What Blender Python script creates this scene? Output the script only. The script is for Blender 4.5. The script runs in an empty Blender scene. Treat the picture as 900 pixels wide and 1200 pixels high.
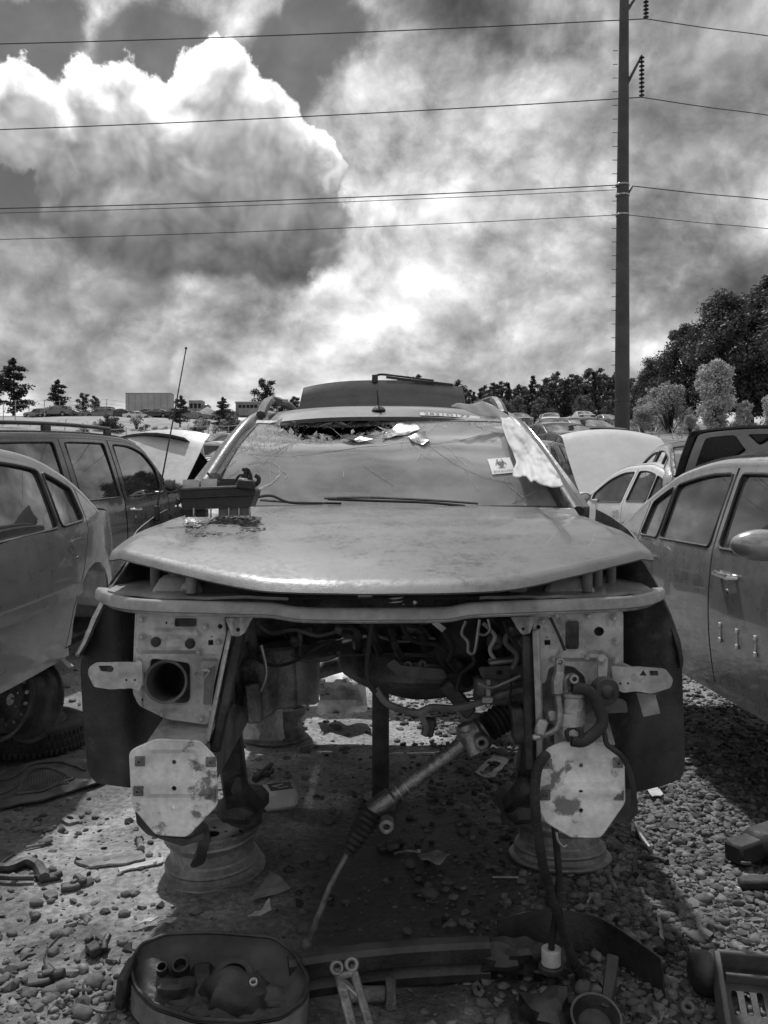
import bpy, math, random
import numpy as np
from mathutils import Vector, Matrix, Euler, noise
from mathutils.geometry import delaunay_2d_cdt

random.seed(7)
RNG = np.random.default_rng(11)
PI = math.pi
R = math.radians
S = bpy.context.scene
COL = S.collection

# ------------------------------------------------------------------ camera
cam_d = bpy.data.cameras.new("camera")
cam_d.sensor_fit = 'VERTICAL'
cam_d.sensor_height = 36.0
cam_d.lens = 30.0
cam_d.shift_y = -20 / 1200
cam_d.clip_start = 0.05
cam_d.clip_end = 6000
cam = bpy.data.objects.new("camera", cam_d)
COL.objects.link(cam)
CAM_Z = 1.5
cam.location = (0, 0, CAM_Z)
cam.rotation_euler = (R(90), 0, 0)
S.camera = cam

# ------------------------------------------------------------------ sun + sky
TO_SUN = Vector((-0.14, 0.50, 0.86)).normalized()
SUN_EL = math.asin(TO_SUN.z)
SUN_AZ = math.atan2(TO_SUN.x, TO_SUN.y)
sd = bpy.data.lights.new("sun", 'SUN')
sd.energy = 2.0
sd.angle = R(1.2)
sd.color = (1, 1, 1)
so = bpy.data.objects.new("sun", sd)
so.rotation_euler = (-TO_SUN).to_track_quat('-Z', 'Y').to_euler()
so.location = (0, 0, 60)
COL.objects.link(so)

S.view_settings.view_transform = 'Standard'
S.view_settings.look = 'None'
S.view_settings.exposure = 0.55
S.view_settings.gamma = 1.0
S.view_settings.use_curve_mapping = False
S.cycles.use_denoising = True
S.cycles.max_bounces = 8
S.cycles.transparent_max_bounces = 16
S.cycles.caustics_reflective = False
S.cycles.caustics_refractive = False


class NT:
    """tiny node-expression helper"""
    def __init__(self, tree):
        self.t = tree

    def node(self, typ, **kw):
        n = self.t.nodes.new(typ)
        for k, v in kw.items():
            setattr(n, k, v)
        return n

    def link(self, a, b):
        self.t.links.new(a, b)

    def put(self, sock, val):
        if hasattr(val, 'is_linked') or hasattr(val, 'links'):
            self.t.links.new(val, sock)
        else:
            sock.default_value = val

    def m(self, op, a, b=None, c=None, clamp=False):
        n = self.node('ShaderNodeMath', operation=op, use_clamp=clamp)
        self.put(n.inputs[0], a)
        if b is not None:
            self.put(n.inputs[1], b)
        if c is not None:
            self.put(n.inputs[2], c)
        return n.outputs[0]

    def vm(self, op, a, b=None):
        n = self.node('ShaderNodeVectorMath', operation=op)
        self.put(n.inputs[0], a)
        if b is not None:
            if op == 'SCALE':
                self.put(n.inputs[3], b)
            else:
                self.put(n.inputs[1], b)
        return n.outputs['Value'] if op in ('LENGTH', 'DOT_PRODUCT', 'DISTANCE') else n.outputs[0]

    def noise(self, vec, scale, detail=4, rough=.5, dist=0, out='Fac', lac=2.0):
        n = self.node('ShaderNodeTexNoise')
        n.inputs['Scale'].default_value = scale
        n.inputs['Detail'].default_value = detail
        n.inputs['Roughness'].default_value = rough
        n.inputs['Distortion'].default_value = dist
        n.inputs['Lacunarity'].default_value = lac
        self.put(n.inputs['Vector'], vec)
        return n.outputs[out]

    def puff(self, vec, scale, detail=2.0, rough=.5):
        n = self.node('ShaderNodeTexVoronoi', feature='F1', voronoi_dimensions='2D', normalize=True)
        n.inputs['Scale'].default_value = scale
        n.inputs['Detail'].default_value = detail
        n.inputs['Roughness'].default_value = rough
        self.put(n.inputs['Vector'], vec)
        return self.m('SUBTRACT', 1.0, n.outputs['Distance'])

    def ramp(self, x, lo, hi, a=0.0, b=1.0, smooth=True):
        n = self.node('ShaderNodeMapRange')
        n.interpolation_type = 'SMOOTHSTEP' if smooth else 'LINEAR'
        n.clamp = True
        self.put(n.inputs['Value'], x)
        self.put(n.inputs['From Min'], lo)
        self.put(n.inputs['From Max'], hi)
        self.put(n.inputs['To Min'], a)
        self.put(n.inputs['To Max'], b)
        return n.outputs[0]

    def mix(self, f, a, b):
        n = self.node('ShaderNodeMix', data_type='FLOAT')
        self.put(n.inputs[0], f)
        self.put(n.inputs[2], a)
        self.put(n.inputs[3], b)
        return n.outputs[0]

    def grey(self, v):
        n = self.node('ShaderNodeCombineColor')
        for i in range(3):
            self.put(n.inputs[i], v)
        return n.outputs[0]

    def xyz(self, x, y, z=0.0):
        n = self.node('ShaderNodeCombineXYZ')
        self.put(n.inputs[0], x); self.put(n.inputs[1], y); self.put(n.inputs[2], z)
        return n.outputs[0]

    def sep(self, v):
        n = self.node('ShaderNodeSeparateXYZ')
        self.put(n.inputs[0], v)
        return n.outputs[0], n.outputs[1], n.outputs[2]


W = bpy.data.worlds.new("World")
S.world = W
W.use_nodes = True
W.cycles.sampling_method = 'MANUAL'
W.cycles.sample_map_resolution = 256
W.node_tree.nodes.clear()
w = NT(W.node_tree)
tc = w.node('ShaderNodeTexCoord').outputs['Generated']
sky = w.node('ShaderNodeTexSky', sky_type='NISHITA', sun_disc=False)
sky.sun_elevation = SUN_EL
sky.sun_rotation = SUN_AZ
sky.air_density = 1.2
sky.dust_density = 1.5
bw = w.node('ShaderNodeRGBToBW')
w.link(sky.outputs[0], bw.inputs[0])
dx, dy, dz = w.sep(tc)
el = w.m('ARCSINE', dz)
az = w.m('ARCTAN2', dx, dy)
# stratocumulus deck in azimuth / elevation, cells flattened towards the horizon
flat = w.m('POWER', w.m('MAXIMUM', el, .001), .72)
dome = w.xyz(w.m('MULTIPLY', dx, .95), w.m('MULTIPLY', dy, .95), w.m('MULTIPLY', flat, 1.0))
wv = w.noise(dome, 5.0, 3, .5, 0, 'Color')
pl = w.vm('ADD', dome, w.vm('SCALE', w.vm('SUBTRACT', wv, (.5, .5, .5)), .07))
big = w.noise(pl, 3.8, 8, .56)
qdk = w.xyz(w.m('ADD', az, w.m('MULTIPLY', w.m('SUBTRACT', big, .5), .25)), w.m('MULTIPLY', flat, 1.15), 0.0)
qdk = w.vm('ADD', qdk, w.vm('SCALE', w.vm('SUBTRACT', wv, (.5, .5, .5)), .10))
pf = w.puff(qdk, 8.0, 3.0, .55)
pf_s = w.puff(w.vm('ADD', qdk, (-.010, .022, 0)), 8.0, 3.0, .55)
det = w.noise(pl, 8.5, 8, .60)
det_s = w.noise(w.vm('ADD', pl, (-.014, 0, .032)), 8.5, 8, .60)
relief = w.m('MULTIPLY', w.m('SUBTRACT', det, det_s), 2.6)
lum = w.ramp(big, .40, .60, 1.65, 4.9)
lum = w.m('MULTIPLY', lum, w.ramp(det, .25, .75, .78, 1.2, False))
lum = w.m('MULTIPLY', lum, w.m('ADD', 1.0, relief))
lum = w.m('MULTIPLY', lum, w.m('ADD', 1.0, w.m('MULTIPLY', w.m('SUBTRACT', pf, pf_s), 1.1)))
lum = w.m('MULTIPLY', lum, w.ramp(pf, .55, .95, .86, 1.10))
# paler and hazier towards the horizon
lum = w.mix(w.ramp(el, 0.02, .26, .55, 0.0), lum, w.m('ADD', 2.6, w.m('MULTIPLY', lum, .5)))
cover = w.ramp(big, .26, .36, .75, 1.0)


def blob_field(q, blobs):
    qx, qy, _ = w.sep(q)
    out = None
    for (cx, cy, rx, ry) in blobs:
        a = w.m('DIVIDE', w.m('SUBTRACT', qx, cx), rx)
        b = w.m('DIVIDE', w.m('SUBTRACT', qy, cy), ry)
        d = w.m('SQRT', w.m('ADD', w.m('MULTIPLY', a, a), w.m('MULTIPLY', b, b)))
        f = w.m('SUBTRACT', 1.0, d)
        out = f if out is None else w.m('SMOOTH_MAX', out, f, .12)
    return out


def ang(px, py, rx, ry):
    X = (px - 450) / 1000
    a = math.atan(X)
    return a, math.atan((580 - py) / 1000 / math.sqrt(1 + X * X)), rx / 1000 * .9, ry / 1000 * .88


q0 = w.xyz(az, el, 0.0)
n1 = w.noise(w.xyz(az, el, 1.3), 9, 3, .5, 0, 'Color')
n2 = w.noise(w.xyz(az, el, 5.1), 26, 6, .6, 0, 'Color')
q = w.vm('ADD', q0, w.vm('SCALE', w.vm('SUBTRACT', n1, (.5, .5, .5)), .10))
q = w.vm('ADD', q, w.vm('SCALE', w.vm('SUBTRACT', n2, (.5, .5, .5)), .045))
# holes of clear sky
gaps = [ang(180, 60, 90, 62), ang(330, 85, 80, 95), ang(20, 215, 85, 75), ang(40, 40, 90, 40), ang(385, 30, 60, 60)]
gap = w.ramp(blob_field(q, gaps), -.10, .42)
cover = w.m('MULTIPLY', cover, w.m('SUBTRACT', 1.0, w.m('MULTIPLY', gap, .92)))
# a heavy darker bank, upper right
bank = w.ramp(blob_field(q, [ang(815, 110, 190, 150), ang(860, 350, 150, 90), ang(560, 20, 120, 55)]), -.15, .75)
lum = w.m('MULTIPLY', lum, w.m('SUBTRACT', 1.0, w.m('MULTIPLY', bank, .62)))
base = w.mix(cover, w.m('MULTIPLY', bw.outputs[0], .15), lum)
# the towering cumulus
cum = [ang(20, 135, 75, 66), ang(110, 130, 66, 56), ang(165, 150, 85, 80), ang(255, 120, 62, 74), ang(300, 180, 85, 90),
       ang(225, 250, 175, 105), ang(345, 275, 95, 85), ang(70, 190, 34, 36), ang(100, 225, 60, 60), ang(360, 205, 50, 60)]
F = blob_field(q, cum)
Fs = blob_field(w.vm('ADD', q, (-.012, .045, 0)), cum)
mask = w.m('MULTIPLY', w.ramp(F, -.01, w.ramp(el, .27, .36, .30, .08)), w.ramp(el, .20, .25, .0, 1.0))
edge = w.m('SUBTRACT', F, Fs)
qd = w.vm('ADD', q0, w.vm('SCALE', w.vm('SUBTRACT', n1, (.5, .5, .5)), .05))
nd = w.puff(qd, 12.0, 3.0, .6)
nds = w.puff(w.vm('ADD', qd, (-.008, .018, 0)), 12.0, 3.0, .6)
rim = w.m('MULTIPLY', w.ramp(edge, -.05, .50), w.ramp(F, .10, .70, 1.0, .0))
cl = w.mix(rim, w.ramp(el, .25, .44, .95, 3.4), 8.4)
cl = w.m('MULTIPLY', cl, w.m('ADD', 1.0, w.m('MULTIPLY', w.m('SUBTRACT', nd, nds), 1.7)))
cl = w.m('MULTIPLY', cl, w.ramp(nd, .45, .95, .84, 1.15))
base = w.mix(mask, base, cl)
base = w.m('MAXIMUM', base, .3)
bg = w.node('ShaderNodeBackground')
w.link(w.grey(base), bg.inputs[0])
bg.inputs[1].default_value = 0.112
wo = w.node('ShaderNodeOutputWorld')
w.link(bg.outputs[0], wo.inputs[0])


# ------------------------------------------------------------------ helpers
def P(px, py, d):
    """photo pixel + distance along the view -> world point"""
    return Vector(((px - 450) * d / 1000, d, CAM_Z + (580 - py) * d / 1000))


def G(px, py):
    """photo pixel on the flat ground"""
    d = CAM_Z * 1000 / (py - 580)
    return Vector(((px - 450) * d / 1000, d, 0))


def hermite(pts):
    xs = [p[0] for p in pts]; ys = [p[1] for p in pts]
    n = len(xs)
    ms = []
    for i in range(n):
        if i == 0: m = (ys[1] - ys[0]) / (xs[1] - xs[0])
        elif i == n - 1: m = (ys[-1] - ys[-2]) / (xs[-1] - xs[-2])
        else:
            a = (ys[i] - ys[i - 1]) / (xs[i] - xs[i - 1]); b = (ys[i + 1] - ys[i]) / (xs[i + 1] - xs[i])
            m = 0 if a * b <= 0 else 2 * a * b / (a + b)
        ms.append(m)

    def f(x):
        if x <= xs[0]: return ys[0]
        if x >= xs[-1]: return ys[-1]
        i = 0
        while x > xs[i + 1]: i += 1
        h = xs[i + 1] - xs[i]; t = (x - xs[i]) / h
        return ((2 * t**3 - 3 * t**2 + 1) * ys[i] + (t**3 - 2 * t**2 + t) * h * ms[i]
                + (-2 * t**3 + 3 * t**2) * ys[i + 1] + (t**3 - t**2) * h * ms[i + 1])
    return f


def sstep(a, b, x):
    t = min(1, max(0, (x - a) / (b - a)))
    return t * t * (3 - 2 * t)


def smooth_path(pts, n=6):
    """Catmull-Rom through Vectors"""
    pts = [Vector(p) for p in pts]
    out = []
    for i in range(len(pts) - 1):
        p0 = pts[max(i - 1, 0)]; p1 = pts[i]; p2 = pts[i + 1]; p3 = pts[min(i + 2, len(pts) - 1)]
        for k in range(n):
            t = k / n
            out.append(0.5 * ((2 * p1) + (p2 - p0) * t + (2 * p0 - 5 * p1 + 4 * p2 - p3) * t * t + (3 * p1 - p0 - 3 * p2 + p3) * t**3))
    out.append(pts[-1])
    return out


def rrect(x0, y0, x1, y1, r, n=4):
    out = []
    for cx, cy, a in ((x1 - r, y1 - r, 0), (x0 + r, y1 - r, 90), (x0 + r, y0 + r, 180), (x1 - r, y0 + r, 270)):
        for k in range(n + 1):
            t = R(a + 90 * k / n)
            out.append((cx + r * math.cos(t), cy + r * math.sin(t)))
    return out


def ellip(cx, cy, rx, ry, n=14):
    return [(cx + rx * math.cos(2 * PI * k / n), cy + ry * math.sin(2 * PI * k / n)) for k in range(n)]


def rpoly(pts, r, n=3):
    """round the corners of a polygon"""
    out = []
    L = len(pts)
    for i in range(L):
        p = Vector(pts[i]); a = Vector(pts[i - 1]); b = Vector(pts[(i + 1) % L])
        ra = min(r, (a - p).length * .45); rb = min(r, (b - p).length * .45)
        s = p + (a - p).normalized() * ra; e = p + (b - p).normalized() * rb
        for k in range(n + 1):
            t = k / n
            out.append(tuple((1 - t)**2 * s + 2 * t * (1 - t) * p + t * t * e))
    return out


def inside(poly, x, y):
    c = False
    j = len(poly) - 1
    for i in range(len(poly)):
        xi, yi = poly[i]; xj, yj = poly[j]
        if (yi > y) != (yj > y) and x < (xj - xi) * (y - yi) / (yj - yi) + xi:
            c = not c
        j = i
    return c


def resample(poly, res):
    out = []
    for i in range(len(poly)):
        a = Vector(poly[i][:2]); b = Vector(poly[(i + 1) % len(poly)][:2])
        L = (b - a).length
        if L < 1e-7: continue
        n = max(1, int(math.ceil(L / res)))
        for k in range(n):
            out.append(tuple(a + (b - a) * (k / n)))
    return out


def cdt(outline, holes, res):
    loops = [resample(outline, res)] + [resample(h, res) for h in holes]
    pts, edges = [], []
    for lp in loops:
        o = len(pts)
        pts += [Vector(p) for p in lp]
        edges += [(o + i, o + (i + 1) % len(lp)) for i in range(len(lp))]
    xs = [p[0] for p in loops[0]]; ys = [p[1] for p in loops[0]]
    nb = len(pts)
    bp = np.array([[p[0], p[1]] for p in pts])
    y = min(ys) + res * .5; row = 0
    while y < max(ys):
        x = min(xs) + res * (.5 if row % 2 else 0.99)
        while x < max(xs):
            if inside(loops[0], x, y) and not any(inside(h, x, y) for h in loops[1:]):
                if ((bp - (x, y))**2).sum(1).min() > (res * .45)**2:
                    pts.append(Vector((x, y)))
            x += res
        y += res * .87; row += 1
    v, e, f, *_ = delaunay_2d_cdt(pts, edges, [], 0, res * 1e-4)
    v = [(p[0], p[1]) for p in v]
    tris = []
    for t in f:
        cx = sum(v[i][0] for i in t) / 3; cy = sum(v[i][1] for i in t) / 3
        if inside(loops[0], cx, cy) and not any(inside(h, cx, cy) for h in loops[1:]):
            tris.append(tuple(t))
    return v, tris


class MB:
    """collects shapes, then links them as ONE mesh object"""
    def __init__(self):
        self.v = []; self.f = []; self.mi = []

    def add(self, vs, fs, M=None, mi=0):
        o = len(self.v)
        self.v += [tuple(M @ Vector(p)) if M is not None else tuple(p) for p in vs]
        self.f += [tuple(i + o for i in f) for f in fs]
        self.mi += [mi] * len(fs)
        return self

    def box(self, c, size, rot=None, bev=.004, M=None, mi=0, taper=None):
        h = [s / 2 for s in size]; b = min(bev, min(h) * .6)
        V = {}; vs = []
        for sx in (-1, 1):
            for sy in (-1, 1):
                for sz in (-1, 1):
                    for a in range(3):
                        p = [sx * (h[0] - b), sy * (h[1] - b), sz * (h[2] - b)]
                        p[a] = (sx, sy, sz)[a] * h[a]
                        if taper:
                            k = 1 + (taper - 1) * (p[2] / size[2] + .5)
                            p[0] *= k; p[1] *= k
                        V[(sx, sy, sz, a)] = len(vs); vs.append(Vector(p))
        fs = []
        for a in range(3):
            o1, o2 = [i for i in range(3) if i != a]
            for s in (-1, 1):
                q = []
                for (i, j) in ((-1, -1), (1, -1), (1, 1), (-1, 1)):
                    k = [0, 0, 0]; k[a] = s; k[o1] = i; k[o2] = j
                    q.append(V[(*k, a)])
                fs.append(q)
        for a in range(3):
            for bb in range(a + 1, 3):
                c3 = 3 - a - bb
                for s1 in (-1, 1):
                    for s2 in (-1, 1):
                        k1 = [0, 0, 0]; k1[a] = s1; k1[bb] = s2
                        k2 = list(k1); k1[c3] = -1; k2[c3] = 1
                        fs.append([V[(*k1, a)], V[(*k2, a)], V[(*k2, bb)], V[(*k1, bb)]])
        for sx in (-1, 1):
            for sy in (-1, 1):
                for sz in (-1, 1):
                    fs.append([V[(sx, sy, sz, a)] for a in range(3)])
        g = []
        for f in fs:
            n = (vs[f[1]] - vs[f[0]]).cross(vs[f[2]] - vs[f[0]])
            c0 = sum((vs[i] for i in f), Vector()) / len(f)
            g.append(list(reversed(f)) if n.dot(c0) < 0 else f)
        T = Matrix.Translation(Vector(c))
        if rot is not None:
            T = T @ (rot.to_4x4() if isinstance(rot, Matrix) else Euler(rot).to_matrix().to_4x4())
        if M is not None: T = M @ T
        return self.add(vs, g, T, mi)

    def bar(self, a, b, wd, ht, bev=.003, up=(0, 0, 1), mi=0):
        a = Vector(a); b = Vector(b)
        z = (b - a).normalized(); x = Vector(up).cross(z)
        if x.length < 1e-4: x = Vector((1, 0, 0)).cross(z)
        x.normalize(); y = z.cross(x)
        M = Matrix((x, y, z)).transposed()
        return self.box((a + b) / 2, (wd, ht, (b - a).length), M, bev, mi=mi)

    def tube(self, pts, r, n=8, closed=False, mi=0, caps=True, flat=1.0):
        pts = [Vector(p) for p in pts]
        L = len(pts)
        rs = r if isinstance(r, (list, tuple)) else [r] * L
        vs, fs = [], []
        prev = None
        for i, p in enumerate(pts):
            if closed: t = pts[(i + 1) % L] - pts[i - 1]
            else: t = pts[min(i + 1, L - 1)] - pts[max(i - 1, 0)]
            t.normalize()
            if prev is None:
                nrm = t.cross(Vector((0, 0, 1)))
                if nrm.length < .05: nrm = t.cross(Vector((1, 0, 0)))
            else:
                nrm = prev - t * prev.dot(t)
                if nrm.length < 1e-5: nrm = t.cross(Vector((0, 0, 1)))
            nrm.normalize(); prev = nrm
            bn = t.cross(nrm)
            for k in range(n):
                a = 2 * PI * k / n
                vs.append(p + (nrm * math.cos(a) + bn * math.sin(a) * flat) * rs[i])
        m = L if closed else L - 1
        for i in range(m):
            j = (i + 1) % L
            for k in range(n):
                fs.append((i * n + k, i * n + (k + 1) % n, j * n + (k + 1) % n, j * n + k))
        if caps and not closed:
            fs.append(tuple(range(n - 1, -1, -1))); fs.append(tuple((L - 1) * n + k for k in range(n)))
        return self.add(vs, fs, None, mi)

    def lathe(self, prof, n=20, M=None, mi=0, close=False):
        vs, fs = [], []
        for (r, z) in prof:
            for k in range(n):
                a = 2 * PI * k / n
                vs.append((r * math.cos(a), r * math.sin(a), z))
        L = len(prof)
        for i in range(L if close else L - 1):
            j = (i + 1) % L
            for k in range(n):
                fs.append((i * n + k, i * n + (k + 1) % n, j * n + (k + 1) % n, j * n + k))
        if not close:
            if prof[0][0] > 1e-5: fs.append(tuple(range(n - 1, -1, -1)))
            if prof[-1][0] > 1e-5: fs.append(tuple((L - 1) * n + k for k in range(n)))
        return self.add(vs, fs, M, mi)

    def cyl(self, a, b, r, n=14, bev=.003, mi=0, r2=None):
        a = Vector(a); b = Vector(b); L = (b - a).length
        r2 = r if r2 is None else r2
        M = Matrix.Translation(a) @ (b - a).to_track_quat('Z', 'Y').to_matrix().to_4x4()
        return self.lathe([(max(r - bev, 1e-4), 0), (r, bev), (r2, L - bev), (max(r2 - bev, 1e-4), L)], n, M, mi)

    def ring(self, c, axis, ro, ri, h, n=18, mi=0):
        M = Matrix.Translation(Vector(c)) @ Vector(axis).to_track_quat('Z', 'Y').to_matrix().to_4x4()
        b = min(.15 * h, .3 * (ro - ri))
        return self.lathe([(ro, -h / 2 + b), (ro, h / 2 - b), (ro - b, h / 2), (ri + b, h / 2), (ri, h / 2 - b), (ri, -h / 2 + b), (ri + b, -h / 2), (ro - b, -h / 2)], n, M, mi, True)

    def blob(self, c, rad, nu=14, nv=9, M=None, mi=0, wob=0, seed=0):
        vs, fs = [], []
        rad = (rad, rad, rad) if not isinstance(rad, (tuple, list)) else rad
        for j in range(nv + 1):
            th = PI * j / nv
            for i in range(nu):
                ph = 2 * PI * i / nu
                p = Vector((math.sin(th) * math.cos(ph), math.sin(th) * math.sin(ph), math.cos(th)))
                k = 1 + (wob * noise.noise(p * 1.7 + Vector((seed, seed * 2, 3))) if wob else 0)
                vs.append((c[0] + p.x * rad[0] * k, c[1] + p.y * rad[1] * k, c[2] + p.z * rad[2] * k))
        for j in range(nv):
            for i in range(nu):
                fs.append((j * nu + i, (j + 1) * nu + i, (j + 1) * nu + (i + 1) % nu, j * nu + (i + 1) % nu))
        return self.add(vs, fs, M, mi)

    def grid(self, fn, nu, nv, thick=0, mi=0):
        """fn(s,t), s and t in 0..1"""
        vs = [Vector(fn(i / nu, j / nv)) for j in range(nv + 1) for i in range(nu + 1)]
        fs = [(j * (nu + 1) + i, j * (nu + 1) + i + 1, (j + 1) * (nu + 1) + i + 1, (j + 1) * (nu + 1) + i) for j in range(nv) for i in range(nu)]
        return self.sheet(vs, fs, thick, mi)

    def sheet(self, vs, fs, thick=0, mi=0):
        if not thick:
            return self.add(vs, fs, None, mi)
        nrm = [Vector() for _ in vs]
        cnt = {}
        for f in fs:
            n = (vs[f[1]] - vs[f[0]]).cross(vs[f[2]] - vs[f[0]])
            for i in f: nrm[i] += n
            for a, b in zip(f, f[1:] + f[:1]):
                cnt[(a, b)] = 1
        N = len(vs)
        back = [v - n.normalized() * thick if n.length > 0 else v for v, n in zip(vs, nrm)]
        F = list(fs) + [tuple(i + N for i in reversed(f)) for f in fs]
        for (a, b) in cnt:
            if (b, a) not in cnt:
                F.append((b, a, a + N, b + N))
        return self.add(list(vs) + back, F, None, mi)

    def panel(self, outline, holes, fn, thick, res, mi=0, flip=False):
        v, t = cdt(outline, holes, res)
        vs = [Vector(fn(*p)) for p in v]
        if flip: t = [tuple(reversed(f)) for f in t]
        return self.sheet(vs, t, thick, mi)

    def build(self, name, mat, parent=None, angle=38, world=True, base=None):
        v = np.array(self.v, dtype=np.float64).reshape(-1, 3)
        loc = Vector((0, 0, 0))
        if parent is None and len(v):
            lo = v.min(0); hi = v.max(0)
            loc = Vector(base) if base is not None else Vector(((lo[0] + hi[0]) / 2, (lo[1] + hi[1]) / 2, lo[2]))
            v = v - np.array(loc)
        me = bpy.data.meshes.new(name)
        me.from_pydata(v.tolist(), [], self.f)
        mats = mat if isinstance(mat, (list, tuple)) else [mat]
        for m in mats: me.materials.append(MAT[m] if isinstance(m, str) else m)
        if len(mats) > 1: me.polygons.foreach_set('material_index', self.mi)
        me.polygons.foreach_set('use_smooth', [True] * len(me.polygons))
        if angle < 180: me.set_sharp_from_angle(angle=R(angle))
        me.update()
        o = bpy.data.objects.new(name, me)
        COL.objects.link(o)
        o.location = loc
        if parent is not None:
            o.parent = parent
            if world and parent.parent is None:
                o.matrix_parent_inverse = Matrix.Translation(parent.location).inverted()
        return o


def tag(o, label, cat, group=None):
    o['label'] = label; o['category'] = cat
    if group: o['group'] = group
    return o


def thing(name, label, cat, loc=(0, 0, 0), group=None, rot=(0, 0, 0)):
    o = bpy.data.objects.new(name, None)
    COL.objects.link(o)
    o.location = loc; o.rotation_euler = rot
    o.empty_display_size = .2
    return tag(o, label, cat, group)


def kind(o, k):
    o['kind'] = k
    return o


def copy_tree(o, parent=None):
    c = o.copy(); COL.objects.link(c); c.parent = parent
    for ch in o.children:
        copy_tree(ch, c)
    return c


def text_mb(s, size, fn, mb=None, depth=.0006):
    """flat lettering mapped through fn(u,v)"""
    cu = bpy.data.curves.new('t', 'FONT')
    cu.body = s; cu.size = size; cu.resolution_u = 3
    o = bpy.data.objects.new('t', cu)
    me = bpy.data.meshes.new_from_object(o)
    mb = mb or MB()
    vs = [Vector(fn(v.co.x, v.co.y)) for v in me.vertices]
    mb.add(vs, [tuple(p.vertices) for p in me.polygons])
    bpy.data.objects.remove(o); bpy.data.curves.remove(cu); bpy.data.meshes.remove(me)
    return mb


def pxfn(d, out=None):
    """map photo pixels to a surface whose distance is d or d(px,py)"""
    if callable(d):
        return lambda x, y: P(x, y, d(x, y))
    return lambda x, y: P(x, y, d)


def part_px(name, outline, holes, d, thick, mat, parent, res=9, angle=38):
    """sheet-metal part outlined in photo pixels at distance d (thickness goes away from the camera)"""
    return MB().panel(outline, holes, pxfn(d), thick, res, flip=_cw(outline)).build(name, mat, parent, angle)


def _cw(o):
    # CDT returns ccw triangles in (px,py); py points down, so flip to face the camera
    return True


def rng(a, b):
    return random.uniform(a, b)


# ------------------------------------------------------------------ materials (the photograph is black and white: greys only)
MAT = {}


def grime(name, base, rough=.5, metal=0.0, var=.35, scale=5.0, bump=.08, bscale=60, coat=0.0, dust=0.0, spots=0.0, spot_v=.05, spec=.5, crough=.1, dust_v=.42, island=0.0, spot_s=2.0):
    m = bpy.data.materials.new(name); m.use_nodes = True
    t = m.node_tree; t.nodes.clear(); k = NT(t)
    tc = k.node('ShaderNodeTexCoord').outputs['Object']
    var = min(.75, var * 1.25); bump *= 1.9
    n1 = k.noise(tc, scale, 6, .62)
    n2 = k.noise(tc, scale * 6.3, 5, .6)
    f = k.ramp(n1, .28, .72, 1 - var, 1 + var * .6)
    f = k.m('MULTIPLY', f, k.ramp(n2, .3, .7, 1 - var * .35, 1 + var * .25))
    v = k.m('MULTIPLY', f, base)
    if island:
        g = k.node('ShaderNodeNewGeometry').outputs['Random Per Island']
        v = k.m('MULTIPLY', v, k.ramp(g, 0, 1, 1 - island, 1 + island, False))
    if dust:
        nz = k.sep(k.node('ShaderNodeNewGeometry').outputs['Normal'])[2]
        dm = k.m('MULTIPLY', k.ramp(nz, .2, .95), k.ramp(n1, .3, .65, .25, 1.0))
        dm = k.m('MULTIPLY', dm, dust)
        v = k.mix(dm, v, dust_v)
    if spots:
        n3 = k.noise(tc, scale * spot_s, 6, .62, .1)
        sm = k.ramp(n3, .57, .64)
        v = k.mix(k.m('MULTIPLY', sm, spots), v, spot_v)
    b = k.node('ShaderNodeBsdfPrincipled')
    k.link(k.grey(v), b.inputs['Base Color'])
    r = k.ramp(n2, .3, .7, max(.03, rough - .1), min(1, rough + .14))
    if dust: r = k.mix(dm, r, .8)
    k.put(b.inputs['Roughness'], r)
    b.inputs['Metallic'].default_value = metal
    b.inputs['Specular IOR Level'].default_value = spec
    b.inputs['Coat Weight'].default_value = coat
    b.inputs['Coat Roughness'].default_value = crough
    if bump:
        bp = k.node('ShaderNodeBump')
        bp.inputs['Strength'].default_value = bump
        bp.inputs['Distance'].default_value = .01
        k.link(k.noise(tc, bscale, 4, .6), bp.inputs['Height'])
        k.link(bp.outputs[0], b.inputs['Normal'])
    o = k.node('ShaderNodeOutputMaterial')
    k.link(b.outputs[0], o.inputs[0])
    MAT[name] = m
    return m


def glass(name, tint=.8, dusty=.12, dust_v=.4, rough=.03, refl=1.0, scale=4, fres=2.0):
    """thin window glass: clear, mirror-like at grazing angles, filmed with dust"""
    m = bpy.data.materials.new(name); m.use_nodes = True
    t = m.node_tree; t.nodes.clear(); k = NT(t)
    tc = k.node('ShaderNodeTexCoord').outputs['Object']
    tr = k.node('ShaderNodeBsdfTransparent'); tr.inputs[0].default_value = (tint, tint, tint, 1)
    gl = k.node('ShaderNodeBsdfGlossy'); gl.inputs['Roughness'].default_value = rough
    gl.inputs[0].default_value = (refl, refl, refl, 1)
    df = k.node('ShaderNodeBsdfDiffuse'); df.inputs[0].default_value = (dust_v, dust_v, dust_v, 1)
    fr = k.node('ShaderNodeFresnel'); fr.inputs[0].default_value = 1.55
    fac = k.m('MULTIPLY', fr.outputs[0], fres, clamp=True)
    a = k.node('ShaderNodeMixShader'); k.link(fac, a.inputs[0]); k.link(tr.outputs[0], a.inputs[1]); k.link(gl.outputs[0], a.inputs[2])
    n = k.noise(tc, scale, 6, .6)
    b = k.node('ShaderNodeMixShader')
    k.put(b.inputs[0], k.ramp(n, .3, .7, dusty * .5, dusty * 1.4))
    k.link(a.outputs[0], b.inputs[1]); k.link(df.outputs[0], b.inputs[2])
    o = k.node('ShaderNodeOutputMaterial'); k.link(b.outputs[0], o.inputs[0])
    MAT[name] = m
    return m


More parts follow.
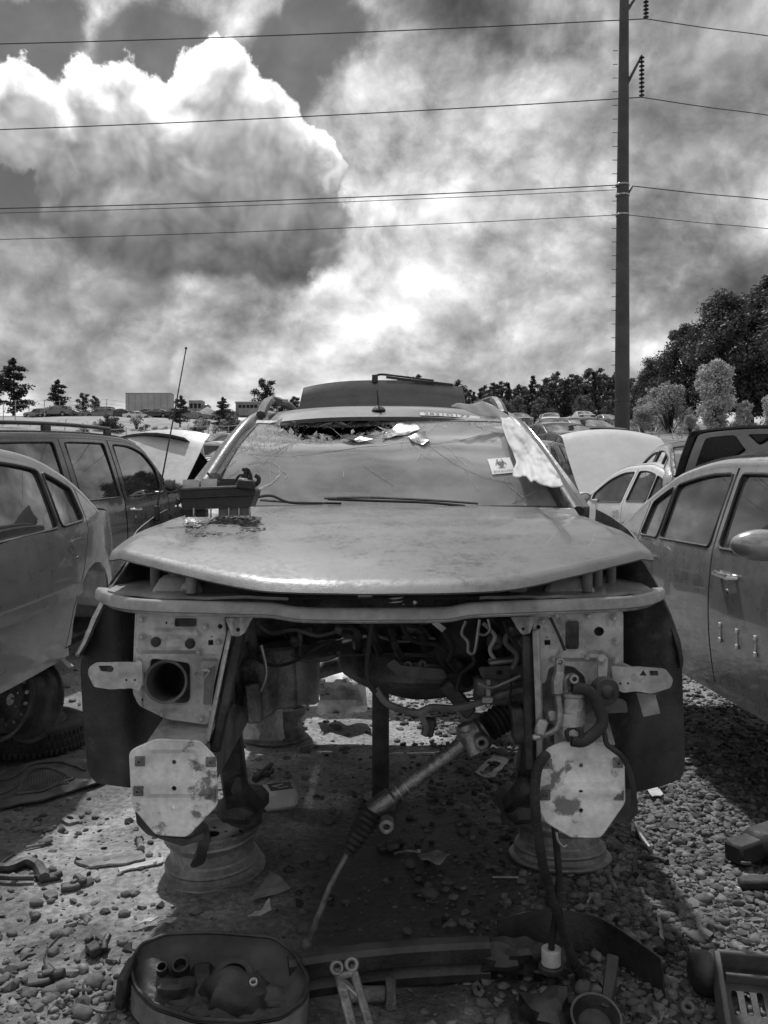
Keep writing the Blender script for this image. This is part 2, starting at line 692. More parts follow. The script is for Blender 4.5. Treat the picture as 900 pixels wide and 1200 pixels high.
grime('hood_paint', .105, .30, .0, .16, 8.0, .05, 200, coat=.5, dust=.38, dust_v=.13, crough=.13)
grime('silver_paint', .34, .28, .5, .08, 2.0, .0, coat=1.0, dust=.12, crough=.04)
grime('grey_paint', .32, .33, .3, .12, 2.0, .0, coat=.8, dust=.15, crough=.06)
grime('dark_paint', .022, .22, .0, .3, 3.0, .0, coat=.8, dust=.06, crough=.05)
grime('white_paint', .72, .35, .0, .08, 2.0, .0, coat=.5, dust=.1, dust_v=.6)
grime('pale_paint', .5, .4, .0, .15, 2.0, .0, coat=.4, dust=.15)
grime('mid_paint', .18, .35, .0, .2, 2.0, .0, coat=.5, dust=.2)
grime('panel_paint', .46, .42, .15, .34, 7.0, .08, 90, dust=.1, spots=.4, spot_v=.12)
grime('tie_bar_paint', .30, .42, .0, .35, 6.0, .06, 120, coat=.2, dust=.30, dust_v=.26)
grime('plate_paint', .80, .42, .0, .24, 9.0, .1, 60, spots=.85, spot_v=.10, spot_s=1.1)
grime('black_plastic', .032, .45, .0, .5, 7.0, .14, 90, dust=.42, dust_v=.20)  # dust on upward faces, made heavier to paint in their highlights
grime('liner_plastic', .05, .60, .0, .7, 4.5, .2, 120, dust=.15, spots=.5, spot_v=.12)
grime('dark_metal', .09, .5, .3, .5, 8.0, .2, 70, dust=.35, dust_v=.24)
grime('bay_metal', .17, .5, .3, .6, 7.0, .15, 70, dust=.3, dust_v=.25, spots=.4, spot_v=.04)
grime('rust_metal', .25, .6, .4, .55, 9.0, .35, 70, dust=.35, dust_v=.28, spots=.55, spot_v=.07)
grime('rim_metal', .36, .48, .55, .4, 8.0, .2, 80, dust=.35, dust_v=.34, spots=.4, spot_v=.07)
grime('bare_steel', .42, .38, .7, .3, 8.0, .1, 90, dust=.15, spots=.3, spot_v=.14)
grime('aluminium', .36, .42, .75, .35, 12.0, .2, 90, dust=.2, dust_v=.25, spots=.5, spot_v=.10)
grime('chrome', .75, .12, 1.0, .1, 10.0, .0)
grime('rubber', .03, .65, .0, .4, 14.0, .15, 120, dust=.25, dust_v=.22)
grime('tyre_rubber', .04, .75, .0, .35, 10.0, .2, 140, dust=.35, dust_v=.26)
grime('hose_grey', .20, .6, .0, .3, 16.0, .1, 100)
grime('cloth_white', .78, .8, .0, .08, 6.0, .05, 200, spec=.2)
grime('sticker_white', .80, .5, .0, .06, 20.0, 0)
grime('ink', .02, .5, .0, .05, 20.0, 0)
grime('jug_white', .78, .35, .0, .12, 8.0, .03, 80)
grime('mat_rubber', .085, .7, .0, .3, 9.0, .2, 180, dust=.7, dust_v=.24)
grime('trim_grey', .12, .5, .0, .3, 8.0, .1, 90, dust=.3, dust_v=.26)
grime('seat_cloth', .14, .85, .0, .3, 9.0, .1, 160, spec=.2)
grime('interior_dark', .03, .7, .0, .4, 6.0, .05, 60, spec=.2)
grime('cardboard', .36, .85, .0, .25, 9.0, .1, 90, spec=.2)
grime('paper', .6, .7, .0, .2, 12.0, .02, 90, spec=.2)
grime('wood_grey', .3, .8, .0, .35, 11.0, .3, 70, spec=.2)
grime('stone', .17, .75, .0, .3, 18.0, .25, 90, dust=.12, dust_v=.26, spec=.35, island=.5)
grime('gravel_stone', .16, .78, .0, .3, 30.0, .0, spec=.35, island=.75)
grime('pole_steel', .075, .6, .3, .25, .8, .05, 8)
grime('insulator', .03, .3, .0, .2, 6.0, 0)
grime('bark', .05, .9, .0, .3, 3.0, .3, 14, spec=.2)
grime('trailer_wall', .42, .6, .0, .12, .5, 0)
grime('concrete', .35, .85, .0, .25, 1.2, .1, 10, spec=.2)
grime('lamp_clear', .7, .1, 0, .1, 5, 0, coat=.5)
glass('car_glass', .62, .14, .34, .02, 1.0, 3)
glass('dark_glass', .30, .10, .22, .02, 1.0, 3)
glass('windshield_glass', .6, .52, .50, .045, .95, 2.2, fres=6.0)
grime('glass_flap', .20, .25, .0, .3, 20.0, 0, spec=.9, coat=.6)
grime('glass_crumbs', .62, .35, .0, .3, 60.0, 0, spec=.8)


def leaf_mat(name, v, var=.45):
    m = bpy.data.materials.new(name); m.use_nodes = True
    t = m.node_tree; t.nodes.clear(); k = NT(t)
    g = k.node('ShaderNodeNewGeometry').outputs['Random Per Island']
    c = k.grey(k.ramp(g, 0, 1, v * (1 - var), v * (1 + var), False))
    d = k.node('ShaderNodeBsdfPrincipled'); d.inputs['Roughness'].default_value = .55; k.link(c, d.inputs['Base Color'])
    d.inputs['Specular IOR Level'].default_value = .35
    tr = k.node('ShaderNodeBsdfTranslucent'); k.link(c, tr.inputs[0])
    mx = k.node('ShaderNodeMixShader'); mx.inputs[0].default_value = .3
    k.link(d.outputs[0], mx.inputs[1]); k.link(tr.outputs[0], mx.inputs[2])
    o = k.node('ShaderNodeOutputMaterial'); k.link(mx.outputs[0], o.inputs[0])
    MAT[name] = m


leaf_mat('leaf_dark', .10)
leaf_mat('leaf_mid', .13)
leaf_mat('leaf_pale', .48)
leaf_mat('leaf_pine', .06)
leaf_mat('leaf_dry', .40)


# ------------------------------------------------------------------ ground
H_RIGHT = hermite([(-80, -.5), (0, 0), (7.5, 0), (12, .35), (20, 1.35), (40, 3.9), (60, 5.9), (90, 8.6), (150, 13.2), (220, 17.0), (400, 22), (900, 26), (2600, 30)])
H_LEFT = hermite([(-80, -.5), (0, 0), (7.5, 0), (12, .25), (20, .75), (40, 2.3), (70, 4.7), (104, 8.2), (112, 9.4), (126, 12.7), (135, 13.7), (150, 15.1), (166, 16.5), (220, 19.5), (400, 23), (900, 25), (2600, 30)])


def ground_z(x, y):
    k = sstep(-.32, .05, x / max(y, 4))
    z = H_LEFT(y) * (1 - k) + H_RIGHT(y) * k
    amp = .016 if y < 8 else min(.016 + (y - 8) * .006, .5)
    z += amp * noise.fractal((x * 1.3, y * 1.3, 1.7), .8, 2.1, 4)
    if y < 11:
        z += .006 * noise.fractal((x * 9, y * 9, 4.2), .9, 2.2, 3)
        # tyre-rutted mud pushed up under the far end of the wreck
        z += .03 * math.exp(-((x + .35) / .5)**2 - ((y - 5.9) / .7)**2)
    elif y > 30:
        z += .35 * noise.noise((x * .06, y * .06, 9))
    return z


def axis(dense0, dense1, step, lo, hi, grow=1.13):
    a = list(np.arange(dense0, dense1, step))
    x, s = dense1, step
    while x < hi:
        a.append(x); s *= grow; x += s
    a.append(hi)
    x, s = dense0 - step, step
    b = []
    while x > lo:
        b.append(x); s *= grow; x -= s
    b.append(lo)
    return sorted(set(b + a))


gx = axis(-3.4, 3.6, .055, -1500, 1500, 1.12)
gy = axis(1.9, 8.5, .055, -70, 2600, 1.09)
gv = [(x, y, ground_z(x, y)) for y in gy for x in gx]
nx = len(gx)
gf = [(j * nx + i, j * nx + i + 1, (j + 1) * nx + i + 1, (j + 1) * nx + i) for j in range(len(gy) - 1) for i in range(nx - 1)]


def ground_material():
    m = bpy.data.materials.new('ground_dirt'); m.use_nodes = True
    t = m.node_tree; t.nodes.clear(); k = NT(t)
    pos = k.node('ShaderNodeNewGeometry').outputs['Position']
    X, Y, Z = k.sep(pos)
    n_big = k.noise(pos, .55, 6, .6)
    n_mid = k.noise(pos, 3.2, 7, .62)
    n_fine = k.noise(pos, 38, 6, .65)
    v = k.ramp(n_mid, .25, .75, .16, .33)
    v = k.m('MULTIPLY', v, k.ramp(n_big, .3, .7, .8, 1.15))
    v = k.m('MULTIPLY', v, k.ramp(n_fine, .3, .7, .6, 1.3))
    # trampled pale crust in places
    v = k.m('MULTIPLY', v, k.ramp(k.noise(pos, 1.3, 8, .7, .6), .52, .68, 1.0, 1.45))
    # oily, coolant-soaked soil under the stripped front end, its shade partly painted in
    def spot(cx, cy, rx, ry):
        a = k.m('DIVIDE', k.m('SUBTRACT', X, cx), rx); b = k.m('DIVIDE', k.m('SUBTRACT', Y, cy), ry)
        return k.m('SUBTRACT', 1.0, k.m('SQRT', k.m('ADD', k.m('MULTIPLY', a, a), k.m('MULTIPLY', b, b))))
    oil_shade = k.m('MAXIMUM', spot(.12, 3.3, .50, .95), spot(.62, 2.75, .5, .5))
    oil_shade = k.ramp(k.m('ADD', oil_shade, k.m('MULTIPLY', k.m('SUBTRACT', n_mid, .5), 1.1)), -.02, .35)
    v = k.mix(k.m('MULTIPLY', oil_shade, .8), v, .035)
    pale_lit = k.ramp(k.m('ADD', k.m('MAXIMUM', spot(-.35, 5.3, 1.0, 1.5), spot(-1.05, 3.6, .55, .9)), k.m('MULTIPLY', k.m('SUBTRACT', n_mid, .5), 1.2)), .0, .5)  # pale dust; the patch under the wreck is lightened to stand in for light
    v = k.m('MULTIPLY', v, k.m('ADD', 1.0, k.m('MULTIPLY', pale_lit, .75)))
    # dry grass and weeds tone further off
    far = k.ramp(Y, 18, 60)
    v = k.mix(k.m('MULTIPLY', far, k.ramp(k.noise(pos, .12, 6, .6), .42, .62)), v, .13)
    v = k.mix(k.m('MULTIPLY', far, k.ramp(k.noise(pos, .2, 5, .6, .4), .55, .66)), v, .27)
    bankm = k.m('MULTIPLY', k.m('MULTIPLY', k.ramp(Y, 106, 112), k.ramp(Y, 150, 138)), k.ramp(X, -14, -20))
    v = k.mix(k.m('MULTIPLY', bankm, k.ramp(n_big, .35, .6, .5, .95)), v, .38)
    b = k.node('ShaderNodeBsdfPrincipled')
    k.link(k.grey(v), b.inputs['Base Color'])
    k.put(b.inputs['Roughness'], k.mix(oil_shade, .9, .55))
    b.inputs['Specular IOR Level'].default_value = .3
    bp = k.node('ShaderNodeBump'); bp.inputs['Strength'].default_value = .95; bp.inputs['Distance'].default_value = .02
    k.link(k.m('ADD', k.noise(pos, 24, 8, .68), k.m('MULTIPLY', k.noise(pos, 120, 3, .6), .25)), bp.inputs['Height'])
    k.link(bp.outputs[0], b.inputs['Normal'])
    o = k.node('ShaderNodeOutputMaterial'); k.link(b.outputs[0], o.inputs[0])
    MAT['ground_dirt'] = m


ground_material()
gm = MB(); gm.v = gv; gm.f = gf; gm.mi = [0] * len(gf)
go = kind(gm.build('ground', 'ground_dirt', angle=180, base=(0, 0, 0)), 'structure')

# ------------------------------------------------------------------ gravel: pebbles nobody could count
ICO_V, ICO_F = [], []
_t = (1 + 5**.5) / 2
for a, b in ((-1, _t), (1, _t), (-1, -_t), (1, -_t)):
    ICO_V.append((a, b, 0))
for a, b in ((-1, _t), (1, _t), (-1, -_t), (1, -_t)):
    ICO_V.append((0, a, b))
for a, b in ((_t, -1), (_t, 1), (-_t, -1), (-_t, 1)):
    ICO_V.append((a, 0, b))
ICO_V = np.array(ICO_V) / math.sqrt(1 + _t * _t)
ICO_F = np.array([(0, 11, 5), (0, 5, 1), (0, 1, 7), (0, 7, 10), (0, 10, 11), (1, 5, 9), (5, 11, 4), (11, 10, 2), (10, 7, 6), (7, 1, 8),
                  (3, 9, 4), (3, 4, 2), (3, 2, 6), (3, 6, 8), (3, 8, 9), (4, 9, 5), (2, 4, 11), (6, 2, 10), (8, 6, 7), (9, 8, 1)])


def gravel_density(x, y):
    """share of pebbles: the right-hand side is river gravel, the left is trodden mud"""
    k = sstep(-.1, .9, x + .25 * noise.noise((x * .9, y * .9, 0)) * 2)
    c = .5 + .5 * noise.noise((x * 1.6, y * 1.6, 5))
    lead = .28 * sstep(3.1, 2.5, y) * (1 - sstep(-.5, .2, abs(x + 1.3) - 1.0))
    mud = sstep(.95, .5, abs(x - .05)) * sstep(4.3, 3.9, y)
    return max(.07 + .93 * k, lead) * (.35 + .65 * c) * (1 - .72 * mud)


def scatter(n, smin, smax, pw, region, dens, name):
    vs = []
    cnt = 0
    x0, x1, y0, y1 = region
    while cnt < n:
        u = random.random()
        y = y0 * (y1 / y0)**u if y0 > 0 else y0 + (y1 - y0) * u
        lim = .47 * y + .1
        x = rng(max(x0, -lim), min(x1, lim))
        if random.random() > dens(x, y): 
            continue
        s = smin + (smax - smin) * random.random()**pw
        A = ICO_V * (1 + .30 * RNG.standard_normal((12, 1))) * np.array([s, s * rng(.6, 1), s * rng(.4, .7)])
        a = rng(0, 2 * PI); ca, sa = math.cos(a), math.sin(a)
        A = A @ np.array([[ca, sa, 0], [-sa, ca, 0], [0, 0, 1]])
        A[:, 0] += x; A[:, 1] += y; A[:, 2] += ground_z(x, y) + s * rng(.02, .3)
        vs.append(A); cnt += 1
    V = np.concatenate(vs)
    F = (ICO_F[None] + (np.arange(n) * 12)[:, None, None]).reshape(-1, 3)
    me = bpy.data.meshes.new(name)
    me.vertices.add(len(V)); me.vertices.foreach_set('co', V.ravel())
    me.loops.add(F.size); me.loops.foreach_set('vertex_index', F.ravel().astype(np.int32))
    me.polygons.add(len(F)); me.polygons.foreach_set('loop_start', np.arange(0, F.size, 3, dtype=np.int32))
    me.polygons.foreach_set('use_smooth', np.repeat(RNG.random(n) < .45, 20))
    me.update(calc_edges=True)
    me.materials.append(MAT['gravel_stone'])
    o = bpy.data.objects.new(name, me); COL.objects.link(o)
    return o


g1 = kind(scatter(30000, .004, .027, 2.4, (-4, 4.6, 2.25, 10.5), gravel_density, 'gravel'), 'stuff')
tag(g1, 'river gravel and crumbs of soil strewn over the muddy ground', 'gravel')

# larger stones that can be picked out
stone_meshes = []
for i in range(8):
    b = MB(); b.blob((0, 0, 0), (1, .76, .52), 12, 8, wob=.35, seed=i * 3.3 + 1)
    o = b.build('stone', 'stone', angle=180, base=(0, 0, 0))
    stone_meshes.append(o.data); bpy.data.objects.remove(o)
n_st = 0
while n_st < 170:
    y = 2.35 * (7.5 / 2.35)**random.random()
    x = rng(-.47 * y, .47 * y)
    if random.random() > .25 + .75 * gravel_density(x, y): continue
    s = .018 + .024 * random.random()**2
    o = bpy.data.objects.new('stone', stone_meshes[n_st % 8]); COL.objects.link(o)
    o.scale = (s, s, s); o.rotation_euler = (rng(-.2, .2), rng(-.2, .2), rng(0, 6.28))
    o.location = (x, y, ground_z(x, y) + s * .25)
    tag(o, 'rounded grey river stone half bedded in the dirt', 'stone', 'loose stones on the ground')
    n_st += 1
for (px, py, w_) in ((67, 1093, 17), (148, 1048, 14), (146, 1072, 15), (14, 1091, 14), (485, 1080, 0), (36, 1150, 20), (96, 1192, 26), (60, 1165, 22), (127, 1172, 14), (118, 1143, 12), (745, 1180, 22), (735, 1170, 18), (630, 1008, 20), (683, 1040, 18), (590, 1158, 16), (770, 1122, 14), (806, 1020, 14)):
    if not w_: continue
    g = G(px, py); s = w_ / 1000 * g.y / 2
    o = bpy.data.objects.new('stone', stone_meshes[(px + py) % 8]); COL.objects.link(o)
    o.scale = (s, s, s); o.rotation_euler = (0, 0, rng(-.5, .5)); o.location = (g.x, g.y, ground_z(g.x, g.y) + s * .3)
    tag(o, 'rounded grey river stone half bedded in the dirt', 'stone', 'loose stones on the ground')


# ------------------------------------------------------------------ car builder
# local frame: +Y forward, X lateral, Z up; u runs from the nose (0) to the tail (L)
SEDAN = dict(L=4.9, w=.90, sill=.24, belt=.93,
             hood=[(0.02, .66), (.12, .74), (.6, .83), (1.45, .95)],
             side=[(1.45, .95), (1.8, 1.15), (2.2, 1.335), (2.55, 1.40), (3.0, 1.405), (3.45, 1.33), (3.85, 1.16), (4.2, .99)],
             deck=[(4.2, .99), (4.5, .965), (4.8, .93), (4.9, .88)],
             arch=((.98, .33, .37), (3.78, .33, .37)),
             doors=[('front_door', [(1.66, .29), (2.74, .29), (2.76, .93), (2.82, 9)], (1.66, .93)),
                    ('rear_door', [(2.755, .29), (3.36, .29), (3.44, .50), (3.60, .68), (3.70, .90), (3.66, 9)], (2.775, .93))],
             wins=[('front_window', 0, [(1.78, .945), (2.715, .945), (2.765, 9)]),
                   ('rear_window', 1, [(2.84, .955), (3.36, .955), (3.36, 9), (2.885, 9)]),
                   ('quarter_window', 1, [(3.40, .955), (3.62, .955), (3.60, 9), (3.40, 9)])],
             lean=.07, tail=.05, tumble=.40, ws=(1.45, 2.2), rg=(3.45, 4.2), crown=.05)
SEDAN_LONG = dict(SEDAN, L=5.08, side=[(1.45, .95), (1.8, 1.15), (2.2, 1.325), (2.55, 1.38), (3.0, 1.385), (3.5, 1.335), (3.95, 1.18), (4.38, .99)],
                  deck=[(4.38, .99), (4.7, .965), (4.98, .93), (5.08, .88)], rg=(3.5, 4.38), arch=((.98, .33, .37), (3.95, .33, .37)), tumble=.36,
                  doors=[SEDAN['doors'][0], ('rear_door', [(2.755, .29), (3.52, .29), (3.60, .50), (3.76, .68), (3.90, .90), (3.90, 9)], (2.775, .93))],
                  wins=[SEDAN['wins'][0], ('rear_window', 1, [(2.815, .945), (3.52, .945), (3.54, 9), (2.86, 9)]), ('quarter_window', 1, [(3.555, .945), (3.86, .945), (3.84, 9), (3.575, 9)])])
SEDAN_SHORT = dict(SEDAN_LONG, L=4.62, tail=.42, side=SEDAN['side'][:5] + [(3.45, 1.35), (3.85, 1.20), (4.20, .98)],
                   deck=[(4.20, .98), (4.4, .955), (4.56, .92), (4.62, .86)], rg=(3.45, 4.20), arch=((.98, .33, .37), (3.95, .33, .36)))
WAGON = dict(L=4.95, w=.93, sill=.34, belt=1.10,
             hood=[(0.02, .86), (.10, .98), (.6, 1.05), (1.40, 1.12)],
             side=[(1.40, 1.12), (1.65, 1.38), (1.95, 1.63), (2.3, 1.70), (3.2, 1.72), (4.5, 1.70), (4.78, 1.64), (4.93, 1.12)],
             deck=[(4.93, 1.12), (4.95, 1.0)],
             arch=((.95, .40, .42), (3.85, .40, .42)),
             doors=[('front_door', [(1.58, .42), (2.62, .42), (2.62, 1.1), (2.62, 9)], (1.58, 1.1)),
                    ('rear_door', [(2.64, .42), (3.30, .42), (3.42, .68), (3.50, 1.0), (3.50, 9)], (2.64, 1.1))],
             wins=[('front_window', 0, [(1.72, 1.13), (2.54, 1.13), (2.54, 9)]),
                   ('rear_window', 1, [(2.70, 1.13), (3.42, 1.13), (3.42, 9), (2.72, 9)]),
                   ('cargo_window', -1, [(3.60, 1.13), (4.62, 1.13), (4.55, 9), (3.60, 9)])],
             tumble=.24, ws=(1.40, 1.95), rg=(4.78, 4.93), crown=.04)


def make_car(name, label, cat, spec, paint, glass_mat='car_glass', res=.09, loc=(0, 0, 0), rot=(0, 0, 0), group=None, detail=True,
             wheels=True, hood_open=0, deck_open=0, sides=(-1, 1), one_mesh=False, rack=False, moulding=None, handle='bar', trim='black_plastic',
             seats=True, mirror=True):
    L, w_, sill, belt = spec['L'], spec['w'], spec['sill'], spec['belt']
    fh = hermite(spec['hood']); fs = hermite(spec['side']); fd = hermite(spec['deck'])
    u_c, u_h = spec['ws']; u_r, u_d = spec['rg']

    def plan(u):
        t = (u - L * .52) / (L * .52)
        return 1 - .13 * abs(t)**3.2 - (spec.get('tail', .05) * max(0, t)**3)

    def Wd(u, z):
        b = w_ * plan(u)
        if z < belt:
            s = (z - sill) / (belt - sill)
            return b * (.915 + .085 * math.sin(PI * (.16 + .60 * s)))
        s = z - belt
        return b * (.915 + .085 * math.sin(PI * .76)) - spec['tumble'] * s - .10 * s * s

    def pt(u, z, sg, off=0):
        return Vector((sg * (Wd(u, z) + off), L / 2 - u, z))

    root = None
    acc = MB(); slots = [paint, glass_mat, 'rubber', 'interior_dark', 'chrome', 'rim_metal', trim, 'tyre_rubber', 'lamp_clear']
    if not one_mesh:
        root = thing(name, label, cat, loc, group, rot)

    def emit(nm, mb, mat, parent=None):
        if one_mesh:
            i = slots.index(mat) if mat in slots else 0
            o = len(acc.v); acc.v += mb.v; acc.f += [tuple(k + o for k in f) for f in mb.f]; acc.mi += [i] * len(mb.f)
            return None
        return mb.build(nm, mat, parent or root, world=False)

    def top(u, drop):
        return fs(u) - drop

    def resolve(pts, drop):
        """replace z=9 marks by the roof-rail line, following it between marks"""
        out = []
        for i, (u, z) in enumerate(pts):
            out.append((u, top(u, drop) if z == 9 else z))
        return out

    def follow(u0, u1, drop, n=10):
        return [(u0 + (u1 - u0) * k / n, top(u0 + (u1 - u0) * k / n, drop)) for k in range(n + 1)]

    doors = []
    for nm, pts, front in spec['doors']:
        poly = []
        for (u, z) in pts:
            poly.append((u, z) if z != 9 else None)
        u_end = pts[-1][0]
        fr_u = front[0]
        # front edge: where does the roof rail start over this door
        if nm == 'front_door':
            us = fr_u + .08
            while top(us, .05) < front[1] + .01: us += .01
            roofl = follow(u_end, us, .05, 14)
        else:
            roofl = follow(u_end, fr_u + spec.get('lean', 0), .05, 10)
        poly = [p for p in poly if p] + roofl + [front]
        doors.append((nm, poly))
    wins = []
    for nm, di, pts in spec['wins']:
        lo = [p for p in pts if p[1] != 9]; hi = [p for p in pts if p[1] == 9]
        if nm == 'front_window':
            us = lo[0][0]
            while top(us, .082) < belt + .05: us += .01
            poly = lo + follow(hi[0][0], us, .082, 12)
        else:
            poly = lo + follow(hi[0][0], hi[-1][0], .080, 8)
        poly = rpoly([poly[i] for i in range(len(poly))], .03, 2) if res < .12 else poly
        wins.append((nm, di, poly))

    def arch_pts(cx, cz, r, z0, n=10):
        a0 = math.asin(max(-1, min(1, (z0 - cz) / r)))
        return [(cx + r * math.cos(a0 + (PI - 2 * a0) * k / n), cz + r * math.sin(a0 + (PI - 2 * a0) * k / n)) for k in range(n + 1)]

    A0, A1 = spec['arch']
    dz = .006
    d0 = spec['doors'][0]; d1 = spec['doors'][-1]
    fender = [(.10, .36)] + list(reversed(arch_pts(*A0, sill + .06))) + [(d0[2][0] - .012, sill + .06), (d0[2][0] - .012, fh(d0[2][0]) - .02)] \
        + [(u, fh(u) - .012) for u in np.linspace(min(u_c, d0[2][0] - .02), .06, 10)] + [(.05, .5)]
    rear_edge = [(u + .012, z) for (u, z) in d1[1][1:-1]]
    quarter = [(rear_edge[0][0], sill + .06)] + list(reversed(arch_pts(*A1, sill + .06))) + [(L - .10, .38), (L - .03, .6)]
    quarter += [(u, fd(u) - .012) for u in np.linspace(L - .03, u_d, 6)]
    ue = d1[1][-1][0]
    quarter += follow(u_d - .03, ue + .012, .05, 10) + list(reversed(rear_edge[1:] if rear_edge[0][1] < .3 else rear_edge[1:]))
    quarter = [p for i, p in enumerate(quarter) if i == 0 or (Vector(p) - Vector(quarter[i - 1])).length > 1e-3]

    for sg in sides:
        fl = sg > 0
        def mapf(off=0.0):
            return lambda u, z: pt(u, z, sg, off)
        f = MB().panel(fender, [], mapf(), .012, res, flip=fl)
        emit('front_fender', f, paint)
        qh = [wp for (nm, di, wp) in wins if di == -1]
        emit('rear_quarter', MB().panel(quarter, qh, mapf(), .012, res, flip=fl), paint)
        for i, (nm, poly) in enumerate(doors):
            holes = [wp for (_, di, wp) in wins if di == i]
            d = emit(nm, MB().panel(poly, holes, mapf(), .02, res, flip=fl), paint)
            if detail:
                uh = spec['doors'][i][1][1][0] - (.16 if i == 0 else -.16)
                zh = belt - .10
                if i == 1: uh = spec['doors'][1][1][-2][0] - .20
                h = MB()
                if handle == 'bar':
                    h.tube([pt(uh - .10, zh, sg, -.002), pt(uh - .095, zh, sg, .03), pt(uh + .06, zh + .006, sg, .034), pt(uh + .065, zh + .006, sg, .0)], [.014, .016, .012, .014], 8)
                else:
                    h.panel(ellip(uh, zh, .115, .052, 18), [], mapf(.004), .008, .05, flip=fl)
                    h.panel(rrect(uh - .085, zh - .002, uh + .085, zh + .034, .014), [], mapf(.014), .012, .05, flip=fl)
                emit('door_handle', h, 'chrome' if handle == 'bar' else paint, d)
                kk = MB(); c = pt(uh - .02, zh - .07, sg)
                kk.cyl(c - Vector((sg * .004, 0, 0)), c + Vector((sg * .006, 0, 0)), .011, 10, .002)
                emit('lock', kk, 'chrome', d)
            if moulding and detail:
                u0 = min(p[0] for p in poly if p[1] < .5) + .02; u1 = spec['doors'][0][1][1][0] - .03
                if i == 1: u1 = spec['doors'][1][1][3][0] - .09
                emit('side_moulding', MB().panel(rrect(u0, moulding - .03, u1, moulding + .03, .01), [], mapf(.030), .034, .08, flip=fl), paint, d)
        for nm, di, wp in wins:
            emit(nm, MB().panel(wp, [], mapf(-.012), .004, res * 1.3, flip=fl), glass_mat)
            if detail:
                emit('window_seal', MB().tube([pt(u, z, sg, -.001) for u, z in wp], .009, 6, closed=True), trim)
        # rocker and dark backing behind the shut lines
        rk = MB().panel([(A0[0] + A0[2], sill), (A1[0] - A1[2], sill), (A1[0] - A1[2] - .02, sill + .05), (A0[0] + A0[2] + .02, sill + .05)], [], mapf(-.005), .05, .12, flip=fl)
        emit('rocker_panel', rk, paint)
        bk = MB().panel([(d0[2][0] - .06, sill + .05), (A1[0] - A1[2] + .02, sill + .05), (A1[0] - .12, belt - .06), (d0[2][0] - .06, belt - .06)], [], mapf(-.05), .02, .25, flip=fl)
        emit('door_card', bk, 'interior_dark')
        # roof rail strip above the doors (A pillar, drip rail, C pillar)
        us = list(np.linspace(u_c + .02, u_d - .02, 34))
        rl = MB()
        rv, rf = [], []
        for k, u in enumerate(us):
            z = fs(u)
            rv += [pt(u, z - .052, sg, .0), pt(u, z - .028, sg, .004), pt(u, z - .008, sg, -.004), pt(u, z, sg, -.03)]
            if k:
                o = (k - 1) * 4
                for q in range(3):
                    rf.append((o + q, o + 4 + q, o + 5 + q, o + 1 + q) if sg < 0 else (o + q, o + 1 + q, o + 5 + q, o + 4 + q))
        rl.add(rv, rf)
        emit('roof_rail', rl, paint)
        if detail and mirror:
            mu = d0[2][0] + .30; mz = belt + .06
            base_p = pt(mu, mz - .03, sg, -.01)
            mm = MB()
            mm.tube([base_p, base_p + Vector((sg * .06, .03, .0)), base_p + Vector((sg * .12, .05, .03))], [.04, .035, .03], 10, flat=.6)
            T = Matrix.Translation(base_p + Vector((sg * .19, .04, .055))) @ Euler((0, 0, sg * R(-12))).to_matrix().to_4x4()
            mm.blob((0, 0, 0), (.118, .07, .062), 18, 12, T)
            md = emit('mirror', mm, paint)
            gg = MB(); gg.panel(ellip(0, 0, .095, .048, 18), [], lambda a, b: T @ Vector((a, -.058 - .2 * (a * a + b * b) * 0, b)), .004, .05)
            emit('mirror_glass', gg, 'chrome', md)
        if wheels:
            for (cx, cz, r) in spec['arch']:
                tr = r - .06
                wm = MB()
                M = Matrix.Translation(Vector((sg * (w_ * plan(cx) - .13), L / 2 - cx, tr))) @ Matrix.Rotation(R(90), 4, 'Y')
                wm.lathe([(tr * .62, -.09), (tr * .9, -.10), (tr, -.07), (tr, .07), (tr * .9, .10), (tr * .62, .09)], 18 if detail else 10, M, close=True)
                wo_ = emit('wheel', wm, 'tyre_rubber')
                rm = MB(); rm.lathe([(.001, .03 * sg), (tr * .2, .05 * sg), (tr * .5, .02 * sg), (tr * .62, .085 * sg)], 18 if detail else 8, M)
                emit('rim', rm, 'rim_metal', wo_)
    # ---- surfaces across the car
    def across(fz, u0, u1, crown, inset, bow0=0, bow1=0):
        def fn(s, t):
            u = u0 + (u1 - u0) * t; v = s * 2 - 1
            z = fz(u)
            y = (Wd(u, z) - inset) * v
            uu = u - (bow0 * (1 - t) + bow1 * t) * (1 - v * v)
            return Vector((y, L / 2 - uu, z + crown * (1 - abs(v)**2.4)))
        return fn
    nd = 14 if res < .12 else 6
    def hinge(mb, u, z, ang):
        if ang:
            T = Matrix.Translation((0, L / 2 - u, z)) @ Matrix.Rotation(ang, 4, 'X') @ Matrix.Translation((0, -(L / 2 - u), -z))
            mb.v = [tuple(T @ Vector(p)) for p in mb.v]
        return mb
    emit('roof', MB().grid(across(fs, u_h, u_r, spec['crown'], .028), nd, nd, .012), paint)
    hd = MB().grid(across(fh, .04, u_c - .03, .035, .012, .10, .04), nd, nd, .012)
    ho = emit('hood', hinge(hd, u_c, fh(u_c), hood_open), paint)
    if hood_open and not one_mesh:
        hu = MB().grid(across(lambda u: fh(u) - .02, .10, u_c - .08, .03, .06, .08, .04), 8, 8, .008)
        emit('hood_liner', hinge(hu, u_c, fh(u_c), hood_open), 'interior_dark', ho)
        bay = MB().grid(across(lambda u: fh(u) - .16, .10, u_c, .0, .06), 4, 4)
        emit('engine_bay', bay, 'interior_dark')
    emit('windshield', MB().grid(across(fs, u_c, u_h, spec['crown'] * .9, .035, .10, .0), nd, 8, .005), glass_mat)
    emit('rear_glass', MB().grid(across(fs, u_r, u_d, spec['crown'] * .9, .035, .0, -.07), nd, 8, .005), glass_mat)
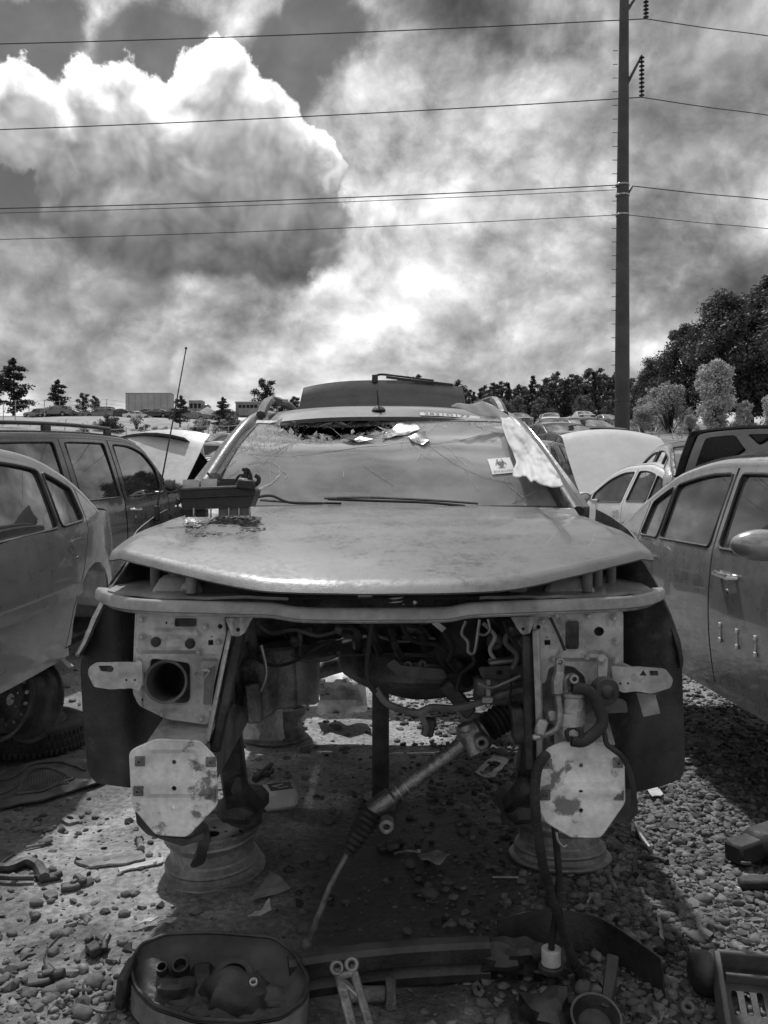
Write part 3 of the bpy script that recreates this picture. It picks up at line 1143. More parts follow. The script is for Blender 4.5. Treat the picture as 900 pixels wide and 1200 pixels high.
    if u_d < L - .1:
        dk = MB().grid(across(fd, u_d, L - .02, .03, .012, -.07, -.05), nd, 6, .012)
        do = emit('trunk_lid', hinge(dk, u_d, fd(u_d), -deck_open), paint)
        if deck_open and not one_mesh:
            out = rrect(.04, .02, .96, .96, .06)
            holes = [rpoly([(.10, .12), (.30, .10), (.42, .45), (.30, .85), (.10, .85)], .05), rpoly([(.90, .12), (.70, .10), (.58, .45), (.70, .85), (.90, .85)], .05),
                     rpoly([(.38, .10), (.62, .10), (.5, .36)], .05), rpoly([(.5, .55), (.62, .85), (.38, .85)], .05)]
            fn = across(lambda u: fd(u) - .03, u_d + .02, L - .04, .03, .05, -.07, -.05)
            inn = MB().panel(out, holes, fn, .012, .09)
            emit('lid_inner_frame', hinge(inn, u_d, fd(u_d), -deck_open), 'pale_paint', do)
            emit('trunk_floor', MB().grid(across(lambda u: .55, u_d - .3, L - .1, 0, .08), 3, 3), 'interior_dark')
    def fascia(u_end, sgn, zt, zb):
        def fn(s, t):
            v = s * 2 - 1; z = zt + (zb - zt) * t
            bulge = .05 * math.sin(PI * min(1, t * 1.1)) + .11 * (1 - v * v)
            u = u_end + sgn * (bulge - .10)
            return Vector(((Wd(max(.02, min(L - .02, u_end)), z) + .0) * v, L / 2 - u, z))
        return fn
    emit('front_bumper', MB().grid(fascia(.06, -1, fh(.05) - .0, .26), nd, 6, .01), paint)
    emit('rear_bumper', MB().grid(fascia(L - .05, 1, fd(L - .03) - .0, .30), nd, 6, .01), paint)
    for sg in sides:
        lm = MB()
        lm.box((sg * w_ * .62, L / 2 - .075, fh(.1) - .11), (.36, .10, .13), None, .03)
        emit('headlamp', lm, 'lamp_clear')
        lm = MB()
        lm.box((sg * (Wd(L - .04, .8) - .24), -L / 2 + .06, fd(L - .02) - .10), (.40, .10, .14), None, .03)
        emit('tail_lamp', lm, trim)
    fl_ = MB(); fl_.box((0, 0, sill + .05), (w_ * 1.7, L * .8, .05), None, .01)
    emit('floor_pan', fl_, 'interior_dark')
    if seats:
        for sx in (-.36, .36):
            for (us_, bench) in ((2.55, 0), (3.35, 1)):
                st = MB()
                yy = L / 2 - us_
                wd = .50 if not bench else .62
                st.box((sx, yy + .05, sill + .26), (wd, .5, .18), None, .05)
                st.box((sx, yy - .27, sill + .60), (wd, .15, .62), (R(14), 0, 0), .06)
                st.box((sx, yy - .36, sill + .97), (.26, .10, .17), (R(10), 0, 0), .04)
                emit('seat', st, 'interior_dark' if one_mesh else 'seat_cloth')
        ds = MB(); ds.box((0, L / 2 - 1.85, belt - .12), (w_ * 1.5, .42, .22), None, .06)
        emit('dashboard', ds, 'interior_dark')
        if detail:
            st = MB()
            c = Vector((-.36, L / 2 - 2.12, belt - .02))
            st.tube([c + Euler((R(62), 0, 0)).to_matrix() @ Vector((.185 * math.cos(a), .185 * math.sin(a), 0)) for a in np.linspace(0, 2 * PI, 24, endpoint=False)], .014, 8, True)
            st.bar(c - Vector((.17, 0, 0)), c + Vector((.17, 0, 0)), .03, .02); st.cyl(c, c + Vector((0, .22, -.1)), .03)
            emit('steering_wheel', st, 'rubber')
    if rack:
        for sg in (-1, 1):
            rr = MB()
            us = np.linspace(2.35, 4.6, 8)
            rr.tube([Vector((sg * (Wd(u, fs(u)) - .09), L / 2 - u, fs(u) + spec['crown'] * .5 + .055)) for u in us], .018, 8)
            for u in (2.4, 3.5, 4.55):
                rr.box((sg * (Wd(u, fs(u)) - .09), L / 2 - u, fs(u) + .03), (.04, .12, .07), None, .012)
            emit('roof_rack', rr, 'black_plastic')
    if one_mesh:
        o = acc.build(name, slots, None, base=(0, 0, 0))
        o.location = loc; o.rotation_euler = rot
        return tag(o, label, cat, group)
    return root


def heading(fx, fy, pitch=0.0):
    """euler for a car whose nose points along (fx,fy)"""
    return (pitch, 0, math.atan2(-fx, fy))


def set_axes(o, fwd, pos_local, pos_world, roll=0):
    """turn the thing so that its nose points along fwd, then move it so that pos_local lands on pos_world"""
    f = Vector(fwd).normalized()
    x = f.cross(Vector((0, 0, 1))).normalized(); z = x.cross(f)
    M = Matrix((x, f, z)).transposed()
    if roll: M = M @ Matrix.Rotation(roll, 3, 'Y')
    o.rotation_euler = M.to_euler()
    o.location = Vector(pos_world) - M @ Vector(pos_local)


# silver sedan on the right, nose towards the viewer
car_r = make_car('sedan', 'silver sedan with door mirror and chrome handle, raised beside the stripped wreck', 'car', SEDAN_LONG, 'silver_paint', res=.07, wheels=False, trim='black_plastic')
set_axes(car_r, (.035, -1, -.01), (.87, 5.08 / 2 - 2.79, .93), P(834, 645, 4.15))
# four clips left where the door moulding was torn off
clipm = MB()
clipm.box((0, 0, .035), (.022, .008, .022), None, .004); clipm.box((0, 0, -.035), (.022, .008, .022), None, .004); clipm.box((0, .002, 0), (.008, .006, .07), None, .002)
clip0 = None
Mr = car_r.rotation_euler.to_matrix().to_4x4(); Mr.translation = car_r.location
for k in range(6):
    u_ = 2.62 - .175 * k
    SLP = SEDAN
    s_ = (.56 - .24) / (.93 - .24)
    t_ = (u_ - 5.08 * .52) / (5.08 * .52)
    wx = .9 * (1 - .13 * abs(t_)**3.2) * (.915 + .085 * math.sin(PI * (.16 + .60 * s_)))
    if clip0 is None:
        clip0 = clipm.build('moulding_clip', 'sticker_white', car_r, world=False); cl_ = clip0
    else:
        cl_ = clip0.copy(); COL.objects.link(cl_)
    cl_.location = (wx + .004, 5.08 / 2 - u_, .56); cl_.rotation_euler = (0, 0, R(90))

# grey sedan on the left, tail raised, nose to the viewer's left
car_l = make_car('sedan', 'pale grey sedan with oval door handles and side moulding, tail raised', 'car', SEDAN_SHORT, 'grey_paint', res=.07, wheels=False, handle='oval', moulding=.60)
set_axes(car_l, (-.20, -.98, -.09), (-.78, 4.62 / 2 - 3.86, .93), P(101, 613, 4.85))

# dark estate car behind it, nose pointing away to the right
car_s = make_car('suv', 'black sport utility car with roof rack behind the pale grey sedan', 'car', WAGON, 'dark_paint', 'dark_glass', res=.09, rack=True, wheels=True, handle='bar', trim='rubber')
set_axes(car_s, (.14, 1, .05), (.93, 4.95 / 2 - 1.66, 1.10), P(196, 580, 9.0))
# white sedan with its bonnet up, right background
car_w = make_car('sedan', 'white sedan with its hood standing open below the utility pole', 'car', SEDAN, 'white_paint', res=.10, hood_open=R(54), wheels=True, handle='oval')
set_axes(car_w, (-.16, .98, .0), (-.88, 4.9 / 2 - 2.75, .93), P(728, 590, 10.6))
# sedan with its boot lid up, right edge
car_t = make_car('sedan', 'dark sedan with raised trunk lid showing its stamped inner frame', 'car', SEDAN, 'dark_paint', 'dark_glass', res=.12, deck_open=R(48), wheels=True)
set_axes(car_t, (.12, 1, 0), (0, -2.45, .95), P(905, 560, 8.6))
# white car with its bonnet up behind the black one, dark car beside it
car_b = make_car('sedan', 'white sedan with raised hood just behind the black sport utility car', 'car', SEDAN, 'pale_paint', res=.12, hood_open=R(50), wheels=True)
set_axes(car_b, (.25, .95, 0), (0, 1.0, .95), P(150, 577, 12.6))
car_d = make_car('sedan', 'black sedan with raised hood between the white sedan and the wreck', 'car', SEDAN, 'dark_paint', 'dark_glass', res=.14, hood_open=R(50), wheels=True)
set_axes(car_d, (-.45, -.85, 0), (0, 1.0, .95), P(226, 582, 14.5))


# ------------------------------------------------------------------ the stripped wreck in the middle
CX = 447                                   # photo column of its centre line
XC = -.008
wk = thing('wrecked_suv', 'stripped grey sport utility wreck with missing grille, bumper and engine, propped on steel wheels', 'wreck', (0, 4.2, 0))


def hood_pt(s, t):
    """s -1..1 across, t 0 rear .. 1 front"""
    k = (abs(s) - .40) / .60; k = max(0, (k + math.sqrt(k * k + .05)) * .5 - .018)
    yf = 2.30 + .25 * k; zf = 1.250 + .086 * k**1.1; xf = .815 * s
    yr = 3.55 - .10 * s * s; zr = 1.458 - .012 * s * s; xr = .775 * s
    g = .42 * t + .58 * t**2.3
    y = yr + (yf - yr) * t
    z = zr + (zf - zr) * g + .014 * math.sin(PI * t**1.1) * (1 - .35 * abs(s))
    x = xr + (xf - xr) * t
    # raised centre field with a soft crease each side
    edge = .80 - .10 * t
    z += .024 * (sstep(edge + .030, edge - .008, abs(s)) - 1) * sstep(0, .1, t) * (1 - sstep(.35, .92, t))
    # rolled side edge and nose
    z -= .014 * sstep(.93, 1.0, abs(s))**1.6 * t
    z -= .016 * sstep(.965, 1.0, t)**1.5
    # shallow dents
    z += .003 * noise.noise((x * 2.2, y * 2.2, 3)) * (1 - t) + .0016 * noise.noise((x * 7, y * 7, 8))
    return Vector((x + XC, y, z))


hb = MB().grid(lambda a, b: hood_pt(1 - 2 * a, b), 110, 60, .006)
hood = hb.build('hood', 'hood_paint', wk, 60)
hu = MB().grid(lambda a, b: hood_pt((2 * a - 1) * .93, .03 + b * .90) - Vector((0, 0, .035)), 24, 14, .006)
hu.build('hood_underside', 'bay_metal', hood)
# prints of dried mud left on the paint below the fuse box
def hood_at(px, py):
    """find the hood point under a photo pixel"""
    best = None
    s, t = (px - CX) / 330, .5
    for it in range(40):
        p = hood_pt(s, t)
        qx = 450 + 1000 * p.x / p.y; qy = 580 - 1000 * (p.z - 1.5) / p.y
        s += (px - qx) / 360; t += (py - qy) / 110 * .6
        s = max(-1, min(1, s)); t = max(0, min(1, t))
    return hood_pt(s, t)


hood['label'] = 'dusty grey hood with dried mud smears and scratches'
random.seed(21)
mud = MB()
for k in range(620):
    a = random.random(); b = random.random()
    px = 212 + 92 * a + 8 * b; py = 605 + 26 * b * (1 - .35 * a)
    if noise.noise((px * .05, py * .12, 2)) < -.12: continue
    p = hood_at(px, py)
    s = rng(.002, .0065)
    mud.blob((p.x, p.y, p.z), (s, s, s * .18), 6, 4)
kind(mud.build('dried_mud', 'interior_dark', hood), 'stuff')
sc = MB()
for (x0, y0, x1, y1, bend) in ((206, 612, 236, 668, 4), (520, 612, 560, 600, 6), (630, 640, 652, 622, 5), (600, 668, 650, 655, -6), (690, 640, 700, 612, 6), (270, 650, 340, 672, 3), (340, 640, 366, 640, 0), (480, 655, 560, 672, 3)):
    pts = []
    for k in range(7):
        t = k / 6
        p = hood_at(x0 + (x1 - x0) * t, y0 + (y1 - y0) * t + bend * math.sin(PI * t))
        pts.append(p + Vector((0, 0, .0004)))
    sc.tube([p - Vector((0, 0, .0006)) for p in pts], .0005, 5)
kind(sc.build('scratches', 'paper', hood), 'stuff')

# ---- windshield, cracked and torn away along the top
def ws_pt(s, t, off=0.0):
    yb = 3.66 - .10 * s * s; zb = 1.455; xb = .765
    yt = 4.22 - .06 * s * s; zt = 1.882 - .018 * s * s; xt = .615
    k = t
    x = (xb + (xt - xb) * k) * s; y = yb + (yt - yb) * k; z = zb + (zt - zb) * k + .035 * math.sin(PI * k)
    sag = .035 * math.exp(-((s + .35) / .5)**2) * sstep(.55, .95, t)
    y += sag; z -= sag * .7
    y += .004 * noise.noise((s * 4, t * 4, 1))
    n = Vector((0, -.6, .8))
    return Vector((x + XC, y, z)) + n * off


random.seed(5)
hole = []
top_edge = [(-.80, .93), (-.70, .955), (-.5, .96), (-.3, .962), (-.1, .962), (.05, .955)]
bot_edge = [(.09, .86), (.03, .77), (-.05, .80), (-.14, .70), (-.22, .74), (-.31, .655), (-.40, .64), (-.48, .69), (-.56, .65), (-.64, .74), (-.74, .80)]
for a in (top_edge, bot_edge):
    for i, p in enumerate(a):
        hole.append((p[0] + rng(-.008, .008), p[1] + rng(-.006, .006)))
wsm = MB().panel([(-1, 0), (1, 0), (1, 1), (-1, 1)], [hole], lambda a, b: ws_pt(a, b), .006, .085, flip=False)
ws = wsm.build('windshield', 'windshield_glass', wk, 60)
ws['label'] = 'cracked dusty windshield, torn open along its top'
# jagged folded flaps and crumbs round the tear
fl = MB()
for i in range(46):
    e = random.choice(bot_edge[1:] if i % 3 else top_edge)
    s, t = e[0] + rng(-.07, .07), e[1] + rng(-.035, .015)
    if i % 3 == 0: t = e[1] + rng(-.01, .015)
    a = rng(0, 6.28); L = rng(.015, .055); wd_ = rng(.006, .02)
    p = ws_pt(s, t, rng(.002, .02))
    u = Vector((math.cos(a), .35 * math.sin(a), .5 * math.sin(a))) * L; v = Vector((-math.sin(a), .3, .6 * math.cos(a))) * wd_
    fl.add([p - u, p + v, p + u, p - v * .4 + Vector((0, 0, .004))], [(0, 1, 2), (0, 2, 3)])
kind(fl.build('glass_shards', 'windshield_glass', ws), 'stuff')
cr = MB()
for i in range(1500):
    e = random.choice(bot_edge); s, t = e[0] + random.gauss(0, .06), e[1] + random.gauss(-.01, .022)
    if i % 4 == 0: s, t = rng(-.98, -.62), rng(.5, .92)
    if i % 4 == 1: s, t = rng(-.9, .95), .93 + random.gauss(0, .02)
    p = ws_pt(max(-.99, min(.99, s)), min(.99, t), .003); r_ = rng(.0012, .0034)
    cr.add([p + Vector((r_, 0, 0)), p + Vector((-r_ * .6, r_ * .3, r_ * .5)), p + Vector((-r_ * .4, -r_ * .2, -r_ * .6)), p + Vector((0, -r_, r_))], [(0, 1, 2), (0, 3, 1), (0, 2, 3), (1, 3, 2)])
kind(cr.build('glass_crumbs', 'glass_crumbs', ws), 'stuff')
# crack lines
def ws_at(px, py):
    s, t = (px - CX) / 190, (590 - py) / 100
    for it in range(30):
        p = ws_pt(s, t); qx = 450 + 1000 * p.x / p.y; qy = 580 - 1000 * (p.z - 1.5) / p.y
        s += (px - qx) / 190; t -= (py - qy) / -110 * -1 if False else (py - qy) / 110
    return s, t
def ws_at(px, py):
    s, t = (px - CX) / 190, (590 - py) / 100
    for it in range(40):
        p = ws_pt(s, t); qx = 450 + 1000 * p.x / p.y; qy = 580 - 1000 * (p.z - 1.5) / p.y
        s = max(-1, min(1, s + (px - qx) / 200)); t = max(0, min(1, t + (qy - py) / 115))
    return s, t
ck = MB()
cracks = [[(500, 521), (520, 535), (545, 550), (572, 560), (600, 566)], [(470, 500), (500, 521)], [(500, 521), (540, 516), (588, 508)], [(290, 532), (340, 534), (395, 528), (450, 521), (500, 516)],
          [(290, 543), (312, 541), (325, 546), (328, 556), (318, 566), (303, 574)], [(425, 545), (443, 557), (462, 569)],
          [(262, 552), (270, 545), (276, 540)], [(266, 560), (280, 551)], [(375, 497), (392, 505), (400, 513)], [(556, 496), (568, 505)], [(545, 550), (560, 575)], [(330, 552), (336, 556), (334, 562)],
          [(402, 553), (403, 560)], [(588, 562), (620, 590)], [(600, 590), (630, 575)]]
for c in cracks:
    pts = [ws_pt(*ws_at(*p), .003) for p in c]
    pts = smooth_path(pts, 5)
    pts = [p + Vector((rng(-.003, .003), 0, rng(-.003, .003))) for p in pts]
    ck.tube(pts, .0010, 5)
ck.build('cracks', 'glass_crumbs', ws)
# fine branching fractures running out from the blows
random.seed(44)
fk = MB()
def walk(s, t, a, step, n, r_):
    pts = [ws_pt(s, t, .003)]
    for i in range(n):
        a += rng(-.45, .45); s += math.cos(a) * step; t += math.sin(a) * step * 1.5
        if abs(s) > .98 or t < .02 or t > .95: break
        pts.append(ws_pt(s, t, .003))
        if random.random() < .13 and n > 5: walk(s, t, a + random.choice((-.8, .8)), step * .8, n // 2, r_ * .8)
    if len(pts) > 2: fk.tube(pts, r_, 4)
for (px_, py_) in ((500, 518), (470, 508), (300, 520), (345, 518), (560, 500), (265, 560)):
    s0, t0 = ws_at(px_, py_)
    for k_ in range(6): walk(s0 + rng(-.02, .02), t0 + rng(-.02, .02), rng(0, 6.28), rng(.018, .035), random.randrange(5, 14), .00075)
kind(fk.build('fine_fractures', 'glass_crumbs', ws), 'stuff')
# bright folded flap of laminated glass beside the tear
ff = MB()
for (pts_) in ([(452, 508), (468, 498), (486, 499), (492, 506), (470, 512), (448, 516)], [(478, 512), (498, 508), (504, 518), (496, 523), (482, 519)], [(400, 516), (420, 514), (438, 517), (420, 520)]):
    q_ = [ws_at(*p) for p in pts_]
    v_, t_2 = cdt(q_, [], .06)
    ff.sheet([ws_pt(a, b, .012 + .02 * noise.noise((a * 14, b * 14, 2))) for a, b in v_], t_2, .003)
kind(ff.build('folded_flaps', 'glass_flap', ws), 'stuff')
# number written on a paper strip, biohazard sticker
a0 = ws_at(497, 493); a1 = ws_at(566, 491)
c0 = ws_at(571, 539); c1 = ws_at(597, 537); c2 = ws_at(577, 557)
def st_fn(u, v, off=.005):
    return ws_pt(c0[0] + (c1[0] - c0[0]) * u + (c2[0] - c0[0]) * v, c0[1] + (c1[1] - c0[1]) * u + (c2[1] - c0[1]) * v, off)
stk = MB().grid(lambda a, b: st_fn(a, b), 4, 4).build('warning_sticker', 'sticker_white', ws)
stk['label'] = 'white sticker with black biohazard sign'
bio = MB()
cc = (.5, .40)
asp = 1.35
def arcpts(cx, cy, r, a, b, n=16): return [(cx + r * math.cos(a + (b - a) * k / n), cy + r * asp * math.sin(a + (b - a) * k / n)) for k in range(n + 1)]
def stroke(pts, w0, w1=None):
    for i in range(len(pts) - 1):
        t = i / (len(pts) - 1)
        ww = w0 if w1 is None else w0 + (w1 - w0) * abs(2 * t - 1)
        a, b = Vector(pts[i]), Vector(pts[i + 1]); n = Vector((-(b - a).y, (b - a).x)).normalized() * ww
        bio.add([st_fn(*(a + n), .0075), st_fn(*(b + n), .0075), st_fn(*(b - n), .0075), st_fn(*(a - n), .0075)], [(0, 1, 2, 3)])
for k in range(3):
    th = R(-90 + 120 * k)
    ox, oy = cc[0] + .115 * math.cos(th), cc[1] + .115 * asp * math.sin(th)
    stroke(arcpts(ox, oy, .13, th + R(28), th + R(332)), .045, .012)
stroke(arcpts(cc[0], cc[1], .12, 0, 2 * PI, 24), .014)
text_mb('BIOHAZARD', .15, lambda x, y: st_fn(.08 + x * .98, .92 - y * 1.1, .0075), bio)
bio.build('biohazard_sign', 'ink', stk)

# ---- roof, pillars, rails
zr_ = hermite([(4.20, 1.885), (4.45, 1.955), (4.8, 2.0), (5.3, 2.035), (6.1, 2.04)])
def roof_pt(s, t):
    y = 4.20 + 1.95 * t; xw = .625 + .02 * math.sin(PI * t)
    z = zr_(y) - .05 * abs(s)**2.6
    return Vector((xw * s + XC, y - .06 * s * s * (1 - t), z))
roof = MB().grid(lambda a, b: roof_pt(2 * a - 1, b), 30, 26, .02).build('roof', 'hood_paint', wk, 60)
def strip_fn(u, v, up=.004): return roof_pt(.30 + .47 * u, .012 + .034 * v) + Vector((0, -.004, up))
strip = MB().grid(lambda a, b: strip_fn(a, b), 12, 2).build('paper_strip', 'paper', roof)
text_mb('2821G177', 1.0, lambda x, y: strip_fn(.06 + .90 * x / 4.9, .12 + 1.05 * y, .0065)).build('number', 'ink', strip)
hd = MB().grid(lambda a, b: ws_pt((2 * a - 1), .955 + .05 * b, .004), 20, 2, .012)
hd.build('windshield_header', 'hood_paint', wk)
for sg in (-1, 1):
    pts = [Vector((sg * .80 + XC, 3.50, 1.43)), Vector((sg * .745 + XC, 3.75, 1.60)), Vector((sg * .69 + XC, 3.98, 1.755)), Vector((sg * .640 + XC, 4.22, 1.868)), Vector((sg * .645 + XC, 4.8, 1.945)), Vector((sg * .65 + XC, 5.5, 1.975)), Vector((sg * .65 + XC, 6.1, 1.97))]
    pl = MB().tube(smooth_path(pts, 6), .034, 10, flat=.85).build('pillar', 'hood_paint', wk)
    pts2 = [p + Vector((sg * -.036, -.012, -.010)) for p in pts[:4]]
    MB().tube(smooth_path(pts2, 5), .021, 8).build('pillar_seal', 'rubber', pl)
    rr = [Vector((sg * .60 + XC, 4.22, 1.895)), Vector((sg * .59 + XC, 4.32, 1.955)), Vector((sg * .585 + XC, 4.50, 1.995)), Vector((sg * .585 + XC, 5.2, 2.05)), Vector((sg * .585 + XC, 5.9, 2.05)), Vector((sg * .58 + XC, 6.05, 2.0))]
    ra = MB().tube(smooth_path(rr, 6), .026, 8, flat=.9).build('roof_rail', 'trim_grey', wk)
    MB().box((sg * .586 + XC, 4.62, 2.005), (.055, .30, .05), (R(5), 0, 0), .012).build('rail_cover', 'black_plastic', ra)
    # body side: one door row, seen from a step aside
    def side(u, z, sg=sg):
        if z < 1.42: xw = .90 - .03 * ((z - .95) / .45)**2
        else: xw = .893 - .40 * (z - 1.42)
        return Vector((sg * xw + XC, u, z))
    for (nm, y0, y1) in (('front_door', 3.62, 4.66), ('rear_door', 4.68, 5.60)):
        top0 = 1.46 if nm == 'front_door' else 1.90
        if nm == 'front_door':
            out = [(y0, .76), (y1, .76), (y1, 1.90), (4.30, 1.87), (4.05, 1.74), (3.80, 1.58), (y0, 1.45)]
            win = rpoly([(3.84, 1.46), (4.60, 1.46), (4.60, 1.83), (4.33, 1.81), (4.08, 1.68)], .03)
        else:
            out = [(y0, .76), (5.32, .76), (5.46, .95), (y1, 1.2), (y1, 1.90), (y0, 1.90)]
            win = rpoly([(4.76, 1.46), (5.52, 1.46), (5.52, 1.84), (4.76, 1.84)], .03)
        d_ = MB().panel(out, [win], side, .03, .10, flip=sg < 0).build(nm, 'hood_paint', wk)
        MB().panel(win, [], lambda u, z: side(u, z) - Vector((sg * .012, 0, 0)), .004, .2, flip=sg < 0).build('door_glass', 'dark_glass', d_)
        MB().bar(side(y1 - .22, 1.33) + Vector((sg * .03, 0, 0)), side(y1 - .06, 1.33) + Vector((sg * .03, 0, 0)), .02, .03).build('door_handle', 'black_plastic', d_)
    ar = [(5.95 + .40 * math.cos(a), .78 + .40 * math.sin(a)) for a in np.linspace(PI, 0, 9)]
    q = [(5.34, .76), (5.50, .78)] + ar + [(6.42, .75), (6.38, 1.4), (6.15, 1.9), (5.62, 1.90), (5.62, 1.2), (5.48, .95)]
    qw = rpoly([(5.70, 1.46), (6.22, 1.46), (6.08, 1.83), (5.70, 1.84)], .03)
    qp = MB().panel(q, [qw], side, .03, .11, flip=sg < 0).build('rear_quarter', 'hood_paint', wk)
    MB().panel(qw, [], lambda u, z: side(u, z) - Vector((sg * .012, 0, 0)), .004, .2, flip=sg < 0).build('quarter_glass', 'dark_glass', qp)
    # front fender: its front edge is bent away from the liner
    ek = -1 if sg < 0 else 1
    if sg < 0:
        fe = smooth_path([P(152, 655, 2.68), P(132, 684, 2.66), P(112, 722, 2.62), P(99, 752, 2.58), P(90, 768, 2.55)], 5)
    else:
        fe = smooth_path([P(752, 653, 2.70), P(770, 690, 2.68), P(786, 728, 2.66), P(797, 762, 2.64), P(799, 782, 2.64)], 5)
    n_ = len(fe) - 1
    def fen(a, b, fe=fe, sg=sg):
        p = fe[round(a * n_)]
        back = Vector((sg * (.90 - .02 * a) + XC, 3.60, 1.44 - .62 * a))
        m = p.lerp(back, b)
        m.x += sg * .055 * math.sin(PI * b) + sg * .01 * noise.noise((p.z * 8, b * 5, 2))
        return m
    fd_ = MB().grid(fen, n_, 10, .004).build('front_fender', 'hood_paint', wk, 60)
    fd_['label'] = 'front fender with torn bent edge'
    lip = MB().tube([p + Vector((sg * -.004, -.003, 0)) for p in fe], [.008 + .012 * math.sin(PI * i / n_) + .004 * random.random() for i in range(n_ + 1)], 6, flat=.5)
    lip.build('torn_edge', 'bare_steel' if sg < 0 else 'black_plastic', fd_)
MB().grid(lambda a, b: Vector((-.62 + 1.24 * a + XC, 3.62 + .06 * (1 - (2 * a - 1)**2) * -1 - .12 + .13 * b, 1.43 + .02 * b)), 20, 3, .01).build('cowl_panel', 'black_plastic', wk)
bx = MB(); bx.panel([(-.83, 3.5), (.83, 3.5), (.83, 6.40), (-.83, 6.40)], [rpoly([(-.66, 4.62), (.66, 4.62), (.66, 6.2), (-.66, 6.2)], .08)], lambda x, y: Vector((x + XC, y, .93 + .012 * math.sin(x * 16))), .03, .14)  # rear opening added so the sun reaches the ground below
fp_ = bx.build('floor_pan', 'rust_metal', wk); fp_['label'] = 'floor pan with a rear opening added to let sun through'
MB().grid(lambda a, b: Vector((-.56 + 1.12 * a + XC, 4.36 + .25 * b + .05 * math.sin(a * 9), 1.90 - .26 * b - .03 * math.sin(a * 14 + b * 4))), 20, 8, .01).build('dark_tear_backing', 'interior_dark', wk)  # dark sheet added behind the windshield tear so the opening stays dark
MB().box((XC, 3.78, 1.33), (1.42, .36, .22), None, .07).build('dashboard', 'interior_dark', wk)
for sx in (-.36, .36):
    b = MB()
    b.box((sx + XC, 4.34, 1.05), (.48, .46, .18), None, .05); b.box((sx + XC, 4.56, 1.34), (.46, .14, .54), (R(-12), 0, 0), .06)
    b.build('seat', 'seat_cloth', wk)
MB().box((XC, 6.40, .96), (1.62, .12, .26), None, .04).build('rear_bumper', 'trim_grey', wk)
# raised liftgate standing up over the roof
def gate(a, b):
    s = 2 * a - 1
    y = 6.16 + .07 * b; z = 2.10 + .238 * b - .045 * abs(s)**2.5 * b - .01 * abs(s)**4; y -= .03 * math.sin(PI * b)
    return Vector(((.61 - .03 * b) * s + XC, y, z))
lg = MB().grid(gate, 26, 10, .025).build('liftgate', 'hood_paint', wk, 60)
lw = MB()
lw.tube(smooth_path([gate(.46, .93) + Vector((-.03, 0, .015)), gate(.46, .98) + Vector((.02, 0, .045)), gate(.60, 1) + Vector((0, 0, .028)), gate(.82, 1) + Vector((0, 0, .012))], 6), .009, 6)
lw.cyl(gate(.45, .95) + Vector((0, 0, -.01)), gate(.45, .95) + Vector((0, 0, .05)), .022)
lw.bar(gate(.52, 1.0) + Vector((0, -.02, .02)), gate(.94, 1.0) + Vector((0, -.02, -.0)), .012, .02)
lw.build('rear_wiper', 'black_plastic', lg)
MB().grid(lambda a, b: gate(.02 + .96 * a, -.10 + .10 * b) + Vector((0, -.012, .0)), 20, 2, .01).build('liftgate_seal', 'rubber', lg)
# little roof antenna
an = MB(); c = roof_pt(-.03, .07)
an.lathe([(.034, 0), (.036, .008), (.028, .02), (.014, .028), (.007, .034), (.0045, .11), (.001, .115)], 16, Matrix.Translation(c + Vector((.0, 0, -.004))) @ Matrix.Rotation(R(-4), 4, 'Y'))
an.build('roof_antenna', 'black_plastic', roof)
# long whip antenna on the side
wb = P(184, 596, 3.42)
an = MB(); an.tube([wb, P(190, 560, 3.42), P(204, 486, 3.42), P(218, 409, 3.42)], [.0042, .0034, .0028, .0022], 6); an.blob(P(218, 408, 3.42), .0055, 8, 6); an.cyl(wb - Vector((0, 0, .05)), wb + Vector((0, 0, .012)), .012)
an.build('whip_antenna', 'black_plastic', wk)
# wipers lying on the glass
for (pth, blade) in (([(545, 593), (500, 589), (440, 587), (384, 585)], [(380, 584), (430, 583), (500, 586), (560, 590)]), ([(300, 583), (318, 581), (340, 589), (378, 590)], [(305, 586), (350, 589), (400, 590)])):
    b = MB(); b.tube(smooth_path([P(x, y, 3.50) for x, y in pth], 5), .006, 6)
    wp = b.build('wiper', 'black_plastic', wk)
    b = MB(); b.tube(smooth_path([P(x, y, 3.54) for x, y in blade], 5), .009, 6, flat=.6); b.build('wiper_blade', 'rubber', wp)

# ---- upper tie bar across the nose
def sweep(path, sec, mb=None):
    """sec: list of (forward, up) offsets; forward is towards the camera"""
    mb = mb or MB(); vs, fs = [], []
    n = len(sec)
    for i, p in enumerate(path):
        t = (path[min(i + 1, len(path) - 1)] - path[max(i - 1, 0)]).normalized()
        f = Vector((t.y, -t.x, 0)).normalized()
        for (a, c) in sec: vs.append(p + f * a + Vector((0, 0, c)))
    for i in range(len(path) - 1):
        for k in range(n):
            fs.append((i * n + k, i * n + (k + 1) % n, (i + 1) * n + (k + 1) % n, (i + 1) * n + k))
    fs.append(tuple(reversed(range(n)))); fs.append(tuple((len(path) - 1) * n + k for k in range(n)))
    return mb.add(vs, fs)


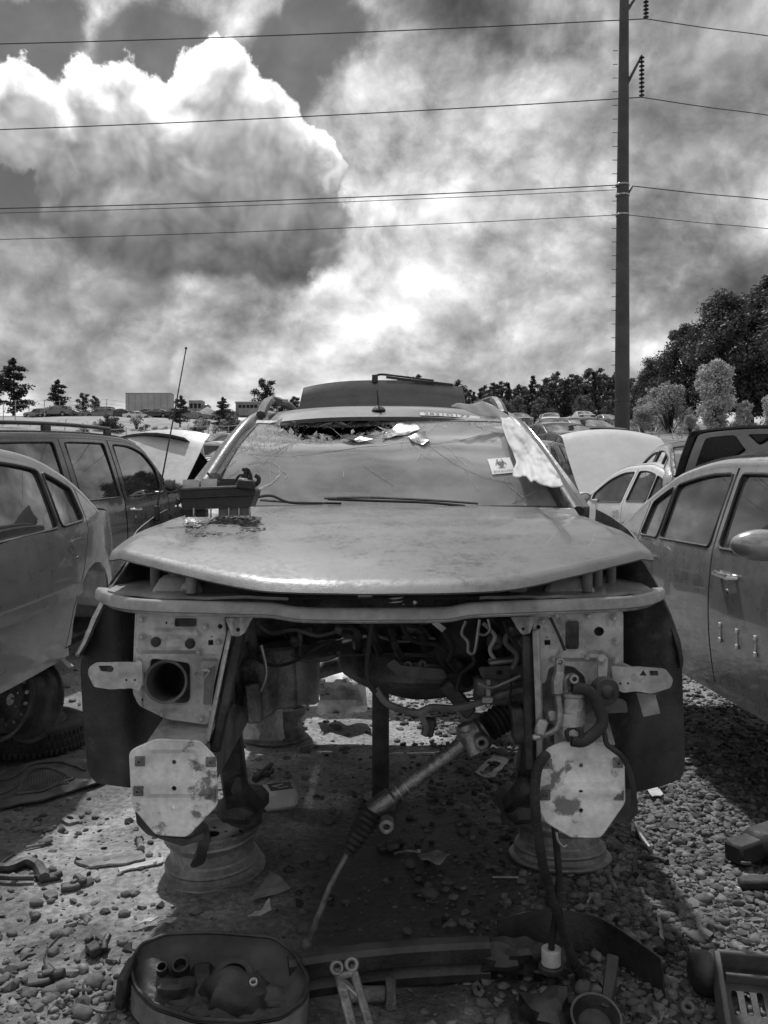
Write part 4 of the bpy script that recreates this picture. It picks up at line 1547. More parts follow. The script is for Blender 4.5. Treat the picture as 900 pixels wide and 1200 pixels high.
tb_path = smooth_path([P(123, 694, 2.62), P(140, 703, 2.52), P(180, 708, 2.44), P(280, 711, 2.40), P(318, 712, 2.39), P(352, 717, 2.39), P(400, 718, 2.39), P(450, 718, 2.39), P(520, 717, 2.39), P(552, 712, 2.39), P(620, 709, 2.40), P(720, 705, 2.44), P(752, 701, 2.52), P(768, 694, 2.62)], 5)
sec = [(.030, -.022), (.035, -.018), (.030, .012), (.022, .020), (-.01, .016), (-.014, .008), (-.07, .008), (-.07, -.012), (-.01, -.022)]
sec = [(a * .92, c * .82) for a, c in sec]
tb = sweep(tb_path, sec).build('tie_bar', 'tie_bar_paint', wk, 50)
MB().tube([p + Vector((0, -.022, -.021)) for p in tb_path], .006, 6).build('tie_bar_flange', 'bare_steel', tb)
for sg, tray in ((-1, [(126, 693), (160, 672), (182, 667), (290, 672), (330, 690), (338, 704), (180, 702)]), (1, [(562, 704), (572, 690), (610, 674), (712, 664), (738, 670), (765, 693), (715, 700)])):
    dd = lambda x, y: 2.43 + (703 - y) * .012
    def trayfn(x, y):
        d = dd(x, y); p = P(x, y, d); p.z = 1.212 + (2.9 - 1.2 * 0 - 2.43) * 0 + .02 * sstep(2.45, 2.8, d) + .008 * noise.noise((x * .03, y * .1, 4)); p.x = (x - 450) * d / 1000
        return p
    MB().panel(tray, [], trayfn, .008, 12, flip=True).build('tie_bar_tray', 'tie_bar_paint', tb)
# stamped humps and studs on the trays
for (px, py, d, sx, sy, sz) in ((212, 676, 2.55, .16, .12, .055), (664, 676, 2.55, .16, .12, .055), (222, 692, 2.47, .05, .05, .03), (606, 690, 2.47, .06, .05, .03)):
    p = P(px, py, d)
    MB().box((p.x, p.y, 1.235), (sx, sy, sz), None, .012, taper=.62).build('stamped_hump', 'tie_bar_paint', tb)
for (px, py, d) in ((182, 662, 2.62), (224, 683, 2.46), (700, 664, 2.62), (716, 662, 2.66), (688, 674, 2.5)):
    p = P(px, py, d)
    b = MB(); b.cyl((p.x, p.y, 1.215), (p.x, p.y, p.z + .02), .016, 12); b.cyl((p.x, p.y, p.z + .015), (p.x, p.y, p.z + .028), .009, 8)
    b.build('rubber_stop', 'hose_grey', tb)
# hood latch spring under the lip
b = MB(); c = P(464, 703, 2.42)
b.tube([c + Vector((.021 * math.cos(a), .021 * math.sin(a), -.012 + .0068 * a / (2 * PI) * 1.6)) for a in np.linspace(0, 10 * PI, 80)], .0034, 6)
b.build('latch_spring', 'bare_steel', tb)
b = MB(); b.box(P(428, 695, 2.45), (.05, .03, .03), None, .006); b.tube(smooth_path([P(398, 690, 2.42), P(412, 694, 2.42), P(424, 692, 2.42)], 4), .004); b.cyl(P(486, 706, 2.45), P(486, 706, 2.41), .008, 10)
b.build('latch_striker', 'bare_steel', tb)
# dark plastic air dam behind the bar and under the hood lip
MB().grid(lambda a, b: Vector((-.55 + 1.1 * a, 2.50 + .06 * b, 1.20 + .06 * b)), 20, 3, .01).build('radiator_baffle', 'black_plastic', wk)

# ---- lamp panels left and right
def emboss(x, y, feats):
    h = 0
    for (x0, y0, x1, y1, r, hh) in feats:
        dx_ = max(x0 - x, 0, x - x1); dy_ = max(y0 - y, 0, y - y1)
        h += hh * sstep(r, 0, math.hypot(dx_, dy_))
    return h


fL = [(169, 765, 231, 830, 4, -.013), (176, 741, 232, 744, 3, .010), (176, 760, 230, 762, 3, .008), (235, 770, 256, 772, 3, .012), (197, 747, 209, 758, 4, -.008), (182, 752, 183, 753, 8, .006), (223, 754, 224, 755, 8, .006)]
outL = rpoly([(160, 716), (262, 716), (264, 742), (250, 800), (243, 848), (197, 842), (164, 826), (157, 812), (158, 760)], 4)
holesL = [rrect(203.5, 723, 232, 735.5, 3.5), rpoly([(176, 770), (224, 776), (224, 822), (214, 826), (182, 818), (171, 808)], 6), ellip(258, 734, 3, 3, 10), ellip(195, 730, 1.4, 1.4, 8),
          [(244, 750), (250, 750), (250, 756), (244, 756)], ellip(167, 820, 1.5, 1.5, 8), ellip(248, 746, 1, 1, 6)]
lp = part_px('lamp_panel', outL, holesL, lambda x, y: 2.46 - emboss(x, y, fL), .004, 'panel_paint', wk, 5)
for (x, y) in ((183, 752), (223, 754)):
    b = MB(); c = P(x, y, 2.455); b.lathe([(.0145, 0), (.0145, .006), (.010, .013), (.004, .015)], 16, Matrix.Translation(c) @ Matrix.Rotation(R(90), 4, 'X')); b.build('rubber_plug', 'rubber', lp)
fR = [(632, 726, 655, 765, 3, -.010), (655, 768, 700, 772, 3, .012), (690, 760, 712, 764, 3, .010), (700, 776, 716, 798, 5, -.010), (684, 730, 686, 756, 3, .008)]
outR = rpoly([(624, 716), (729, 716), (729, 782), (716, 806), (706, 822), (690, 822), (686, 792), (672, 780), (652, 778), (642, 782), (638, 800), (630, 800)], 4)
holesR = [rrect(661, 726, 679.5, 762, 5), ellip(702, 740, 6, 5.5, 14), ellip(631, 735, 2.6, 2.6, 10), [(638, 750), (645, 750), (645, 756), (638, 756)], ellip(641, 747, 1, 1, 6)]
for o2_ in (outL, holesL[1], holesL[0]): MB().tube([P(x, y, 2.462 - emboss(x, y, fL)) for x, y in resample(o2_, 5)], .0035, 6, closed=True).build('folded_edge', 'panel_paint', lp)
rp = part_px('lamp_panel', outR, holesR, lambda x, y: 2.46 - emboss(x, y, fR), .004, 'panel_paint', wk, 5)
for o2_ in (outR, holesR[0]): MB().tube([P(x, y, 2.462 - emboss(x, y, fR)) for x, y in resample(o2_, 5)], .0035, 6, closed=True).build('folded_edge', 'panel_paint', rp)
for pn_, bl_ in ((lp, ((166, 726), (166, 746), (163, 775), (166, 800), (190, 836), (236, 842), (240, 735), (256, 752), (248, 830), (233, 764))), (rp, ((636, 728), (652, 721), (690, 722), (720, 724), (722, 752), (688, 770), (648, 772), (700, 812), (722, 775)))):
    for (x, y) in bl_:
        b = MB(); c = P(x, y, 2.452); b.cyl(c, c + Vector((0, -.008, 0)), .0068, 6, .001); b.ring(c + Vector((0, -.001, 0)), (0, 1, 0), .0098, .006, .003, 12); b.build('bolt_head', 'bare_steel', pn_)
part_px('lamp_panel_back', [(630, 778), (700, 778), (706, 830), (640, 850), (632, 800)], [], 2.52, .004, 'bay_metal', rp, 12)
# crush brackets reaching out to the fenders
fB = [(107, 778, 128, 792, 4, .004), (142, 790, 165, 803, 3, -.006)]
b = part_px('side_bracket', rpoly([(104, 782), (113, 776), (158, 776), (166, 774), (167, 800), (163, 811), (154, 806), (130, 808), (110, 805), (103, 790)], 3), [rpoly([(115, 780), (131, 780), (134, 784), (131, 788), (118, 787)], 2), ellip(148, 797, 1.5, 1.5, 8), ellip(158, 797, 1.5, 1.5, 8)],
            lambda x, y: 2.44 - emboss(x, y, fB), .006, 'panel_paint', wk, 4)
b = part_px('side_bracket', rpoly([(716, 780), (732, 782), (746, 781), (780, 784), (789, 796), (786, 806), (764, 813), (745, 810), (730, 812), (720, 806)], 3), [[(749, 792), (754, 785), (758, 792)], rpoly([(761, 786), (771, 786), (772, 792), (762, 792)], 1.5), ellip(727, 801, 1.5, 1.5, 8), ellip(736, 801, 1.5, 1.5, 8)],
            lambda x, y: 2.43 - .008 * sstep(740, 747, x) - .006 * math.sin(max(0, min(1, (x - 718) / 26)) * PI), .006, 'panel_paint', wk, 4)
MB().bar(P(718, 778, 2.5), P(745, 790, 2.5), .05, .03).build('bracket_stay', 'panel_paint', b)
part_px('torn_label', [(746, 812), (768, 814), (774, 836), (754, 840)], [], lambda x, y: 2.47 + .03 * math.sin((x + y) * .07), .002, 'cardboard', wk, 8)
# hood-support tabs of the tie bar
for pts, hl in (([(264, 724), (297, 724), (292, 728), (286, 742), (280, 746), (272, 745), (266, 730)], ellip(279, 738, 2.6, 2.6, 8)), ([(600, 723), (632, 722), (626, 728), (621, 742), (612, 744), (607, 738), (604, 730)], ellip(613, 737, 2, 2, 8))):
    part_px('tie_bar_tab', rpoly(pts, 2), [hl], lambda x, y: 2.41 + .015 * math.sin(x * .25), .005, 'panel_paint', tb, 4)
# braces running down beside the radiator opening
b = MB(); b.bar(P(270, 738, 2.43), P(243, 868, 2.40), .022, .008); b.build('brace', 'panel_paint', wk)
b = MB(); b.bar(P(283, 735, 2.5), P(252, 880, 2.5), .035, .03, .006); b.build('brace', 'dark_metal', wk)
b = MB(); b.bar(P(628, 738, 2.43), P(637, 962, 2.47), .02, .014); b.build('brace', 'panel_paint', wk)
b = MB(); b.bar(P(618, 742, 2.52), P(622, 900, 2.58), .03, .04, .006); b.build('brace', 'dark_metal', wk)
part_px('brace_gusset', rpoly([(240, 786), (252, 780), (250, 800), (246, 826), (238, 826)], 2), [ellip(244, 806, 2, 2, 8)], 2.425, .006, 'trim_grey', wk, 6)
# air duct through the lamp opening
b = MB(); ax = (P(214, 792, 2.78) - P(194, 799, 2.46)).normalized()
M = Matrix.Translation(P(194, 799, 2.45)) @ ax.to_track_quat('Z', 'Y').to_matrix().to_4x4()
b.lathe([(.052, .30), (.052, .02), (.055, .004), (.061, 0), (.0625, .006), (.059, .02), (.059, .30)], 28, M, close=True)
b.build('air_duct', 'trim_grey', wk)
b = MB(); b.grid(lambda a, c: P(165 + 70 * a, 765 + 68 * c, 2.82), 2, 2); b.build('duct_chamber', 'black_plastic', wk)
b = MB(); b.tube(smooth_path([P(229, 790, 2.44), P(238, 786, 2.42), P(245, 787, 2.42), P(240, 794, 2.43)], 4), .005, 6); b.box(P(236, 788, 2.43), (.022, .012, .01), (0, .2, 0), .003)
b.build('wire_clip', 'bare_steel', wk)

# ---- wheel-arch liners
def liner(sg):
    if sg < 0:
        out = rpoly([(152, 652), (128, 684), (104, 738), (94, 780), (97, 840), (103, 905), (112, 918), (158, 924), (205, 925), (250, 900), (250, 700), (215, 655)], 6)
        dfn = lambda x, y: 2.62 + .30 * sstep(110, 240, x) * sstep(925, 700, y) + .05 * sstep(120, 95, x) - .02 * sstep(880, 925, y) + .01 * noise.noise((x * .03, y * .03, 1)) + .012 * math.sin(x * .12)
    else:
        out = rpoly([(752, 655), (772, 690), (790, 735), (799, 775), (803, 900), (799, 912), (780, 920), (748, 928), (700, 925), (645, 900), (650, 700), (700, 656)], 6)
        dfn = lambda x, y: 2.62 + .30 * sstep(790, 660, x) * sstep(925, 700, y) + .05 * sstep(780, 803, x) + .01 * noise.noise((x * .03, y * .03, 7)) + .012 * math.sin(x * .10)
    return part_px('wheel_arch_liner', out, [], dfn, .005, 'liner_plastic', wk, 9, 80)
liner(-1); liner(1)
# ---- bumper mounting plates (octagonal) and the rails behind them
fpl = [(172, 882, 228, 899, 2.5, -.012), (172, 914, 246, 932, 3, .012), (176, 905, 240, 908, 3, -.008)]
oL = rpoly([(153, 882), (160, 877), (184, 867), (234, 869), (252, 888), (254, 942), (219, 979), (184, 977), (156, 944)], 5)
hL = [ellip(204, 893, 2.6, 2.6, 10), ellip(204, 924, 3, 3, 10), ellip(202.5, 946, 2.3, 3.2, 10)]
oR = rpoly([(632, 893), (642, 878), (660, 870), (709, 871), (730, 893), (731, 940), (703, 980), (670, 980), (640, 962), (633, 948)], 5)
hR = [ellip(681, 897, 2.6, 2.6, 10), ellip(681, 928, 2.8, 2.8, 10), ellip(681, 950, 2.6, 3, 10)]
fpr = [(664, 892, 726, 911, 2.5, -.012), (664, 922, 728, 932, 3, .012), (664, 916, 720, 918, 3, -.008)]
for o_, h_, f_, nuts, sg in ((oL, hL, fpl, ((164, 892), (247, 893), (162, 927), (246, 931)), -1), (oR, hR, fpr, ((641, 895), (724, 894), (639, 932), (725, 932)), 1)):
    p_ = part_px('bumper_plate', o_, h_, lambda x, y: 2.38 - emboss(x, y, f_), .006, 'plate_paint', wk, 5)
    MB().tube([P(x, y, 2.383) for x, y in resample(o_, 6)], .0045, 6, closed=True).build('folded_edge', 'plate_paint', p_)
    p_['label'] = 'white octagonal bumper mounting plate with rusty patches'
    for (x, y) in nuts:
        b = MB(); c = P(x, y, 2.377); b.box(c, (.028, .006, .028), None, .003); b.ring(c + Vector((0, -.006, 0)), (0, 1, 0), .0075, .0035, .008, 10); b.build('cage_nut', 'rust_metal', p_)
    cx = -.585 if sg < 0 else .565
    # rail: box section, lighter top
    rl = MB(); rl.bar((cx, 2.40, .70), (cx, 3.62, .74), .16, .15, .008); rl.build('frame_rail', 'rust_metal', wk)
    tp = MB(); tp.panel([(-.085, 2.40), (.085, 2.40), (.105, 2.62), (-.05, 2.62)], [], lambda x, y: Vector((cx + x, y, .80 + .35 * (y - 2.40))), .004, .06); tp.build('crush_can', 'panel_paint', wk)
    # lower leg of the rail, cast foot resting on the wheel
    dm = MB(); dm.bar((cx + .04 * -sg, 2.80, .98), (cx + .02 * -sg, 3.30, .30), .09, .07, .01); dm.build('rail_leg', 'dark_metal', wk)
    dm = MB(); dm.box((cx + .03 * -sg, 3.36, .285), (.16, .22, .10), (0, 0, .2 * sg), .03); dm.cyl((cx + .03 * -sg, 3.40, .20), (cx + .03 * -sg, 3.40, .30), .07); dm.bar((cx + .09 * -sg, 3.3, .30), (cx + .05 * -sg, 3.1, .45), .04, .07, .015)
    dm.build('control_arm', 'dark_metal', wk)
    # shield hanging behind the plate's lower edge
    if sg < 0: o2 = rpoly([(158, 945), (182, 980), (222, 984), (240, 975), (238, 984), (214, 992), (172, 978), (160, 965)], 3)
    else: o2 = rpoly([(728, 930), (746, 928), (748, 952), (738, 965), (712, 965), (700, 985)], 3)
    part_px('rail_skirt', o2, [], 2.44, .03, 'dark_metal', wk, 8)
part_px('tow_hook', rpoly([(230, 958), (244, 966), (246, 985), (240, 1012), (226, 1018), (222, 1014), (230, 1004), (232, 986), (226, 972)], 4), [], lambda x, y: 2.52 + .02 * math.sin(y * .1), .03, 'black_plastic', wk, 6)

# ---- inside the empty engine bay
fw = rpoly([(215, 660), (690, 660), (690, 790), (640, 800), (560, 800), (528, 786), (512, 776), (452, 768), (400, 769), (380, 776), (310, 775), (292, 760), (240, 800), (215, 800)], 4)
fwo = part_px('firewall', fw, [], lambda x, y: 3.46 + .05 * noise.noise((x * .02, y * .03, 3)) + .03 * math.sin(y * .09), .01, 'bay_metal', wk, 14)
MB().tube(smooth_path([P(288, 742, 3.40), P(298, 760, 3.40), P(316, 771, 3.40), P(345, 772.5, 3.40), P(380, 772, 3.40), P(400, 765, 3.40), P(440, 763, 3.40), P(470, 766, 3.38), P(508, 771, 3.38), P(522, 779, 3.38), P(532, 787, 3.36)], 5), .0075, 6).build('firewall_lip', 'bare_steel', fwo)  # lip in a paler metal that paints in its highlight line
MB().grid(lambda a, b: P(300 + 225 * a + 4 * math.sin(b * 9), 745 + 22 * b, 3.34 + .06 * math.sin(b * 5 + a * 7)), 24, 6, .006).build('heat_shield', 'dark_metal', fwo)
b = MB(); b.blob((.16, 3.75, .80), (.36, .42, .17), 26, 16, wob=.08); b.build('transmission_tunnel', 'bay_metal', wk)
b = MB(); c = P(548, 752, 3.18)
b.lathe([(.02, -.10), (.06, -.08), (.115, -.05), (.13, -.02), (.13, .02), (.10, .05)], 26, Matrix.Translation(c) @ Matrix.Rotation(R(-80), 4, 'X')); bo = b.build('brake_booster', 'black_plastic', wk)
part_px('label_sticker', [(506, 731), (511, 727), (523, 736), (518, 741)], [], 3.06, .001, 'sticker_white', bo, 8)
# strut towers
for sg, pts in ((-1, [(-.66, 2.95, 1.30), (-.60, 3.05, .72)]), (1, [(.66, 2.95, 1.30), (.56, 3.1, .72)])):
    b = MB(); b.bar(pts[0], pts[1], .24, .36, .05); b.build('strut_tower', 'bay_metal', wk)
b = MB(); b.bar(P(302, 770, 3.0), P(306, 838, 3.02), .11, .10, .02); b.bar(P(325, 760, 3.1), P(330, 830, 3.1), .05, .12, .01); b.build('inner_rail', 'rust_metal', wk)
b = MB(); b.bar(P(556, 808, 2.98), P(632, 812, 2.98), .075, .09, .01, (0, 0, 1)); b.build('crossmember', 'rust_metal', wk)
part_px('crossmember_bracket', rpoly([(560, 782), (628, 778), (632, 796), (600, 798), (566, 797)], 4), [ellip(585, 788, 4, 3, 10)], 2.96, .02, 'bay_metal', wk, 8)
b = MB(); b.box(P(572, 812, 2.9), (.02, .02, .10), None, .004); b.box(P(571, 820, 2.89), (.04, .02, .025), None, .004); b.build('hanger_clip', 'bare_steel', wk)
part_px('tunnel_bracket', rpoly([(452, 779), (462, 772), (470, 780), (520, 784), (524, 795), (512, 797), (466, 792)], 3), [], 3.28, .01, 'hose_grey', wk, 8)
b = MB()
for (x, y) in ((478, 779), (495, 778)):
    b.ring(P(x, y, 3.3), (0, 1, 0), .018, .007, .03, 14)
b.bar(P(462, 776, 3.33), P(522, 782, 3.33), .03, .02); b.build('mount_bushing', 'rust_metal', wk)
# hoses, cables, pipes
def cable(name, pts, d, r, mat, parent=wk, n=5, seg=8):
    dd = d if isinstance(d, (list, tuple)) else [d] * len(pts)
    o = MB().tube(smooth_path([P(x, y, e) for (x, y), e in zip(pts, dd)], n), r, seg).build(name, mat, parent)
    return o
cable('hose', [(440, 806), (452, 823), (472, 832), (492, 835), (505, 829), (532, 830), (560, 824), (588, 814), (612, 808), (634, 806)], 2.92, .0125, 'hose_grey')
cable('hose', [(498, 832), (495, 840), (500, 852), (497, 862)], 2.92, .011, 'hose_grey')
cable('cable', [(436, 726), (433, 750), (430, 775), (431, 798), (440, 812)], 2.70, .0085, 'rubber')
cable('cable', [(552, 735), (545, 752), (556, 775), (540, 790), (535, 810)], 2.95, .008, 'rubber')
cable('pipe', [(546, 728), (541, 742), (548, 752), (549, 764), (556, 764), (560, 740), (562, 726)], 2.85, .006, 'bare_steel')
cable('pipe', [(572, 726), (574, 738), (568, 744), (560, 742)], 2.85, .005, 'bare_steel')
cable('cable', [(590, 728), (600, 750), (616, 765), (634, 768)], 2.8, .006, 'rubber')
cable('cable', [(645, 724), (655, 745), (662, 762)], 2.44, .0045, 'rubber')
cable('cable', [(290, 752), (296, 768), (320, 780), (345, 775), (370, 760), (392, 748)], 2.95, .006, 'rubber')
cable('cable', [(600, 790), (598, 820), (604, 850), (612, 870), (614, 898)], 2.9, .0035, 'rubber')
b = MB()
random.seed(9)
for (x0, y0, x1, y1) in ((455, 740, 470, 770), (476, 745, 500, 760), (405, 742, 418, 756), (425, 735, 445, 765), (525, 770, 548, 800), (585, 755, 620, 780), (575, 742, 592, 768), (600, 770, 625, 760)):
    b.tube(smooth_path([P(x0, y0, 3.2), P((x0 + x1) / 2 + rng(-8, 8), (y0 + y1) / 2 + rng(-6, 6), 3.05), P(x1, y1, 3.15)], 5), rng(.012, .026), 8)
kind(b.build('bay_hoses', 'black_plastic', wk), 'stuff')
b = MB()
for i in range(26):
    x, y = rng(330, 620), rng(728, 766)
    if rng(0, 1) < .5: b.cyl(P(x, y, 3.42), P(x, y, 3.36), rng(.006, .02), 10)
    else: b.box(P(x, y, 3.38), (rng(.02, .07), .05, rng(.015, .05)), (0, rng(-.4, .4), 0), .005)
kind(b.build('bay_fittings', 'dark_metal', wk), 'stuff')

# more of the clutter left in the bay: brackets, lines and bent sheet edges, each its own part
random.seed(58)
for (x0, y0, x1, y1, d, wd_, ht, m_) in ((352, 740, 352, 770, 3.3, .05, .02, 'bay_metal'), (392, 736, 424, 748, 3.2, .03, .03, 'rust_metal'), (400, 752, 432, 744, 3.25, .02, .02, 'bare_steel'), (474, 736, 500, 742, 3.1, .04, .03, 'bay_metal'), (590, 740, 622, 736, 3.0, .05, .04, 'bay_metal'),
                                         (296, 800, 300, 846, 2.9, .05, .05, 'rust_metal'), (572, 776, 606, 772, 2.9, .04, .02, 'bare_steel'), (604, 826, 608, 868, 2.9, .10, .04, 'bay_metal'), (520, 800, 552, 836, 3.0, .05, .05, 'dark_metal'), (505, 842, 500, 862, 2.95, .04, .04, 'dark_metal')):
    MB().bar(P(x0, y0, d), P(x1, y1, d), wd_, ht, .006).build('bay_bracket', m_, wk)
for pts_, d, r_, m_ in (([(300, 730), (318, 742), (345, 738), (372, 745), (400, 738)], 3.2, .007, 'hose_grey'), ([(470, 730), (482, 750), (512, 756), (530, 770)], 3.05, .009, 'rubber'), ([(440, 745), (470, 752), (505, 748), (528, 752)], 3.15, .005, 'bare_steel'), ([(600, 735), (592, 752), (606, 768), (600, 784)], 2.85, .009, 'hose_grey'),
                        ([(560, 800), (575, 806), (592, 800), (610, 792)], 2.88, .006, 'bare_steel'), ([(306, 756), (312, 790), (300, 820)], 2.9, .006, 'bare_steel'), ([(520, 740), (530, 758), (524, 775)], 3.0, .011, 'rubber'), ([(566, 730), (580, 745), (574, 762), (584, 778)], 2.9, .007, 'paper')):
    cable('bay_line', pts_, d, r_, m_)
for (x, y, d, r_) in ((410, 742, 3.3, .03), (458, 744, 3.25, .022), (580, 752, 3.0, .03), (345, 752, 3.3, .02), (500, 745, 3.2, .018), (612, 752, 2.9, .02)):
    b = MB(); b.cyl(P(x, y, d), P(x, y, d - .04), r_, 16, .006); b.ring(P(x, y, d - .045), (0, 1, 0), r_ * .7, r_ * .35, .012, 14); b.build('bay_boss', 'bay_metal', wk)

# ---- steering rack hanging diagonally out of the bay
rk = MB()
pa, pb = P(566, 854, 2.96), P(434, 952, 2.86)
rk.tube([pa, pa.lerp(pb, .18), pa.lerp(pb, .22), pa.lerp(pb, .8), pa.lerp(pb, .82), pb], [.042, .036, .026, .025, .033, .033], 16)
rk.blob(tuple(P(553, 862, 2.93)), (.055, .05, .05), 16, 10, wob=.3, seed=2)
rk.cyl(P(545, 850, 2.93), P(560, 884, 2.90), .034)
rack = rk.build('steering_rack', 'aluminium', wk)
for (x, y, d) in ((564, 868, 2.86), (453, 966, 2.80)):
    b = MB(); b.ring(P(x, y, d), (0, 1, .1), .024, .010, .05, 18); b.build('rack_bushing', 'aluminium', rack)
def bellows(p, q, r0, r1, folds, nm):
    ax = q - p; M = Matrix.Translation(p) @ ax.to_track_quat('Z', 'Y').to_matrix().to_4x4(); L = ax.length
    pr = []
    for i in range(folds * 4 + 1):
        t = i / (folds * 4); r_ = r0 + (r1 - r0) * t
        pr.append((r_ * (1 + .13 * math.cos(i * PI / 2)), L * t))
    b = MB(); b.lathe(pr, 18, M); return b.build(nm, 'rubber', rack)
bellows(P(436, 950, 2.86), P(407, 1000, 2.82), .045, .022, 8, 'rack_bellows')
bellows(P(572, 852, 2.97), P(606, 830, 3.02), .045, .05, 7, 'rack_bellows')
b = MB(); b.tube([P(408, 998, 2.82), P(386, 1040, 2.80), P(362, 1104, 2.78)], [.0085, .0095, .012], 8); b.blob(tuple(P(360, 1108, 2.78)), (.02, .02, .026), 10, 8); b.build('tie_rod', 'rust_metal', rack)
b = MB()
for t in np.linspace(.32, .76, 8): b.ring(pa.lerp(pb, t), pb - pa, .0315, .028, .006, 14)
b.build('rack_ridges', 'bare_steel', rack)

# ---- air-conditioning drier, horn and harness on the right-hand side
b = MB(); c = P(666, 862, 2.37)
b.lathe([(.030, 0), (.042, .01), (.043, .105), (.040, .112), (.044, .114), (.044, .122), (.036, .128), (.001, .130)], 22, Matrix.Translation(c) @ Matrix.Rotation(R(3), 4, 'Y'))
dr = b.build('drier_canister', 'aluminium', wk)
b = MB(); b.ring(P(666, 840, 2.37), (0, 0, 1), .0465, .043, .036, 22); b.box(P(648, 838, 2.36), (.03, .03, .03), None, .004); b.build('canister_strap', 'bare_steel', dr)
cable('drier_pipe', [(656, 778), (655, 790), (653, 800), (654, 815), (656, 835), (654, 850), (646, 858), (634, 862)], 2.33, [.014] * 5 + [.016] * 10 + [.0085] * 21, 'aluminium', dr)
cable('drier_pipe', [(663, 812), (662, 798), (666, 793), (673, 795)], 2.345, .0085, 'aluminium', dr)
b = MB(); b.box(P(634, 852, 2.33), (.03, .025, .045), (0, .25, 0), .006); b.cyl(P(634, 863, 2.33), P(624, 864, 2.33), .009); b.build('pipe_fitting', 'bare_steel', dr)
MB().ring(P(672, 795, 2.335), (0, 1, 0), .013, .006, .03, 14).build('pipe_fitting', 'bare_steel', dr)
MB().ring(P(656, 776, 2.33), (0, 1, 0), .012, .006, .02, 14).build('pipe_fitting', 'bare_steel', dr)
b = MB(); c = P(711, 811, 2.36); Mh = Matrix.Translation(c) @ Matrix.Rotation(R(90), 4, 'X') @ Matrix.Rotation(R(12), 4, 'Y')
b.lathe([(.037, -.03), (.040, -.02), (.040, -.004), (.036, .004), (.020, .006), (.014, .012), (.006, .016), (.001, .017)], 24, Mh)
hn = b.build('horn', 'black_plastic', wk)
part_px('horn_cover', rpoly([(696, 826), (720, 818), (734, 822), (736, 835), (700, 836)], 3), [], 2.42, .02, 'trim_grey', hn, 8)
b = MB(); b.bar(P(706, 770, 2.42), P(706, 796, 2.40), .028, .006); b.cyl(P(705, 772, 2.42), P(705, 772, 2.39), .011, 12); b.ring(P(705, 772, 2.395), (0, 1, 0), .013, .008, .008, 14); b.build('horn_bracket', 'bare_steel', hn)
def wrapped(name, pts, d, r, mat='rubber', pitch=.028):
    dd = d if isinstance(d, (list, tuple)) else [d] * len(pts)
    path = smooth_path([P(x, y, e) for (x, y), e in zip(pts, dd)], 7)
    o = MB().tube(path, r, 10).build(name, mat, wk)
    b = MB()
    for i in range(1, len(path) - 1, 2):
        b.ring(path[i], path[i + 1] - path[i - 1], r * 1.06, r * .9, r * 1.1, 10)
    kind(b.build('tape_wrap', 'rubber', o), 'stuff')
    return o
wrapped('wiring_harness', [(672, 806), (690, 810), (701, 828), (706, 846), (698, 858), (684, 868), (672, 868)], 2.34, .0155)
cable('wiring_harness', [(668, 868), (664, 858), (670, 853), (680, 856), (680, 866), (670, 870)], 2.335, .008, 'rubber')
wrapped('wiring_harness', [(640, 884), (630, 900), (627, 930), (629, 965), (634, 1000), (640, 1030), (650, 1062), (662, 1100), (674, 1130), (690, 1164)], [2.36, 2.34, 2.34, 2.36, 2.40, 2.45, 2.5, 2.56, 2.6, 2.62], .0135)
wrapped('wiring_harness', [(650, 968), (653, 1000), (655, 1030), (652, 1065), (647, 1100), (646, 1122)], [2.40, 2.42, 2.46, 2.52, 2.58, 2.6], .010)
cable('wiring_harness', [(705, 846), (709, 862), (712, 873), (728, 886), (738, 905), (743, 930), (741, 950), (734, 962)], 2.355, .0075, 'rubber')
cable('wiring_harness', [(655, 1060), (660, 1085), (664, 1110), (668, 1140)], [2.5, 2.55, 2.58, 2.6], .007, 'rubber')
b = MB(); c = P(646, 1128, 2.6); b.cyl(c + Vector((0, 0, .045)), c + Vector((0, 0, -.005)), .030, 16); b.build('connector_plug', 'paper', wk)
b = MB(); b.cyl(c + Vector((0, 0, -.005)), c + Vector((0, 0, -.025)), .040, 18); b.box(c + Vector((.03, 0, -.018)), (.05, .02, .016), None, .004); b.cyl(c + Vector((0, 0, -.025)), c + Vector((0, 0, -.10)), .014, 12); b.build('connector_collar', 'dark_metal', wk)
cable('wire', [(652, 975), (654, 985), (660, 992), (664, 990)], 2.38, .004, 'bare_steel')

# ---- rear inner panels lit from behind, seen through the empty bay
part_px('rear_inner_panel', rpoly([(280, 780), (330, 776), (332, 868), (282, 866)], 4), [ellip(308, 800, 5, 8, 10)], lambda x, y: 4.75 + .06 * math.sin(x * .12), .02, 'panel_paint', wk, 10)
part_px('rear_inner_panel', rpoly([(338, 772), (372, 772), (371, 826), (345, 826), (336, 800)], 4), [], lambda x, y: 5.0 + .05 * math.sin(x * .16), .02, 'panel_paint', wk, 10)
part_px('crumpled_panel', rpoly([(372, 792), (392, 783), (410, 786), (428, 800), (431, 834), (400, 836), (371, 838), (374, 812)], 4), [], lambda x, y: 5.5 + .10 * noise.noise((x * .07, y * .09, 2)) + .05 * math.sin(y * .25), .01, 'plate_paint', wk, 4)
b = MB(); b.box((.0, 6.1, .72), (1.1, .08, .14), None, .03); b.build('rear_crossmember', 'rust_metal', wk)
b = MB(); b.tube(smooth_path([(-.55, 5.25, .36), (-.2, 5.3, .46), (.25, 5.3, .46), (.55, 5.25, .36)], 6), .05, 12); b.build('rear_axle', 'rust_metal', wk)

